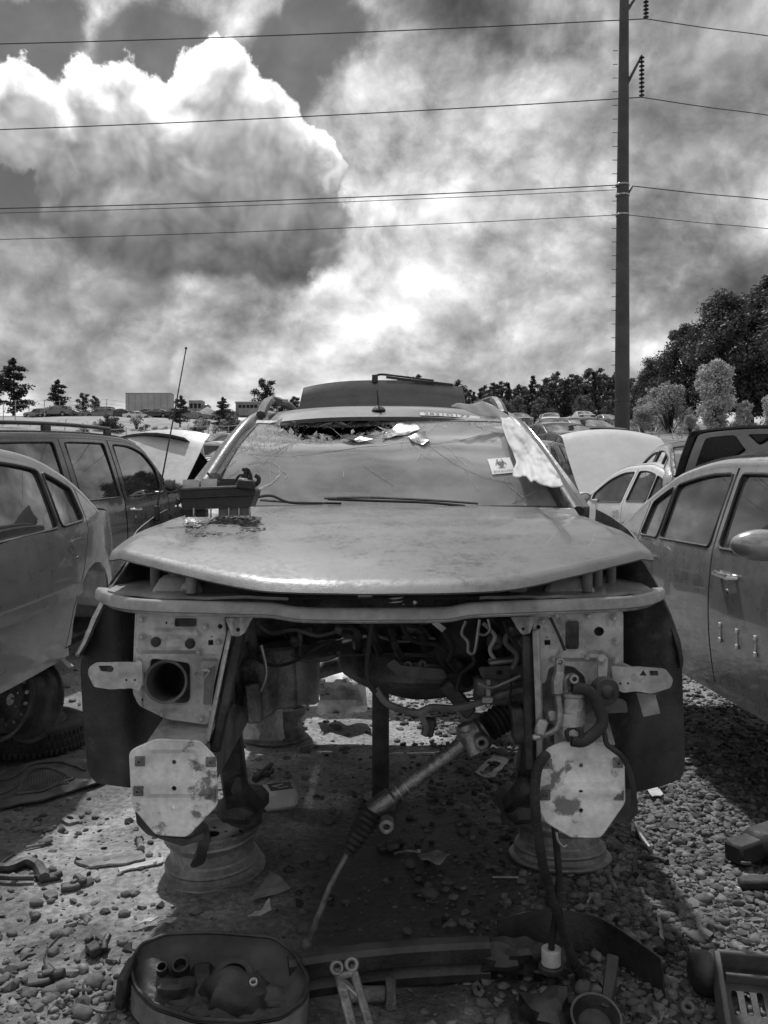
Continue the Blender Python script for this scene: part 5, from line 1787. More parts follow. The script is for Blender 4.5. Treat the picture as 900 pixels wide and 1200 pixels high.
# ---- things that lie on or carry the wreck
def steel_wheel(name, label, c, r, h, tilt=(0, 0, 0), mat='rim_metal', group=None):
    """wheel rim lying flat on the ground, disc up"""
    root = thing(name, label, 'wheel', c, group, tilt)
    k = r / .21
    prof = [(.204 * k, 0), (.214 * k, .003), (.216 * k, .010), (.212 * k, .016), (.194 * k, .022), (.190 * k, h * .20), (.193 * k, h * .24), (.190 * k, h * .28), (.172 * k, h * .36), (.168 * k, h * .40), (.168 * k, h * .60), (.172 * k, h * .64), (.188 * k, h * .72), (.192 * k, h * .76), (.189 * k, h * .80), (.192 * k, h * .90), (.206 * k, h * .92), (.215 * k, h * .95), (.216 * k, h), (.207 * k, h)]
    inner = [(rr - .007, max(.002, min(h - .001, z))) for rr, z in reversed(prof[1:])]
    b = MB(); b.lathe(prof + inner, 40, close=True); b.build('barrel', mat, root, 20, world=False)
    # disc with vent holes
    out = ellip(0, 0, .168 * k, .168 * k, 36)
    holes = [ellip(.128 * k * math.cos(2 * PI * i / 14), .128 * k * math.sin(2 * PI * i / 14), .011, .011, 8) for i in range(14)] + [ellip(0, 0, .032, .032, 14)] + [ellip(.058 * math.cos(2 * PI * i / 5), .058 * math.sin(2 * PI * i / 5), .008, .008, 8) for i in range(5)]
    def dz(x, y):
        q = math.hypot(x, y) / k
        return Vector((x, y, h * .72 + .022 * sstep(.155, .11, q) - .022 * sstep(.095, .075, q)))
    d = MB(); d.panel(out, holes, dz, .004, .03); d.build('disc', mat, root, world=False)
    return root


gl = ground_z
for (px, py, nm, dy, mat, tl) in ((250, 1044, 'dull steel wheel lying flat under the wreck behind the broken white plastic strip', .2, 'rim_metal', (R(2), R(-3), .3)), (656, 1030, 'pale steel wheel lying flat under the wreck where the wiring harness hangs', .2, 'rim_metal', (R(-2), R(4), 1.1)),
                             (322, 878, 'dusty steel wheel lying flat under the rear of the wreck beside the jug', .2, 'rust_metal', (R(1), R(2), 2.0)), (571, 873, 'dark steel wheel lying flat under the rear of the wreck beside the square card frame', .2, 'rust_metal', (0, R(-2), .5))):
    g = G(px, py); y = g.y + dy; x = (px - 450) / 1000 * y
    steel_wheel('steel_wheel', nm, (x, y, gl(x, y) - .006), .205, .20, tl, mat, 'steel wheels propping the wreck')
# prop post
g = G(446, 936)
b = MB(); b.cyl((g.x, g.y, -.02), (g.x, g.y, .90), .042, 16); b.cyl((g.x, g.y, -.01), (g.x, g.y, .012), .09, 18)
tag(b.build('prop_post', 'dark_metal'), 'dark round steel post standing upright under the wreck', 'post')

# fuse box standing on the hood
fb0 = P(252, 604, 2.98); fb0.z = hood_at(252, 604).z
fb = thing('fuse_box', 'black fuse and relay box with torn wires standing on the dusty hood', 'fuse box', fb0)
D = 2.98
def fpx(x, y, dd=0): return P(x, y, D + dd)
b = MB()
b.panel(rpoly([(210, 573), (293, 569), (300, 574), (299, 579), (293, 594), (215, 598), (211, 588)], 2), [], pxfn(D), .12, 10, flip=True)
body = b.build('box_body', 'black_plastic', fb)
MB().bar(fpx(210, 584, -.004), fpx(297, 580, -.004), .006, .006).build('box_rib', 'black_plastic', body)
MB().bar(fpx(211, 573, -.003), fpx(296, 570, -.003), .012, .010).build('box_rim', 'trim_grey', body)
for (x0, x1, y0, y1, m) in ((214, 233, 562, 572, 'paper'), (235.5, 254, 561, 571, 'paper'), (257, 275, 561, 571, 'black_plastic')):
    MB().panel(rrect(x0, y0, x1, y1, 1.2, 2), [], pxfn(D + .02), .08, 8, flip=True).build('relay', m, fb)
for (x0, x1) in ((256, 266), (268.5, 278.5), (281, 291)):
    MB().panel(rrect(x0, 594, x1, 604.5, 1, 2), [], pxfn(D + .01), .05, 8, flip=True).build('relay', 'trim_grey', fb)
for (x0, x1) in ((217, 226), (229, 241)):
    MB().panel(rrect(x0, 597, x1, 606, 1, 2), [], pxfn(D + .03), .05, 8, flip=True).build('relay', 'black_plastic', fb)
b = MB()
for x in (227, 247, 268, 280, 293): b.bar(fpx(x, 595, .0), fpx(x, 606, .0), .006, .006)
b.build('terminals', 'bare_steel', fb)
b = MB(); b.tube(smooth_path([fpx(212, 571), fpx(205, 568), fpx(198, 566), fpx(194, 567)], 4), [.010] * 9 + [.014] * 4, 8); b.cyl(fpx(204, 568), fpx(197, 566), .018); b.build('plug', 'trim_grey', fb)
MB().tube(smooth_path([fpx(210, 585), fpx(208, 590), fpx(209, 597)], 4), [.010] * 5 + [.004] * 4, 6).build('clip_tab', 'black_plastic', fb)
b = MB()
for i in range(9):
    x = 245 + i * 1.5
    b.tube(smooth_path([fpx(x + 1, 562, .05), fpx(x + rng(-2, 2), 558, .04), fpx(x + rng(-4, 3), 554 + rng(-2, 2), .03)], 3), .0035, 5)
b.build('wire_ends', 'hose_grey', fb)
b = MB()
for pts, r_ in (([(290, 572), (294, 562), (291, 552), (284, 550)], .007), ([(291, 568), (288, 556), (291, 549)], .009), ([(296, 570), (302, 566), (303, 560), (299, 557)], .008), ([(283, 570), (282, 562), (287, 559)], .006), ([(275, 565), (281, 557), (289, 558)], .005)):
    b.tube(smooth_path([fpx(x, y, .02) for x, y in pts], 4), r_, 7)
b.build('torn_clips', 'rubber', fb)
MB().box(fpx(289, 568, .0), (.06, .05, .035), (0, .1, 0), .006).build('side_socket', 'black_plastic', fb)
MB().box(fpx(285, 564, -.004), (.03, .02, .022), (0, .1, 0), .003).build('fuse_block', 'pale_paint', fb)

# white curtain airbag cloth draped over the pillar
random.seed(3)
outl = [(528, 476), (536, 472), (552, 474), (566, 470), (578, 475), (590, 483), (600, 491), (614, 504), (627, 518), (640, 534), (652, 552), (661, 570), (648, 571), (634, 568), (626, 562), (622, 566), (616, 557), (606, 560), (600, 558), (602, 549), (606, 541), (600, 528), (594, 515), (589, 500), (588, 490), (575, 488), (560, 487), (546, 480)]
def cloth_d(x, y):
    t = (y - 478) / 95
    d = 4.16 - .62 * max(0, t)
    if y < 490: d = 4.13
    fold = .05 * noise.noise((x * .07, y * .025, 1)) + .026 * math.sin(x * .42 - y * .27 + 3 * noise.noise((x * .04, y * .04, 4))) + .03 * abs(noise.noise((x * .10 + y * .05, y * .12 - x * .04, 9)))
    return d - .05 + fold * (.2 + .38 * sstep(484, 500, y))
b = MB().panel(rpoly(outl, 3), [], pxfn(cloth_d), .004, 2.2, flip=True)
cv = tag(b.build('airbag_cloth', 'cloth_white', angle=180), 'white crumpled curtain airbag cloth draped down the windshield pillar', 'airbag')


# ------------------------------------------------------------------ background: pole, wires, trees, far cars
random.seed(17)
# transmission pole
pd = 46.0
pb = P(729, 512, pd); pb.z = ground_z(pb.x, pb.y) - .1
pole = thing('utility_pole', 'tall dark steel transmission pole rising behind the white sedan', 'pole', pb)
z_at = lambda y: CAM_Z + (580 - y) * pd / 1000
ptop = z_at(-140)
b = MB()
b.tube([(pb.x, pb.y, pb.z), (pb.x + .03, pb.y, z_at(250)), (pb.x + .16, pb.y, ptop)], [.42, .34, .20], 12)
b.build('shaft', 'pole_steel', pole)
b = MB(); b.ring((pb.x, pb.y, z_at(470)), (0, 0, 1), .425, .36, .1, 16); b.build('flange', 'pole_steel', pole)
b = MB()
y = 60
while y < 470:
    z = z_at(y); r_ = .40 - .16 * (470 - y) / 600
    b.bar((pb.x - r_ - .22, pb.y - .05, z), (pb.x - r_ + .05, pb.y - .05, z), .03, .03, .004); y += 16
b.build('step_bolts', 'pole_steel', pole)
ins_ends = []
for (y0, y1, xo, ytop) in ((-20, 22, 757, -22), (102, 114, 752, 65)):
    # upswept arm and the hanging insulator string
    x_arm = P(xo, ytop, pd)
    b = MB(); b.tube([(pb.x + .15, pb.y, z_at(ytop + 38)), (x_arm.x, x_arm.y, x_arm.z)], [.10, .06], 8)
    arm = b.build('insulator_arm', 'pole_steel', pole)
    top = x_arm.z; bot = z_at(y1)
    prof = [(.03, 0)]
    n = 10; L = top - bot
    for i in range(n):
        z = L * (i + .5) / n
        prof += [(.04, z - L / n * .3), (.15, z - L / n * .1), (.15, z), (.05, z + L / n * .2)]
    prof.append((.03, L))
    b = MB(); b.lathe(prof, 10, Matrix.Translation((x_arm.x, x_arm.y, bot))); b.build('insulator', 'insulator', arm)
    ins_ends.append(Vector((x_arm.x, x_arm.y, bot)))
for y in (217, 229, 252):
    b = MB(); b.ring((pb.x + .02, pb.y, z_at(y)), (0, 0, 1), .375, .31, .1, 16); b.build('clamp_band', 'bare_steel', pole)
b = MB(); b.tube([(pb.x + .3, pb.y, z_at(228)), P(741, 219, pd)], [.06, .04], 8); b.build('wire_bracket', 'pole_steel', pole)


def wire(name, label, pts3, r):
    path = smooth_path(pts3, 10)
    return tag(MB().tube(path, r, 5).build(name, 'insulator'), label, 'wire', 'power lines')


def span(start, px_l, ys, d_end, sag):
    """from the pole at start through photo rows ys=(row at px0) to far end"""
    end = P(px_l, ys, d_end)
    pts = []
    for i in range(9):
        t = i / 8
        p = start.lerp(end, t); p.z -= sag * 4 * t * (1 - t)
        pts.append(p)
    return pts


att = [ins_ends[0], ins_ends[1], Vector((pb.x - .35, pb.y, z_at(217))), Vector((pb.x - .35, pb.y, z_at(252)))]
names = ['topmost', 'second highest', 'third', 'lowest']
for i, (a, yl, yr) in enumerate(zip(att, (41, 147, 233, 270), (42, 135, 234, 268))):
    # left span continues well past the frame, right span drops away
    wire('power_line', '%s thin wire running from the utility pole across the open sky' % names[i].capitalize(), span(a, -500, yl + 18, pd + 1, .35), .028 if i < 3 else .020)
    s_ = a if i < 2 else Vector((pb.x + .35, pb.y, a.z + (.0)))
    if i == 2: s_ = P(741, 218, pd)
    e = P(900, yr, pd + 3)
    dirv = (e - s_); wire('power_line', '%s short wire on the forest side of the utility pole' % names[i].capitalize(), [s_, s_.lerp(e, .5) - Vector((0, 0, .04)), e, s_ + dirv * 2.2 - Vector((0, 0, .1)), s_ + dirv * 4 + Vector((0, 0, .8))], .028 if i < 3 else .020)
wire('power_line', 'Thin companion wire strung just under the third wire', span(att[2] - Vector((0, 0, .25)), -500, 258, pd + 1, .30), .018)


# ---- trees: tapered trunk with limbs, crown of leaf-sized faces in clumps
def leaf_cloud(mb, clumps, n, size, flat=1.0, droop=0):
    per = max(1, int(n / len(clumps)))
    for (cx, cy, cz, rx, ry, rz) in clumps:
        for i in range(per):
            v = Vector((random.gauss(0, 1), random.gauss(0, 1), random.gauss(0, 1))).normalized()
            k = random.random()**.45 * rng(.75, 1.08)
            p = Vector((cx + v.x * rx * k, cy + v.y * ry * k, cz + v.z * rz * k))
            s = size * rng(.6, 1.4)
            a = Vector((random.gauss(0, 1), random.gauss(0, 1), random.gauss(0, .7) * flat)).normalized()
            c = a.cross(v + Vector((.01, .3, .2))); c = c.normalized() if c.length > 1e-4 else Vector((0, 0, 1))
            q = p + a * s
            mb.add([p - a * s * .2, p + c * s * .42 + a * s * .4, q - Vector((0, 0, droop * s)), p - c * s * .42 + a * s * .4], [(0, 1, 2, 3)])


def tree_parts(h, w_, kind_='round', n=1500, size=.35, mat='leaf_mid', nclump=16, trunk_h=.25):
    tr = MB(); cr = MB()
    r0 = h * .022 + .05
    if kind_ == 'pine':
        tr.tube([(0, 0, 0), (.05, 0, h * .5), (0, .05, h * .97)], [r0, r0 * .6, r0 * .1], 7)
        cl = []
        nl = 26
        for i in range(nl):
            t = .18 + .80 * (i + rng(-.6, .6)) / (nl - 1); t = min(.99, t); rr = w_ * (1 - t)**.65 * rng(.35, 1.1) + .2
            for k in range(2):
                a = rng(0, 6.28)
                cl.append((math.cos(a) * rr * .6, math.sin(a) * rr * .6, h * t + rng(-.2, .2), rr * .5, rr * .5, h * rng(.025, .055)))
                tr.tube([(0, 0, h * t - .2), (math.cos(a) * rr * .8, math.sin(a) * rr * .8, h * t)], [r0 * .25, r0 * .06], 5)
        leaf_cloud(cr, cl, n, size, .5, .2)
    elif kind_ == 'shrub':
        cl = []
        for i in range(nclump):
            a = rng(0, 6.28); t = random.random()**.7
            rr = w_ * rng(.1, .75) * (1 - .5 * t)
            x, y, z = math.cos(a) * rr, math.sin(a) * rr, h * (.12 + .78 * t)
            s = w_ * rng(.22, .38)
            cl.append((x, y, z, s, s, s * .9))
            tr.tube([(x * .1, y * .1, 0), (x * .5, y * .5, z * .5), (x, y, z)], [r0 * .5, r0 * .3, r0 * .1], 5)
        leaf_cloud(cr, cl, n, size)
    else:
        tr.tube([(0, 0, 0), (.06, .03, h * .3), (-.05, 0, h * .55), (0, 0, h * .85)], [r0, r0 * .75, r0 * .5, r0 * .12], 8)
        cl = []
        for i in range(nclump):
            t = trunk_h + (1 - trunk_h) * (i + .5) / nclump
            prof = math.sin(PI * min(1, (t - trunk_h * .6) / (1.08 - trunk_h * .6)))**.7
            a = i * 2.4 + rng(-.5, .5); rr = w_ * prof * rng(.25, .8)
            x, y, z = math.cos(a) * rr, math.sin(a) * rr, h * t
            s = w_ * rng(.26, .44) * (.55 + .5 * prof)
            cl.append((x, y, z - s * .2, s, s, s * .8))
            tr.tube([(0, 0, z * .72), (x * .5, y * .5, z * .9), (x, y, z)], [r0 * .4, r0 * .25, r0 * .06], 5)
        leaf_cloud(cr, cl, n, size)
    return tr, cr


def make_tree(name, label, loc, proto=None, group=None, rz=0, sc=1.0):
    root = thing(name, label, 'tree', loc, group, (0, 0, rz))
    root.scale = (sc, sc, sc)
    tm, cm = proto
    for nm, me in (('trunk', tm), ('crown', cm)):
        o = bpy.data.objects.new(nm, me); COL.objects.link(o); o.parent = root
    return root


def proto(*a, mat='leaf_mid', **k):
    tr, cr = tree_parts(*a, **k)
    out = []
    for m, mt in ((tr, 'bark'), (cr, mat)):
        o = m.build('tree_mesh', mt, None, 180 if m is cr else 40, base=(0, 0, 0)); out.append(o.data); bpy.data.objects.remove(o)
    return out


protos_far = [proto(12, 2.6, n=2200, size=.36, mat='leaf_dark', nclump=18) for _ in range(2)] + [proto(13, 2.6, n=2200, size=.36, mat='leaf_dark', nclump=20, trunk_h=.2) for _ in range(2)] + [proto(12, 2.3, 'pine', n=1800, size=.36, mat='leaf_pine')]
protos_mid = [proto(10, 3.2, n=2200, size=.34, mat='leaf_mid', nclump=14) for _ in range(2)]


def on_ground(px, d):
    x = (px - 450) * d / 1000
    return (x, d, ground_z(x, d) - .15)


# the tree line beyond the far lot
lab = ['dark leafy tree standing in the tree line beyond the far lot', 'tall slim dark tree standing in the tree line beyond the far lot', 'dark conifer standing in the tree line beyond the far lot', 'paler low tree standing at the foot of the tree line']
px = 462
while px < 748:
    d = rng(205, 235); k = random.randrange(5)
    hpx = 580 - (445 - 6 * math.sin(px * .02) + rng(-9, 9))
    loc = on_ground(px, d)
    want = CAM_Z + hpx * d / 1000 - loc[2]
    make_tree('forest_tree', lab[0 if k < 2 else 1 if k < 4 else 2], loc, protos_far[k], 'tree line beyond the far lot', rng(0, 6), want / 12.6)
    px += rng(4, 7)
for i in range(24):
    px = rng(462, 745); d = rng(185, 203)
    loc = on_ground(px, d)
    make_tree('forest_tree', lab[3], loc, protos_mid[i % 2], 'tree line beyond the far lot', rng(0, 6), rng(.55, .85))
# big trees on the right
big = [proto(15, 5.2, n=22000, size=.27, mat='leaf_dark', nclump=46, trunk_h=.16) for _ in range(2)]
pale = [proto(8, 2.8, n=11000, size=.19, mat='leaf_pale', nclump=24, trunk_h=.12) for _ in range(2)]
feath = [proto(5.5, 3.0, 'shrub', n=12000, size=.15, mat='leaf_dry', nclump=22)]
for (px, d, top, p_, l) in ((905, 74, 322, 0, 'tallest dark leafy tree towering over the right-hand cars'), (846, 78, 345, 1, 'broad dark leafy tree beside the tallest tree'), (802, 84, 380, 0, 'dark leafy tree sloping down towards the utility pole'), (948, 66, 318, 1, 'dark leafy tree at the edge of the wood by the silver sedan'), (768, 92, 420, 1, 'lowest dark tree just past the utility pole'), (880, 88, 345, 1, 'dark leafy tree behind the tallest tree')):
    loc = on_ground(px, d); want = CAM_Z + (580 - top) * d / 1000 - loc[2]
    make_tree('broadleaf_tree', l, loc, big[p_], None, rng(0, 6), want / 15.3)
for (px, d, top, p_, l) in ((838, 52, 420, 0, 'pale willow-like tree in front of the dark wood'), (872, 50, 470, 1, 'low pale leafy tree at the foot of the dark wood'), (905, 48, 462, 0, 'pale young tree next to the white trestle')):
    loc = on_ground(px, d); want = CAM_Z + (580 - top) * d / 1000 - loc[2]
    make_tree('pale_tree', l, loc, pale[p_], None, rng(0, 6), want / 8.2)
for (px, d, top, l) in ((785, 60, 440, 'feathery pale bush rounded like a cloud beside the pole'), (752, 58, 470, 'small feathery pale bush at the foot of the pole'), (808, 56, 482, 'low feathery bush between the pale trees'), (765, 64, 456, 'feathery bush half hidden behind its neighbours')):
    loc = on_ground(px, d); want = CAM_Z + (580 - top) * d / 1000 - loc[2]
    make_tree('feathery_bush', l, loc, feath[0], None, rng(0, 6), want / 5.6)
# left: pines and shrubs on the bank
pines = [proto(10, 6.0, 'pine', n=5200, size=.32, mat='leaf_pine'), proto(10, 3.6, n=3600, size=.32, mat='leaf_pine', nclump=16)]
for (px, d, top, p_, sc_, l) in ((16, 165, 420, 0, 1, 'tall dark pine at the top of the bank by the fence'), (-12, 160, 428, 1, 1, 'dark bushy tree beside the tall pine'), (68, 172, 445, 0, 1, 'spreading dark pine behind the parked cars on the bank'), (98, 178, 460, 1, 1, 'small dark tree between the spreading pine and the trailer'), (112, 180, 464, 1, 1, 'smallest dark tree next to the trailer'),
                                 (311, 170, 443, 1, 1, 'lone round dark tree behind the shed'), (262, 118, 465, 0, 1, 'slim young pine on the bank below the shed'), (211, 118, 463, 0, 1, 'young pine on the bank beside the whip antenna'), (330, 190, 466, 1, 1, 'low dark tree beside the lone round tree'), (345, 195, 464, 1, 1, 'low dark tree touching the raised liftgate')):
    loc = on_ground(px, d); want = CAM_Z + (580 - top) * d / 1000 - loc[2]
    make_tree('pine_tree' if p_ == 0 else 'bushy_tree', l, loc, pines[p_], None, rng(0, 6), want / 10.2)
shrubs = [proto(2.2, 1.5, 'shrub', n=900, size=.18, mat='leaf_dark', nclump=10), proto(2.0, 1.3, 'shrub', n=450, size=.22, mat='leaf_dry', nclump=9)]
for i in range(34):
    px = rng(70, 340); d = rng(104, 122)
    loc = on_ground(px, d)
    o = make_tree('shrub', ('dark scrubby bush growing on the bank', 'dry pale scrubby bush growing on the bank')[i % 2], loc, shrubs[i % 2], 'bushes on the bank', rng(0, 6), rng(.45, 1.1))
    o['category'] = 'bush'

# ---- far cars: one mesh each
far_specs = []
for (sp, pa, gm_) in ((SEDAN, 'white_paint', 'dark_glass'), (SEDAN, 'dark_paint', 'dark_glass'), (SEDAN, 'mid_paint', 'dark_glass'), (WAGON, 'mid_paint', 'dark_glass'), (WAGON, 'pale_paint', 'dark_glass'), (SEDAN, 'silver_paint', 'dark_glass')):
    o = make_car('parked_car', 'x', 'car', sp, pa, gm_, res=.3, detail=False, one_mesh=True, seats=False)
    far_specs.append(o.data); bpy.data.objects.remove(o)
FCL = ['white sedan', 'black sedan', 'dark grey sedan', 'dark grey sport utility car', 'cream sport utility car', 'silver sedan']


def far_car(px, d, k, rz, where, dz=0, grp=None, py=None):
    x, y, z = on_ground(px, d)
    if py is not None: z = CAM_Z + (580 - py) * d / 1000
    o = bpy.data.objects.new('parked_car', far_specs[k]); COL.objects.link(o)
    o.location = (x, y, z + .12 + dz); o.rotation_euler = (0, 0, rz)
    return tag(o, FCL[k] + ' ' + where, 'car', grp)


# rows on the far slope to the right
for row, d in enumerate((84, 96, 110, 126, 142)):
    px = 606 + rng(0, 6)
    while px < 720:
        far_car(px + rng(-2, 2), d + rng(-1, 1), random.choice((0, 0, 1, 2, 3, 4, 5)), rng(-.25, .25) + (PI if random.random() < .6 else 0), 'parked on the far slope below the tree line', 0, 'cars parked on the far slope')
        px += 3000 / d + rng(0, 6)
# cars on top of the left bank
for (px, k, rz) in ((46, 3, 1.5), (66, 3, 1.6), (100, 1, 1.5), (120, 2, -1.5), (140, 1, 1.6), (162, 0, -1.4), (184, 1, 1.5), (203, 2, 1.6), (118, 3, 1.5), (228, 2, 1.4), (178, 5, 1.5), (245, 1, 1.6), (262, 3, 1.5), (60, 1, 1.5), (82, 2, 1.5)):
    far_car(px, 140 + (px * 7 % 11), k, rz + rng(-.1, .1), 'parked on top of the bank by the trailer', 0, 'cars on the bank')
for px in range(78, 250, 13):
    far_car(px + rng(-3, 3), 151 + rng(-2, 2), random.choice((0, 1, 1, 2, 3, 5)), rng(-.3, .3) + 1.5, 'standing in the second row on the bank', 0, 'cars on the bank')
# cars in the lot between the near row and the bank
for (px, d, k, rz) in ((262, 17, 0, 2.6), (248, 24, 1, 2.2), (275, 27, 2, 2.5), (238, 31, 5, 2.3), (252, 36, 0, 2.4), (215, 28, 4, 2.4), (232, 40, 1, 2.2), (195, 36, 0, 2.4), (268, 44, 3, 2.4), (172, 42, 2, 2.3), (150, 34, 5, 2.5), (212, 46, 5, 2.3), (186, 50, 1, 2.2), (240, 52, 0, 2.2), (130, 44, 0, 2.4), (90, 40, 1, 2.4), (45, 42, 2, 2.4)):
    far_car(px, d, k, rz, 'parked in the lower lot behind the near row', 0, 'cars in the lower lot')
for (px, d, k, rz) in ((628, 20, 1, -.5), (655, 23, 1, .4), (612, 19, 2, -.3), (668, 30, 1, .3), (645, 27, 1, .2)):
    far_car(px, d, k, rz, 'parked close behind the white sedan', 0, 'cars behind the white sedan')

# box trailer, camper and shed on the bank
def box_thing(name, label, cat, px0, px1, y0, y1, d, depth, mat, roof=None):
    a, c = P(px0, y1, d), P(px1, y0, d)
    root = thing(name, label, cat, ((a.x + c.x) / 2, d + depth / 2, a.z))
    cx, cz = (a.x + c.x) / 2, (a.z + c.z) / 2
    wd_, ht = c.x - a.x, c.z - a.z
    MB().box((cx, d + depth / 2, cz), (wd_, depth, ht), None, .05).build('wall', mat, root)
    return root, cx, cz, wd_, ht
r_, cx, cz, wd_, ht = box_thing('box_trailer', 'pale box trailer standing on top of the bank', 'trailer', 147, 200, 461, 484, 165, 2.6, 'trailer_wall')
for i in range(7):
    MB().box((cx - wd_ / 2 + wd_ * (i + .5) / 7, 164.98, cz), (.06, .06, ht * .96), None, .01).build('wall_rib', 'concrete', r_)
MB().box((cx, 166.3, cz + ht / 2 + .05), (wd_ * 1.01, 2.7, .12), None, .02).build('roof_edge', 'concrete', r_)
for sx in (-.38, -.26, .3): MB().cyl((cx + wd_ * sx, 165.4, cz - ht / 2 - .5), (cx + wd_ * sx, 165.9, cz - ht / 2 - .5), .5, 14).build('wheel', 'tyre_rubber', r_)
r_, cx, cz, wd_, ht = box_thing('camper', 'pale camper with dark windows beside the box trailer', 'camper', 221, 237, 469, 488, 160, 2.4, 'concrete')
for sx in (-.3, 0, .3): MB().box((cx + wd_ * sx, 159.97, cz + ht * .15), (wd_ * .2, .08, ht * .3), None, .02).build('window', 'interior_dark', r_)
MB().box((cx + wd_ * .75, 161, cz - ht * .1), (wd_ * .5, 2.2, ht * .7), None, .2).build('cab', 'mid_paint', r_)
for sx in (-.25, .8): MB().cyl((cx + wd_ * sx, 160, cz - ht / 2 - .2), (cx + wd_ * sx, 160.4, cz - ht / 2 - .2), .45, 12).build('wheel', 'tyre_rubber', r_)
r_, cx, cz, wd_, ht = box_thing('shed', 'low grey shed with a band of windows beside the lone round tree', 'shed', 276, 305, 472, 487, 150, 4, 'concrete')
MB().box((cx, 152, cz + ht / 2 + .1), (wd_ * 1.06, 4.4, .22), None, .03).build('roof', 'trailer_wall', r_)
for k in range(5): MB().box((cx - wd_ * .32 + wd_ * .16 * k, 149.97, cz + ht * .22), (wd_ * .12, .08, ht * .24), None, .02).build('window', 'interior_dark', r_)
MB().box((cx - wd_ * .42, 149.97, cz - ht * .08), (wd_ * .1, .08, ht * .7), None, .02).build('door', 'mid_paint', r_)
# sand heap
b = MB(); g = on_ground(243, 150)
b.grid(lambda u, v: Vector((g[0] + (u - .5) * 7, g[1] + (v - .5) * 5, g[2] + 2.2 * max(0, 1 - math.hypot(2 * u - 1, 2 * v - 1))**.9 + .15 * noise.noise((u * 6, v * 6, 1)))), 16, 12)
tag(b.build('sand_heap', 'concrete', angle=180), 'pale heap of sand on the bank beside the camper', 'sand heap')
# wire fence along the bank
fn = thing('wire_fence', 'thin wire fence with posts crossing the slope below the bank', 'fence', on_ground(190, 98))
fp = [on_ground(px, 98 + .0 * px) for px in range(-20, 345, 24)]
for p in fp: MB().cyl((p[0], p[1], p[2]), (p[0], p[1], p[2] + 1.9), .05, 6).build('fence_post', 'bare_steel', fn)
for hgt in (1.75, 1.1, .5):
    MB().tube([Vector((p[0], p[1], p[2] + hgt)) for p in fp], .035 if hgt > 1.5 else .02, 5).build('fence_wire', 'paper', fn)
fn = thing('link_fence', 'tall post and wire fence climbing the bank under the tall pine', 'fence', on_ground(20, 125))
fp = [on_ground(px, d) for px, d in ((-20, 118), (4, 122), (18, 126), (34, 132), (52, 138), (70, 142), (95, 143), (125, 144), (155, 145), (185, 146), (215, 147))]
for p in fp: MB().cyl((p[0], p[1], p[2]), (p[0], p[1], p[2] + 3), .06, 6).build('fence_post', 'bare_steel', fn)
for hgt in (2.9, 2.2, 1.5, .8): MB().tube([Vector((p[0], p[1], p[2] + hgt)) for p in fp], .02, 5).build('fence_wire', 'concrete', fn)
# white trestle by the trees
tr_ = thing('trestle', 'small white metal trestle standing before the pale trees', 'trestle', P(880, 512, 24))
for (x0, y0, x1, y1) in ((864, 504, 898, 504.5), (866, 504, 864, 516), (897, 504, 898, 516), (866, 510, 876, 505), (896, 510, 886, 505), (876, 505, 881, 511), (886, 505, 881, 511)):
    MB().bar(P(x0, y0, 24), P(x1, y1, 24), .035, .035, .004).build('bar', 'white_paint', tr_)
for x in (864, 898):
    p = P(x, 514, 24); MB().bar(p, (p.x, p.y, ground_z(p.x, p.y)), .04, .04, .004).build('leg', 'white_paint', tr_)
# dry grass tufts on the slopes: nobody could count them
gb = MB()
for i in range(5200):
    d = rng(24, 122); px = rng(-40, 940) if d > 40 else rng(180, 700)
    x = (px - 450) * d / 1000
    if noise.noise((x * .07, d * .07, 2)) < -.05: continue
    z = ground_z(x, d); s = rng(.12, .42) * (1 + d / 120)
    for k in range(3):
        a = rng(0, 6.28)
        gb.add([(x - .05 * s, d, z), (x + .05 * s, d, z), (x + math.cos(a) * s * .5, d + math.sin(a) * s * .5, z + s)], [(0, 1, 2)])
tag(kind(gb.build('dry_grass', 'leaf_dry', angle=180, base=(0, 0, 0)), 'stuff'), 'dry grass and weeds on the far slopes', 'grass')


# ------------------------------------------------------------------ junk on the ground
random.seed(31)


def gp(px, py, up=0.0):
    g = G(px, py); g.z = ground_z(g.x, g.y) + up
    return g


def gpoly(name, label, cat, pts, holes=(), thick=.004, lift=.006, mat='paper', res=.05, warp=.006, group=None, freq=9):
    """a flat scrap lying on the ground, outlined in photo pixels"""
    P2 = resample([tuple(G(x, y)[:2]) for x, y in pts], .022)
    P2 = [(x + .007 * noise.noise((x * 40, y * 40, 1)), y + .009 * noise.noise((x * 40, y * 40, 6))) for x, y in P2]
    H2 = [[tuple(G(x, y)[:2]) for x, y in h] for h in holes]
    sd_ = rng(0, 50)
    b = MB().panel(P2, H2, lambda x, y: Vector((x, y, ground_z(x, y) + lift + warp * (1 + noise.noise((x * freq, y * freq, sd_))))), thick, res)
    return tag(b.build(name, mat), label, cat, group)


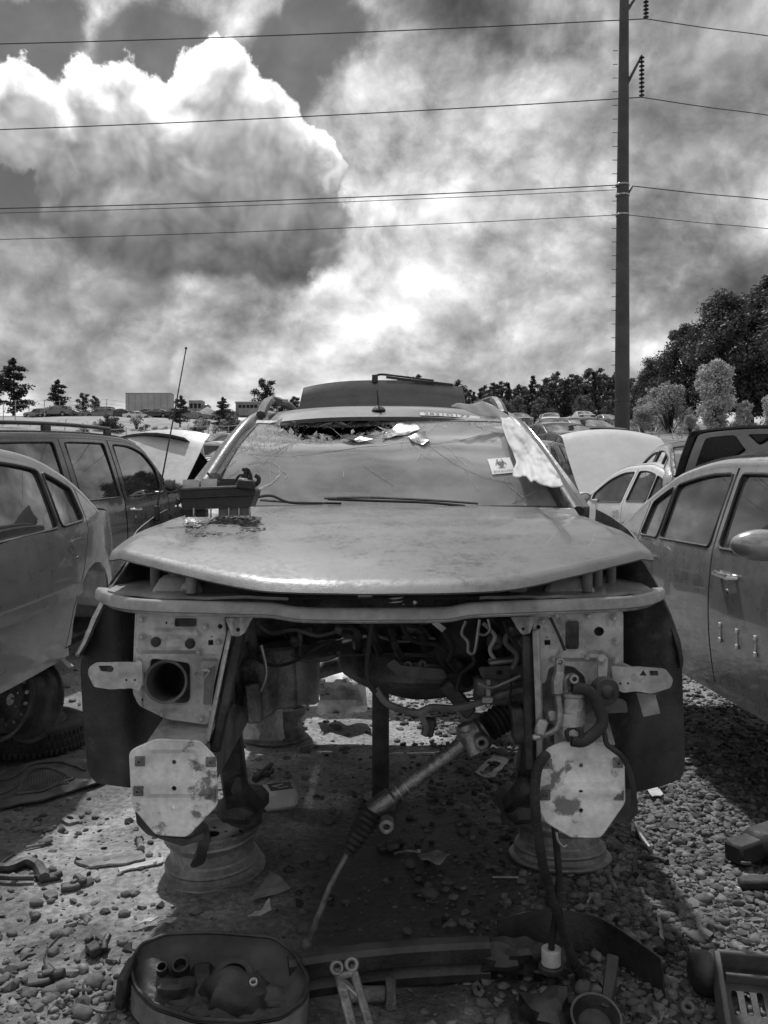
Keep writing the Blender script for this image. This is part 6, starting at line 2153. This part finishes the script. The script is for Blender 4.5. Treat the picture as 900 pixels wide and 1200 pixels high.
# white jug
j0 = gp(326, 945)
jug = thing('jug', 'white plastic jug with a dark label lying on its side', 'jug', j0)
ax = Vector((.93, .32, 0)).normalized(); ay = Vector((-.32, .93, 0))
def jfn(l, w_, z): return j0 + ax * l + ay * w_ + Vector((0, 0, z))
b = MB()
M = Matrix((ax, ay, Vector((0, 0, 1)))).transposed().to_4x4(); M.translation = j0 + Vector((0, 0, .055))
b.box((0, 0, 0), (.17, .15, .095), None, .022, M)
b.lathe([(.05, 0), (.042, .02), (.022, .035), (.02, .05)], 16, M @ Matrix.Translation((-.085, -.02, .0)) @ Matrix.Rotation(R(-90), 4, 'Y'))
b.build('body', 'jug_white', jug)
b = MB(); b.box((.01, 0, .0485), (.11, .10, .002), None, .0008, M); b.build('label_print', 'ink', jug)
b = MB(); b.box((.0, .015, .0500), (.06, .012, .001), (0, 0, .3), .0003, M); b.box((.02, -.02, .0500), (.05, .01, .001), (0, 0, .3), .0003, M); b.box((-.01, -.005, .05), (.03, .008, .001), (0, 0, -.5), .0003, M); b.build('label_mark', 'paper', jug)
b = MB(); b.cyl(M @ Vector((-.13, -.02, 0)), M @ Vector((-.155, -.02, 0)), .024, 16); b.build('cap', 'jug_white', jug)
# headlamp housing tub in the foreground
hx = gp(258, 1168)
hh = thing('headlamp_housing', 'black headlamp housing lying open with bulb sockets and a pale lens rim', 'headlamp', hx)
HC = Vector((hx.x, hx.y, 0))
out = rpoly([(152, 1130), (165, 1108), (195, 1096), (246, 1094), (320, 1100), (345, 1118), (362, 1148), (358, 1172), (330, 1192), (285, 1199), (230, 1196), (180, 1180), (158, 1158)], 8)
HD = 2.50
def rim_z(x, y): return .16 - .0006 * (x - 250) * .2
def hp(x, y, depth=0):
    # pixel -> point on a plane tilted towards the viewer
    t = (y - 1094) / 105
    d = 2.62 - .30 * t
    p = P(x, y, d)
    return p + Vector((0, .05, -.9)) * depth * .0 + Vector((0, .02, -1)) * depth
cx_, cy_ = 258, 1146
def bowl(s, t):
    i = t * (len(out)); k = int(i) % len(out); f = i - int(i)
    a, c = out[k], out[(k + 1) % len(out)]
    x, y = a[0] + (c[0] - a[0]) * f, a[1] + (c[1] - a[1]) * f
    q = 1 - s
    px, py = cx_ + (x - cx_) * (q**.55), cy_ + (y - cy_) * (q**.55)
    dep = .085 * s**.6 - .035 * sstep(.35, .9, s) * (.5 + .5 * math.sin(px * .08)) + .03 * noise.noise((px * .03, py * .05, 3)) * min(1, s * 4)
    return hp(px, py, dep)
b = MB().grid(lambda a, c: bowl(a * .985, c), 14, 72, .006)
b.build('shell', 'black_plastic', hh)
rp_ = [hp(x, y, -.004) for x, y in resample(out, 8)]
b = MB().tube(rp_, .0055, 8, closed=True); b.build('rim', 'black_plastic', hh)
front = [hp(x, y, 0) for x, y in resample(out, 6) if False] or [hp(x, y, 0) for x, y in sorted([q for q in resample(out, 6) if q[1] > 1150], key=lambda q: q[0])]
n_ = len(front) - 1
b = MB(); b.grid(lambda a, c: front[round(a * n_)] + Vector((0, -.006 - .010 * c, -.006 - .060 * c)), n_, 3, .004)
b.build('lens', 'hose_grey', hh)
for (px_, py_, rr, dp_, sd_) in ((276, 1140, .115, .075, 1), (204, 1134, .080, .080, 6), (324, 1144, .075, .085, 8), (238, 1160, .07, .085, 3), (178, 1146, .055, .085, 12), (300, 1168, .06, .085, 15)):
    MB().blob(tuple(hp(px_, py_, dp_)), (rr, rr * .72, rr * .62), 18, 12, wob=.35, seed=sd_).build('reflector_back', 'black_plastic', hh)
# sockets and bosses inside
def boss(px, py, r_, hgt, nm, mat='black_plastic', dep=.10):
    c = hp(px, py, dep)
    q = MB(); q.lathe([(r_ * 1.15, -.04), (r_ * 1.1, 0), (r_, .004), (r_ * .96, hgt), (r_ * .7, hgt), (r_ * .66, hgt * .4), (.001, hgt * .4)], 22, Matrix.Translation(c) @ Matrix.Rotation(R(28), 4, 'X'))
    return q.build(nm, mat, hh)
s1 = boss(274, 1124, .062, .05, 'bulb_socket', dep=.085)
MB().blob(tuple(hp(276, 1122, .07)), (.026, .026, .03), 12, 8, wob=.3).build('bulb_holder', 'rubber', s1)
boss(213, 1115, .026, .05, 'bulb_socket', 'black_plastic', .07); boss(192, 1118, .018, .06, 'bulb_socket', 'black_plastic', .075)
boss(298, 1140, .012, .04, 'adjuster', 'paper', .05); boss(230, 1160, .014, .03, 'adjuster', 'trim_grey', .10); boss(263, 1168, .012, .03, 'adjuster', 'trim_grey', .10); boss(288, 1170, .011, .03, 'adjuster', 'trim_grey', .10)
for k, (x0, y0, x1, y1) in enumerate(((236, 1104, 240, 1160), (305, 1110, 340, 1140), (175, 1135, 215, 1165), (250, 1150, 300, 1155))):
    MB().bar(hp(x0, y0, .07), hp(x1, y1, .10), .07 if k < 2 else .03, .05, .015).build('reflector_rib', 'black_plastic', hh)
MB().box(hp(148, 1140, .03), (.03, .12, .10), (0, .1, 0), .015).build('mount_ear', 'black_plastic', hh)
MB().box((hx.x, hx.y + .05, .03), (.34, .20, .07), None, .03).build('housing_foot', 'black_plastic', hh)
# bumper beam
ba, bb_ = gp(338, 1172), gp(574, 1150)
beam = thing('bumper_beam', 'long black bumper beam lying behind the headlamp housing', 'beam', (ba + bb_) / 2)
b = MB(); path = [ba.lerp(bb_, t) + Vector((0, .02 * math.sin(PI * t), 0)) for t in np.linspace(0, 1, 14)]
sec_b = [(.0, .0), (.012, .004), (.016, .03), (.006, .045), (.006, .058), (.018, .066), (.018, .108), (.006, .122), (-.03, .124), (-.034, .118), (-.03, .0)]
sweep(path, sec_b, b); b.build('beam', 'black_plastic', beam)
b = MB(); b.blob(tuple(bb_ + Vector((.07, .03, .06))), (.10, .06, .055), 18, 12, wob=.75, seed=4); b.blob(tuple(bb_ + Vector((.18, .05, .04))), (.08, .05, .035), 16, 10, wob=.8, seed=9); b.build('torn_end', 'black_plastic', beam)
b = MB(); c = gp(452, 1176, .03); b.cyl(c + Vector((-.12, 0, .0)), c, .022, 12); b.cyl(c, c + Vector((.022, 0, 0)), .045, 18); b.ring(c + Vector((.024, 0, 0)), (1, 0, 0), .044, .028, .012, 18); b.build('flanged_stub', 'rust_metal', beam)
# curved trim strip
crv = smooth_path([gp(585, 1128), gp(640, 1112), gp(700, 1118), gp(745, 1145), gp(778, 1172)], 8)
b = MB(); nn = len(crv) - 1
b.grid(lambda u, v: crv[round(u * nn)] + Vector((0, .03 * v, .005 + .125 * v * (1 - .25 * u))), nn, 4, .006)
tag(b.build('trim_strip', 'black_plastic', angle=80), 'curved black plastic bumper trim strip standing on edge', 'trim strip')
# aluminium bracket with two eyes
br = thing('alloy_bracket', 'pale cast bracket with two bolt eyes leaning on the bumper beam', 'bracket', gp(420, 1196))
p1, p2 = P(395, 1134, 2.44), P(412, 1130, 2.44); q1, q2 = P(416, 1215, 2.28), P(436, 1212, 2.28)
b = MB(); b.bar(p1, q1, .028, .018, .005); b.bar(p2, q2, .024, .018, .005); b.bar(p1.lerp(q1, .1), p2.lerp(q2, .1), .04, .02, .006); b.bar(p1.lerp(q1, .95), p2.lerp(q2, .95), .04, .02, .006); b.bar(p1.lerp(q1, .15), p2.lerp(q2, .5), .02, .012, .004)
b.build('arm', 'aluminium', br)
for p in (p1, p2): MB().ring(p + Vector((0, -.008, .004)), (.1, -.8, .45), .021, .009, .03, 18).build('bolt_eye', 'aluminium', br)
# second lamp piece bottom centre
c = gp(694, 1204)
sl = thing('lamp_socket', 'broken black lamp socket with pale rim under the hanging harness', 'lamp part', c)
b = MB(); b.lathe([(.04, 0), (.055, .02), (.068, .06), (.063, .062), (.045, .03), (.001, .02)], 26, Matrix.Translation(c + Vector((.0, -.02, 0))) @ Matrix.Rotation(R(24), 4, 'X')); b.build('cup', 'black_plastic', sl)
b = MB(); b.ring(c + Vector((0, -.045, .055)), (0, -.41, .91), .071, .064, .010, 28); b.build('rim', 'trim_grey', sl)
b = MB(); b.bar(c + Vector((.04, 0, .05)), c + Vector((.075, .06, .17)), .035, .02, .005); b.blob(tuple(c + Vector((-.12, .02, .03))), (.07, .07, .05), 14, 9, wob=.7, seed=5); b.build('lugs', 'black_plastic', sl)
# ventilated tray bottom right
tv = thing('vent_tray', 'black plastic tray with slotted vents tipped on its side', 'tray', gp(870, 1178))
o_ = P(838, 1124, 2.56); ex = (P(960, 1136, 2.56) - o_) ; ey = P(852, 1215, 2.30) - o_
nrm = ex.cross(ey).normalized()
def tvf(u, v, w_=0): return o_ + ex * u + ey * v - nrm * w_
slots = [rrect(.13 + .12 * k, .30, .19 + .12 * k, .62, .028, 3) for k in range(7)]
b = MB().panel([(0, 0), (1, 0), (1, 1), (0, 1)], slots, lambda u, v: tvf(u, v, -.035), .006, .09); b.build('vent_plate', 'black_plastic', tv)
fr = MB()
for (a, c) in (((0, 0), (1, 0)), ((0, 0), (0, 1)), ((1, 0), (1, 1)), ((0, 1), (1, 1))): fr.bar(tvf(*a), tvf(*c), .016, .07, .004, tuple(nrm))
fr.build('frame', 'trim_grey', tv)
MB().bar(tvf(.08, .18, -.015), tvf(.97, .18, -.015), .012, .03, .003, tuple(nrm)).build('rib', 'trim_grey', tv)
MB().blob(tuple(gp(826, 1166, .06)), (.05, .07, .065), 16, 10).build('duct_bulb', 'black_plastic', tv)
MB().ring(gp(806, 1196, .03), (0, -.4, .9), .022, .008, .02, 16).build('mount_eye', 'trim_grey', tv)
# duct end on the right edge
dc = thing('air_duct', 'black plastic air duct lying in the gravel past the tray', 'duct', gp(890, 1030))
b = MB(); a = gp(858, 1018, .06); c = gp(935, 1000, .10)
b.bar(a, a.lerp(c, .35), .10, .085, .012); b.bar(a.lerp(c, .3), c, .15, .12, .03); b.build('duct', 'black_plastic', dc)
MB().bar(gp(866, 1042, .02), gp(935, 1046, .04), .06, .04, .01).build('lower_flap', 'black_plastic', dc)
MB().bar(a + Vector((.01, -.06, -.01)), a + Vector((.05, -.06, -.012)), .012, .012).build('clip', 'trim_grey', dc)
# tyre lying flat on the left with a second rim leaning on it
ty = gp(28, 880)
tw = thing('tyre', 'worn black tyre with a steel rim lying flat beside the floor mat', 'tyre', (ty.x, ty.y + .1, 0), None, (R(2), R(2), 0))
b = MB(); b.lathe([(.19, .03), (.24, .008), (.29, .02), (.318, .05), (.322, .09), (.318, .13), (.29, .165), (.24, .175), (.19, .155), (.185, .09)], 48, close=True); b.build('carcass', 'tyre_rubber', tw, world=False)
b = MB()
for k in range(64):
    a = 2 * PI * k / 64
    for z in (.045, .09, .135): b.box((.321 * math.cos(a + z), .321 * math.sin(a + z), z), (.012, .022, .030), (0, 0, a + z), .003)
kind(b.build('tread_blocks', 'tyre_rubber', tw, world=False), 'stuff')
b = MB(); b.lathe([(.19, .03), (.20, .15), (.195, .17), (.185, .165), (.16, .12), (.12, .10), (.06, .12), (.03, .12), (.03, .10)], 36); b.build('rim', 'rim_metal', tw, world=False)
b = MB()
for k in range(12): b.cyl((.13 * math.cos(k * PI / 6), .13 * math.sin(k * PI / 6), .098), (.13 * math.cos(k * PI / 6), .13 * math.sin(k * PI / 6), .107), .013, 8)
kind(b.build('vent_holes', 'interior_dark', tw, world=False), 'stuff')
wr = steel_wheel('steel_wheel', 'dark steel rim leaning on edge on top of the worn tyre', P(54, 838, 4.70), .22, .23, (R(72), R(28), R(-35)), 'dark_metal')
wr.location = P(40, 822, 4.72)
MB().bar(P(62, 763, 4.6), P(82, 780, 4.45), .05, .008).build('wheel_strap', 'bare_steel', wr, world=False) if False else None
b = MB(); b.bar(P(62, 764, 4.62), P(84, 782, 4.5), .035, .008)
tag(b.build('metal_strap', 'bare_steel'), 'pale metal strap hanging under the pale grey sedan', 'strap')
b = MB(); a = gp(-30, 900); c = gp(42, 882); b.bar(a + Vector((0, 0, .05)), c + Vector((0, 0, .05)), .04, .09, .01)
tag(b.build('sill_strip', 'black_plastic'), 'black plastic sill strip lying against the worn tyre', 'sill strip')
# floor mat
mt = [(-30, 925), (10, 906), (45, 896), (78, 893), (102, 900), (135, 912), (120, 922), (80, 934), (45, 944), (-30, 954)]
M2 = [tuple(G(x, y)[:2]) for x, y in mt]
def matz(x, y):
    return ground_z(x, y) + .012 + .018 * (1 + math.sin(x * 7 + y * 3)) * .5 + .012 * noise.noise((x * 4, y * 4, 3))
fm = thing('floor_mat', 'dusty ribbed rubber floor mat lying crumpled on the mud', 'mat', gp(50, 925))
MB().panel(M2, [], lambda x, y: Vector((x, y, matz(x, y))), .008, .045).build('sheet', 'mat_rubber', fm)
for pts in ([(20, 936), (30, 915), (50, 907), (70, 912), (86, 922)], [(-20, 918), (10, 916), (40, 902), (70, 900), (100, 910)], [(20, 936), (50, 932), (86, 922)], [(-20, 936), (0, 934), (18, 926), (32, 908)]):
    q = smooth_path([Vector((*G(x, y)[:2], 0)) for x, y in pts], 6)
    MB().tube([Vector((v.x, v.y, matz(v.x, v.y) + .006)) for v in q], .009, 6, flat=.6).build('raised_rib', 'mat_rubber', fm)
b = MB()
for k in range(15):
    x = 34 + k * 3.2; t = (x - 34) / 45
    a_, c_ = G(x, 933 - 6 * t), G(x + 2, 912 + 9 * abs(t - .45))
    b.tube([Vector((a_.x, a_.y, matz(a_.x, a_.y) + .004)), Vector((c_.x, c_.y, matz(c_.x, c_.y) + .004))], .005, 5)
kind(b.build('grip_ribs', 'mat_rubber', fm), 'stuff')

# flat scraps
gpoly('plastic_strip', 'broken pale plastic strip lying near the left steel wheel', 'scrap', [(87, 1008), (120, 1004), (165, 999), (171, 1007), (140, 1015), (105, 1018), (90, 1014)], mat='wood_grey', thick=.008)
gpoly('splinter', 'thin pale splinter of plastic pointing at the left steel wheel', 'scrap', [(138, 1019), (192, 1006), (190, 1013), (140, 1024)], mat='paper', thick=.006)
gpoly('glass_piece', 'triangular pale sheet of clear plastic beside the left steel wheel', 'scrap', [(288, 1066), (318, 1030), (341, 1048), (330, 1052)], mat='cardboard', thick=.003, warp=.012)
gpoly('torn_wrapper', 'torn pale wrapper lying behind the headlamp housing', 'wrapper', [(152, 1090), (175, 1083), (186, 1083), (176, 1090)], mat='paper', warp=.015, freq=20)
gpoly('torn_wrapper', 'small torn wrapper touching the larger torn wrapper', 'wrapper', [(184, 1089), (196, 1083), (207, 1086), (200, 1090)], mat='paper', warp=.015, freq=20)
gpoly('torn_wrapper', 'folded pale wrapper lying just behind the headlamp socket', 'wrapper', [(290, 1088), (304, 1080), (316, 1072), (318, 1080), (306, 1086)], mat='paper', warp=.03, freq=18)
gpoly('card_frame', 'small pale square card frame lying on the gravel under the wreck', 'gasket', [(557, 908), (577, 888), (597, 893), (577, 916)], [[(566, 907), (578, 895), (588, 897), (576, 909)]], mat='paper', thick=.004)  # pale square of card with an open middle
gpoly('card', 'tilted pale card standing in gravel beside the right-hand liner', 'card', [(766, 900), (790, 892), (812, 896), (786, 906)], mat='cardboard', warp=.02)
gpoly('paper_scrap', 'pale paper scrap on gravel below the right-hand liner', 'paper', [(756, 928), (768, 924), (777, 938), (764, 942)], mat='paper', warp=.02)
gpoly('crushed_cup', 'flattened pale lump lying on the oily ground', 'scrap', [(488, 1008), (508, 1004), (528, 1010), (516, 1018), (494, 1018)], mat='cardboard', warp=.03, freq=16)
gpoly('gasket', 'small pale gasket plate with an oval hole by the bumper beam', 'gasket', [(553, 1157), (560, 1153), (568, 1166), (564, 1172), (556, 1168)], [[(558, 1160), (561, 1158), (564, 1165), (560, 1166)]], mat='bare_steel', thick=.003)
gpoly('ring_bracket', 'oval metal bracket with a hole on the dirt before the floor mat', 'bracket', [(72, 962), (78, 954), (92, 956), (94, 961), (80, 965)], [ellip(82, 959, 4.5, 2.2, 10)], mat='rust_metal', thick=.015)
gpoly('board_scrap', 'flat pale board scrap in the dirt beside the floor mat', 'board', [(34, 972), (60, 966), (66, 969), (40, 974)], mat='wood_grey', thick=.01)
gpoly('plastic_scrap', 'grey rounded plastic scrap lying beside the cast lever', 'scrap', [(-14, 1000), (8, 996), (17, 1003), (4, 1013), (-14, 1014)], mat='trim_grey', thick=.02)
gpoly('flat_stone', 'flat pale slab of stone in the dirt', 'stone', [(50, 1049), (64, 1044), (69, 1050), (58, 1055)], mat='stone', thick=.012)
gpoly('hook_bracket', 'dark hooked bracket lying on the right-hand dirt', 'bracket', [(814, 1080), (820, 1068), (843, 1078), (838, 1080), (824, 1078), (822, 1090), (836, 1100), (832, 1104), (816, 1092)], mat='dark_metal', thick=.012)
for (pts, l) in (([(96, 1100), (100, 1094), (108, 1097), (106, 1108)], 'crumpled dark plastic plug on the dirt'),):
    pass


def rod(name, label, cat, pts, r_, mat, up=.012, head=None, n=5):
    path = smooth_path([gp(x, y, up) for x, y in pts], n)
    b = MB().tube(path, r_, 8)
    if head: b.cyl(path[0] - (path[1] - path[0]).normalized() * .012, path[0] + (path[1] - path[0]).normalized() * .006, head, 6)
    return tag(b.build(name, mat), label, cat)


rod('bolt', 'long steel bolt lying across the gravel beside the trim strip', 'bolt', [(772, 1078), (776, 1105)], .008, 'bare_steel', .01, .014)
rod('bolt', 'short dark bolt lying beside the right-hand steel wheel', 'bolt', [(712, 1030), (722, 1050)], .011, 'rust_metal', .012, .018)
rod('bolt', 'small pale screw lying by the flat stone near the right-hand steel wheel', 'bolt', [(692, 1056), (688, 1065)], .006, 'bare_steel', .01, .012)
rod('bolt', 'rusty bolt with washer on the dirt behind the plastic strip', 'bolt', [(163, 986), (166, 998)], .014, 'rust_metal', .016, .022)
rod('rod', 'thin pale rod lying on the oily ground', 'rod', [(577, 1031), (608, 1033)], .005, 'bare_steel')
rod('rod', 'small bent rod with a bolt head lying on the oily ground', 'rod', [(490, 1000), (478, 999), (462, 1003)], .006, 'bare_steel', .01, .010)
rod('wire', 'thin dark wire curling over the dirt on the left', 'wire', [(93, 1078), (75, 1090), (56, 1110), (52, 1125), (62, 1140)], .0025, 'rubber', .006)
rod('wire', 'thin pale wire curling past the headlamp housing', 'wire', [(100, 1150), (101, 1170), (108, 1185), (125, 1188), (148, 1182)], .003, 'hose_grey', .006)
rod('hose_piece', 'curved dark hose piece on the gravel beside the right-hand steel wheel', 'hose', [(745, 1030), (744, 1014), (752, 1009), (772, 1010), (782, 1014)], .012, 'rubber', .014)
rod('cable_end', 'pale cable end with a metal tip on the gravel', 'cable', [(742, 985), (744, 975), (752, 990), (762, 1002)], .011, 'aluminium', .02)
rod('wire_loop', 'thin wire bent into a loop on the right-hand dirt', 'wire', [(852, 1040), (866, 1043), (868, 1048), (856, 1049)], .003, 'bare_steel', .006)
rod('lever', 'black cast lever lying on the dirt at the left', 'lever', [(-10, 1022), (10, 1024), (30, 1016), (44, 1020), (52, 1034)], .022, 'dark_metal', .02)
rod('lever', 'short black arm lying beneath the cast lever', 'lever', [(-10, 1034), (15, 1036), (40, 1034)], .012, 'dark_metal', .02)
rod('rod', 'pale stick lying in the dirt beside the floor mat', 'rod', [(30, 996), (52, 991)], .007, 'wood_grey')
rod('rod', 'dark tool-like rod lying behind the jug', 'rod', [(298, 916), (318, 900)], .014, 'dark_metal', .015)
def lump(name, label, cat, px, py, parts, mat):
    c = gp(px, py)
    b = MB(); random.seed(px * 3 + py)
    for k in range(parts):
        p = c + Vector((rng(-.05, .05), rng(-.04, .04), rng(.01, .03)))
        if k % 2: b.cyl(p, p + Vector((rng(-.05, .05), rng(-.04, .04), rng(0, .02))), rng(.01, .018), 10)
        else: b.box(p, (rng(.03, .06), rng(.02, .04), rng(.02, .035)), (rng(-.4, .4), rng(-.4, .4), rng(0, 3)), .006)
    c2 = c + Vector((0, 0, .012)); b.box(c2, (.07, .05, .02), (0, 0, .4), .006)
    return tag(b.build(name, mat), label, cat)
lump('connector', 'broken black plastic connector lying on the left-hand dirt', 'connector', 113, 1116, 6, 'black_plastic')
lump('connector', 'black socket with a wire lying among the stones', 'connector', 45, 1154, 5, 'black_plastic')
lump('connector', 'small dark fitting half buried left of the plastic strip', 'connector', 83, 1040, 3, 'dark_metal')
lump('sensor', 'round dark sensor on the oily ground under the steering rack', 'sensor', 452, 995, 5, 'dark_metal')
lump('clamp', 'rusty clamp lying on gravel near the trim strip', 'clamp', 620, 1092, 5, 'rust_metal')
lump('clod', 'dark clod of broken parts beside the beam end', 'scrap', 582, 1130, 6, 'rust_metal')
lump('scrap', 'dark broken part on the ground behind the jug', 'scrap', 305, 910, 4, 'dark_metal')
lump('scrap', 'dark lump lying beside the short arm', 'scrap', 60, 1030, 4, 'black_plastic')
# small scattered chips: nobody could count them
cb = MB(); random.seed(77)
for i in range(1500):
    y = 2.3 * (6.5 / 2.3)**random.random(); x = rng(-.47 * y, .47 * y); z = ground_z(x, y) + .004
    s = rng(.004, .014); a = rng(0, 6.28)
    cb.add([(x + s * math.cos(a), y + s * math.sin(a), z + rng(0, .006)), (x - s * math.sin(a) * .6, y + s * math.cos(a) * .6, z + .002), (x - s * math.cos(a), y - s * math.sin(a), z + rng(0, .006)), (x + s * math.sin(a) * .5, y - s * math.cos(a) * .5, z + .002)], [(0, 1, 2, 3)])
tag(kind(cb.build('plastic_chips', 'stone', angle=180, base=(0, 0, 0)), 'stuff'), 'tiny chips of glass and plastic trodden into the ground', 'chips')
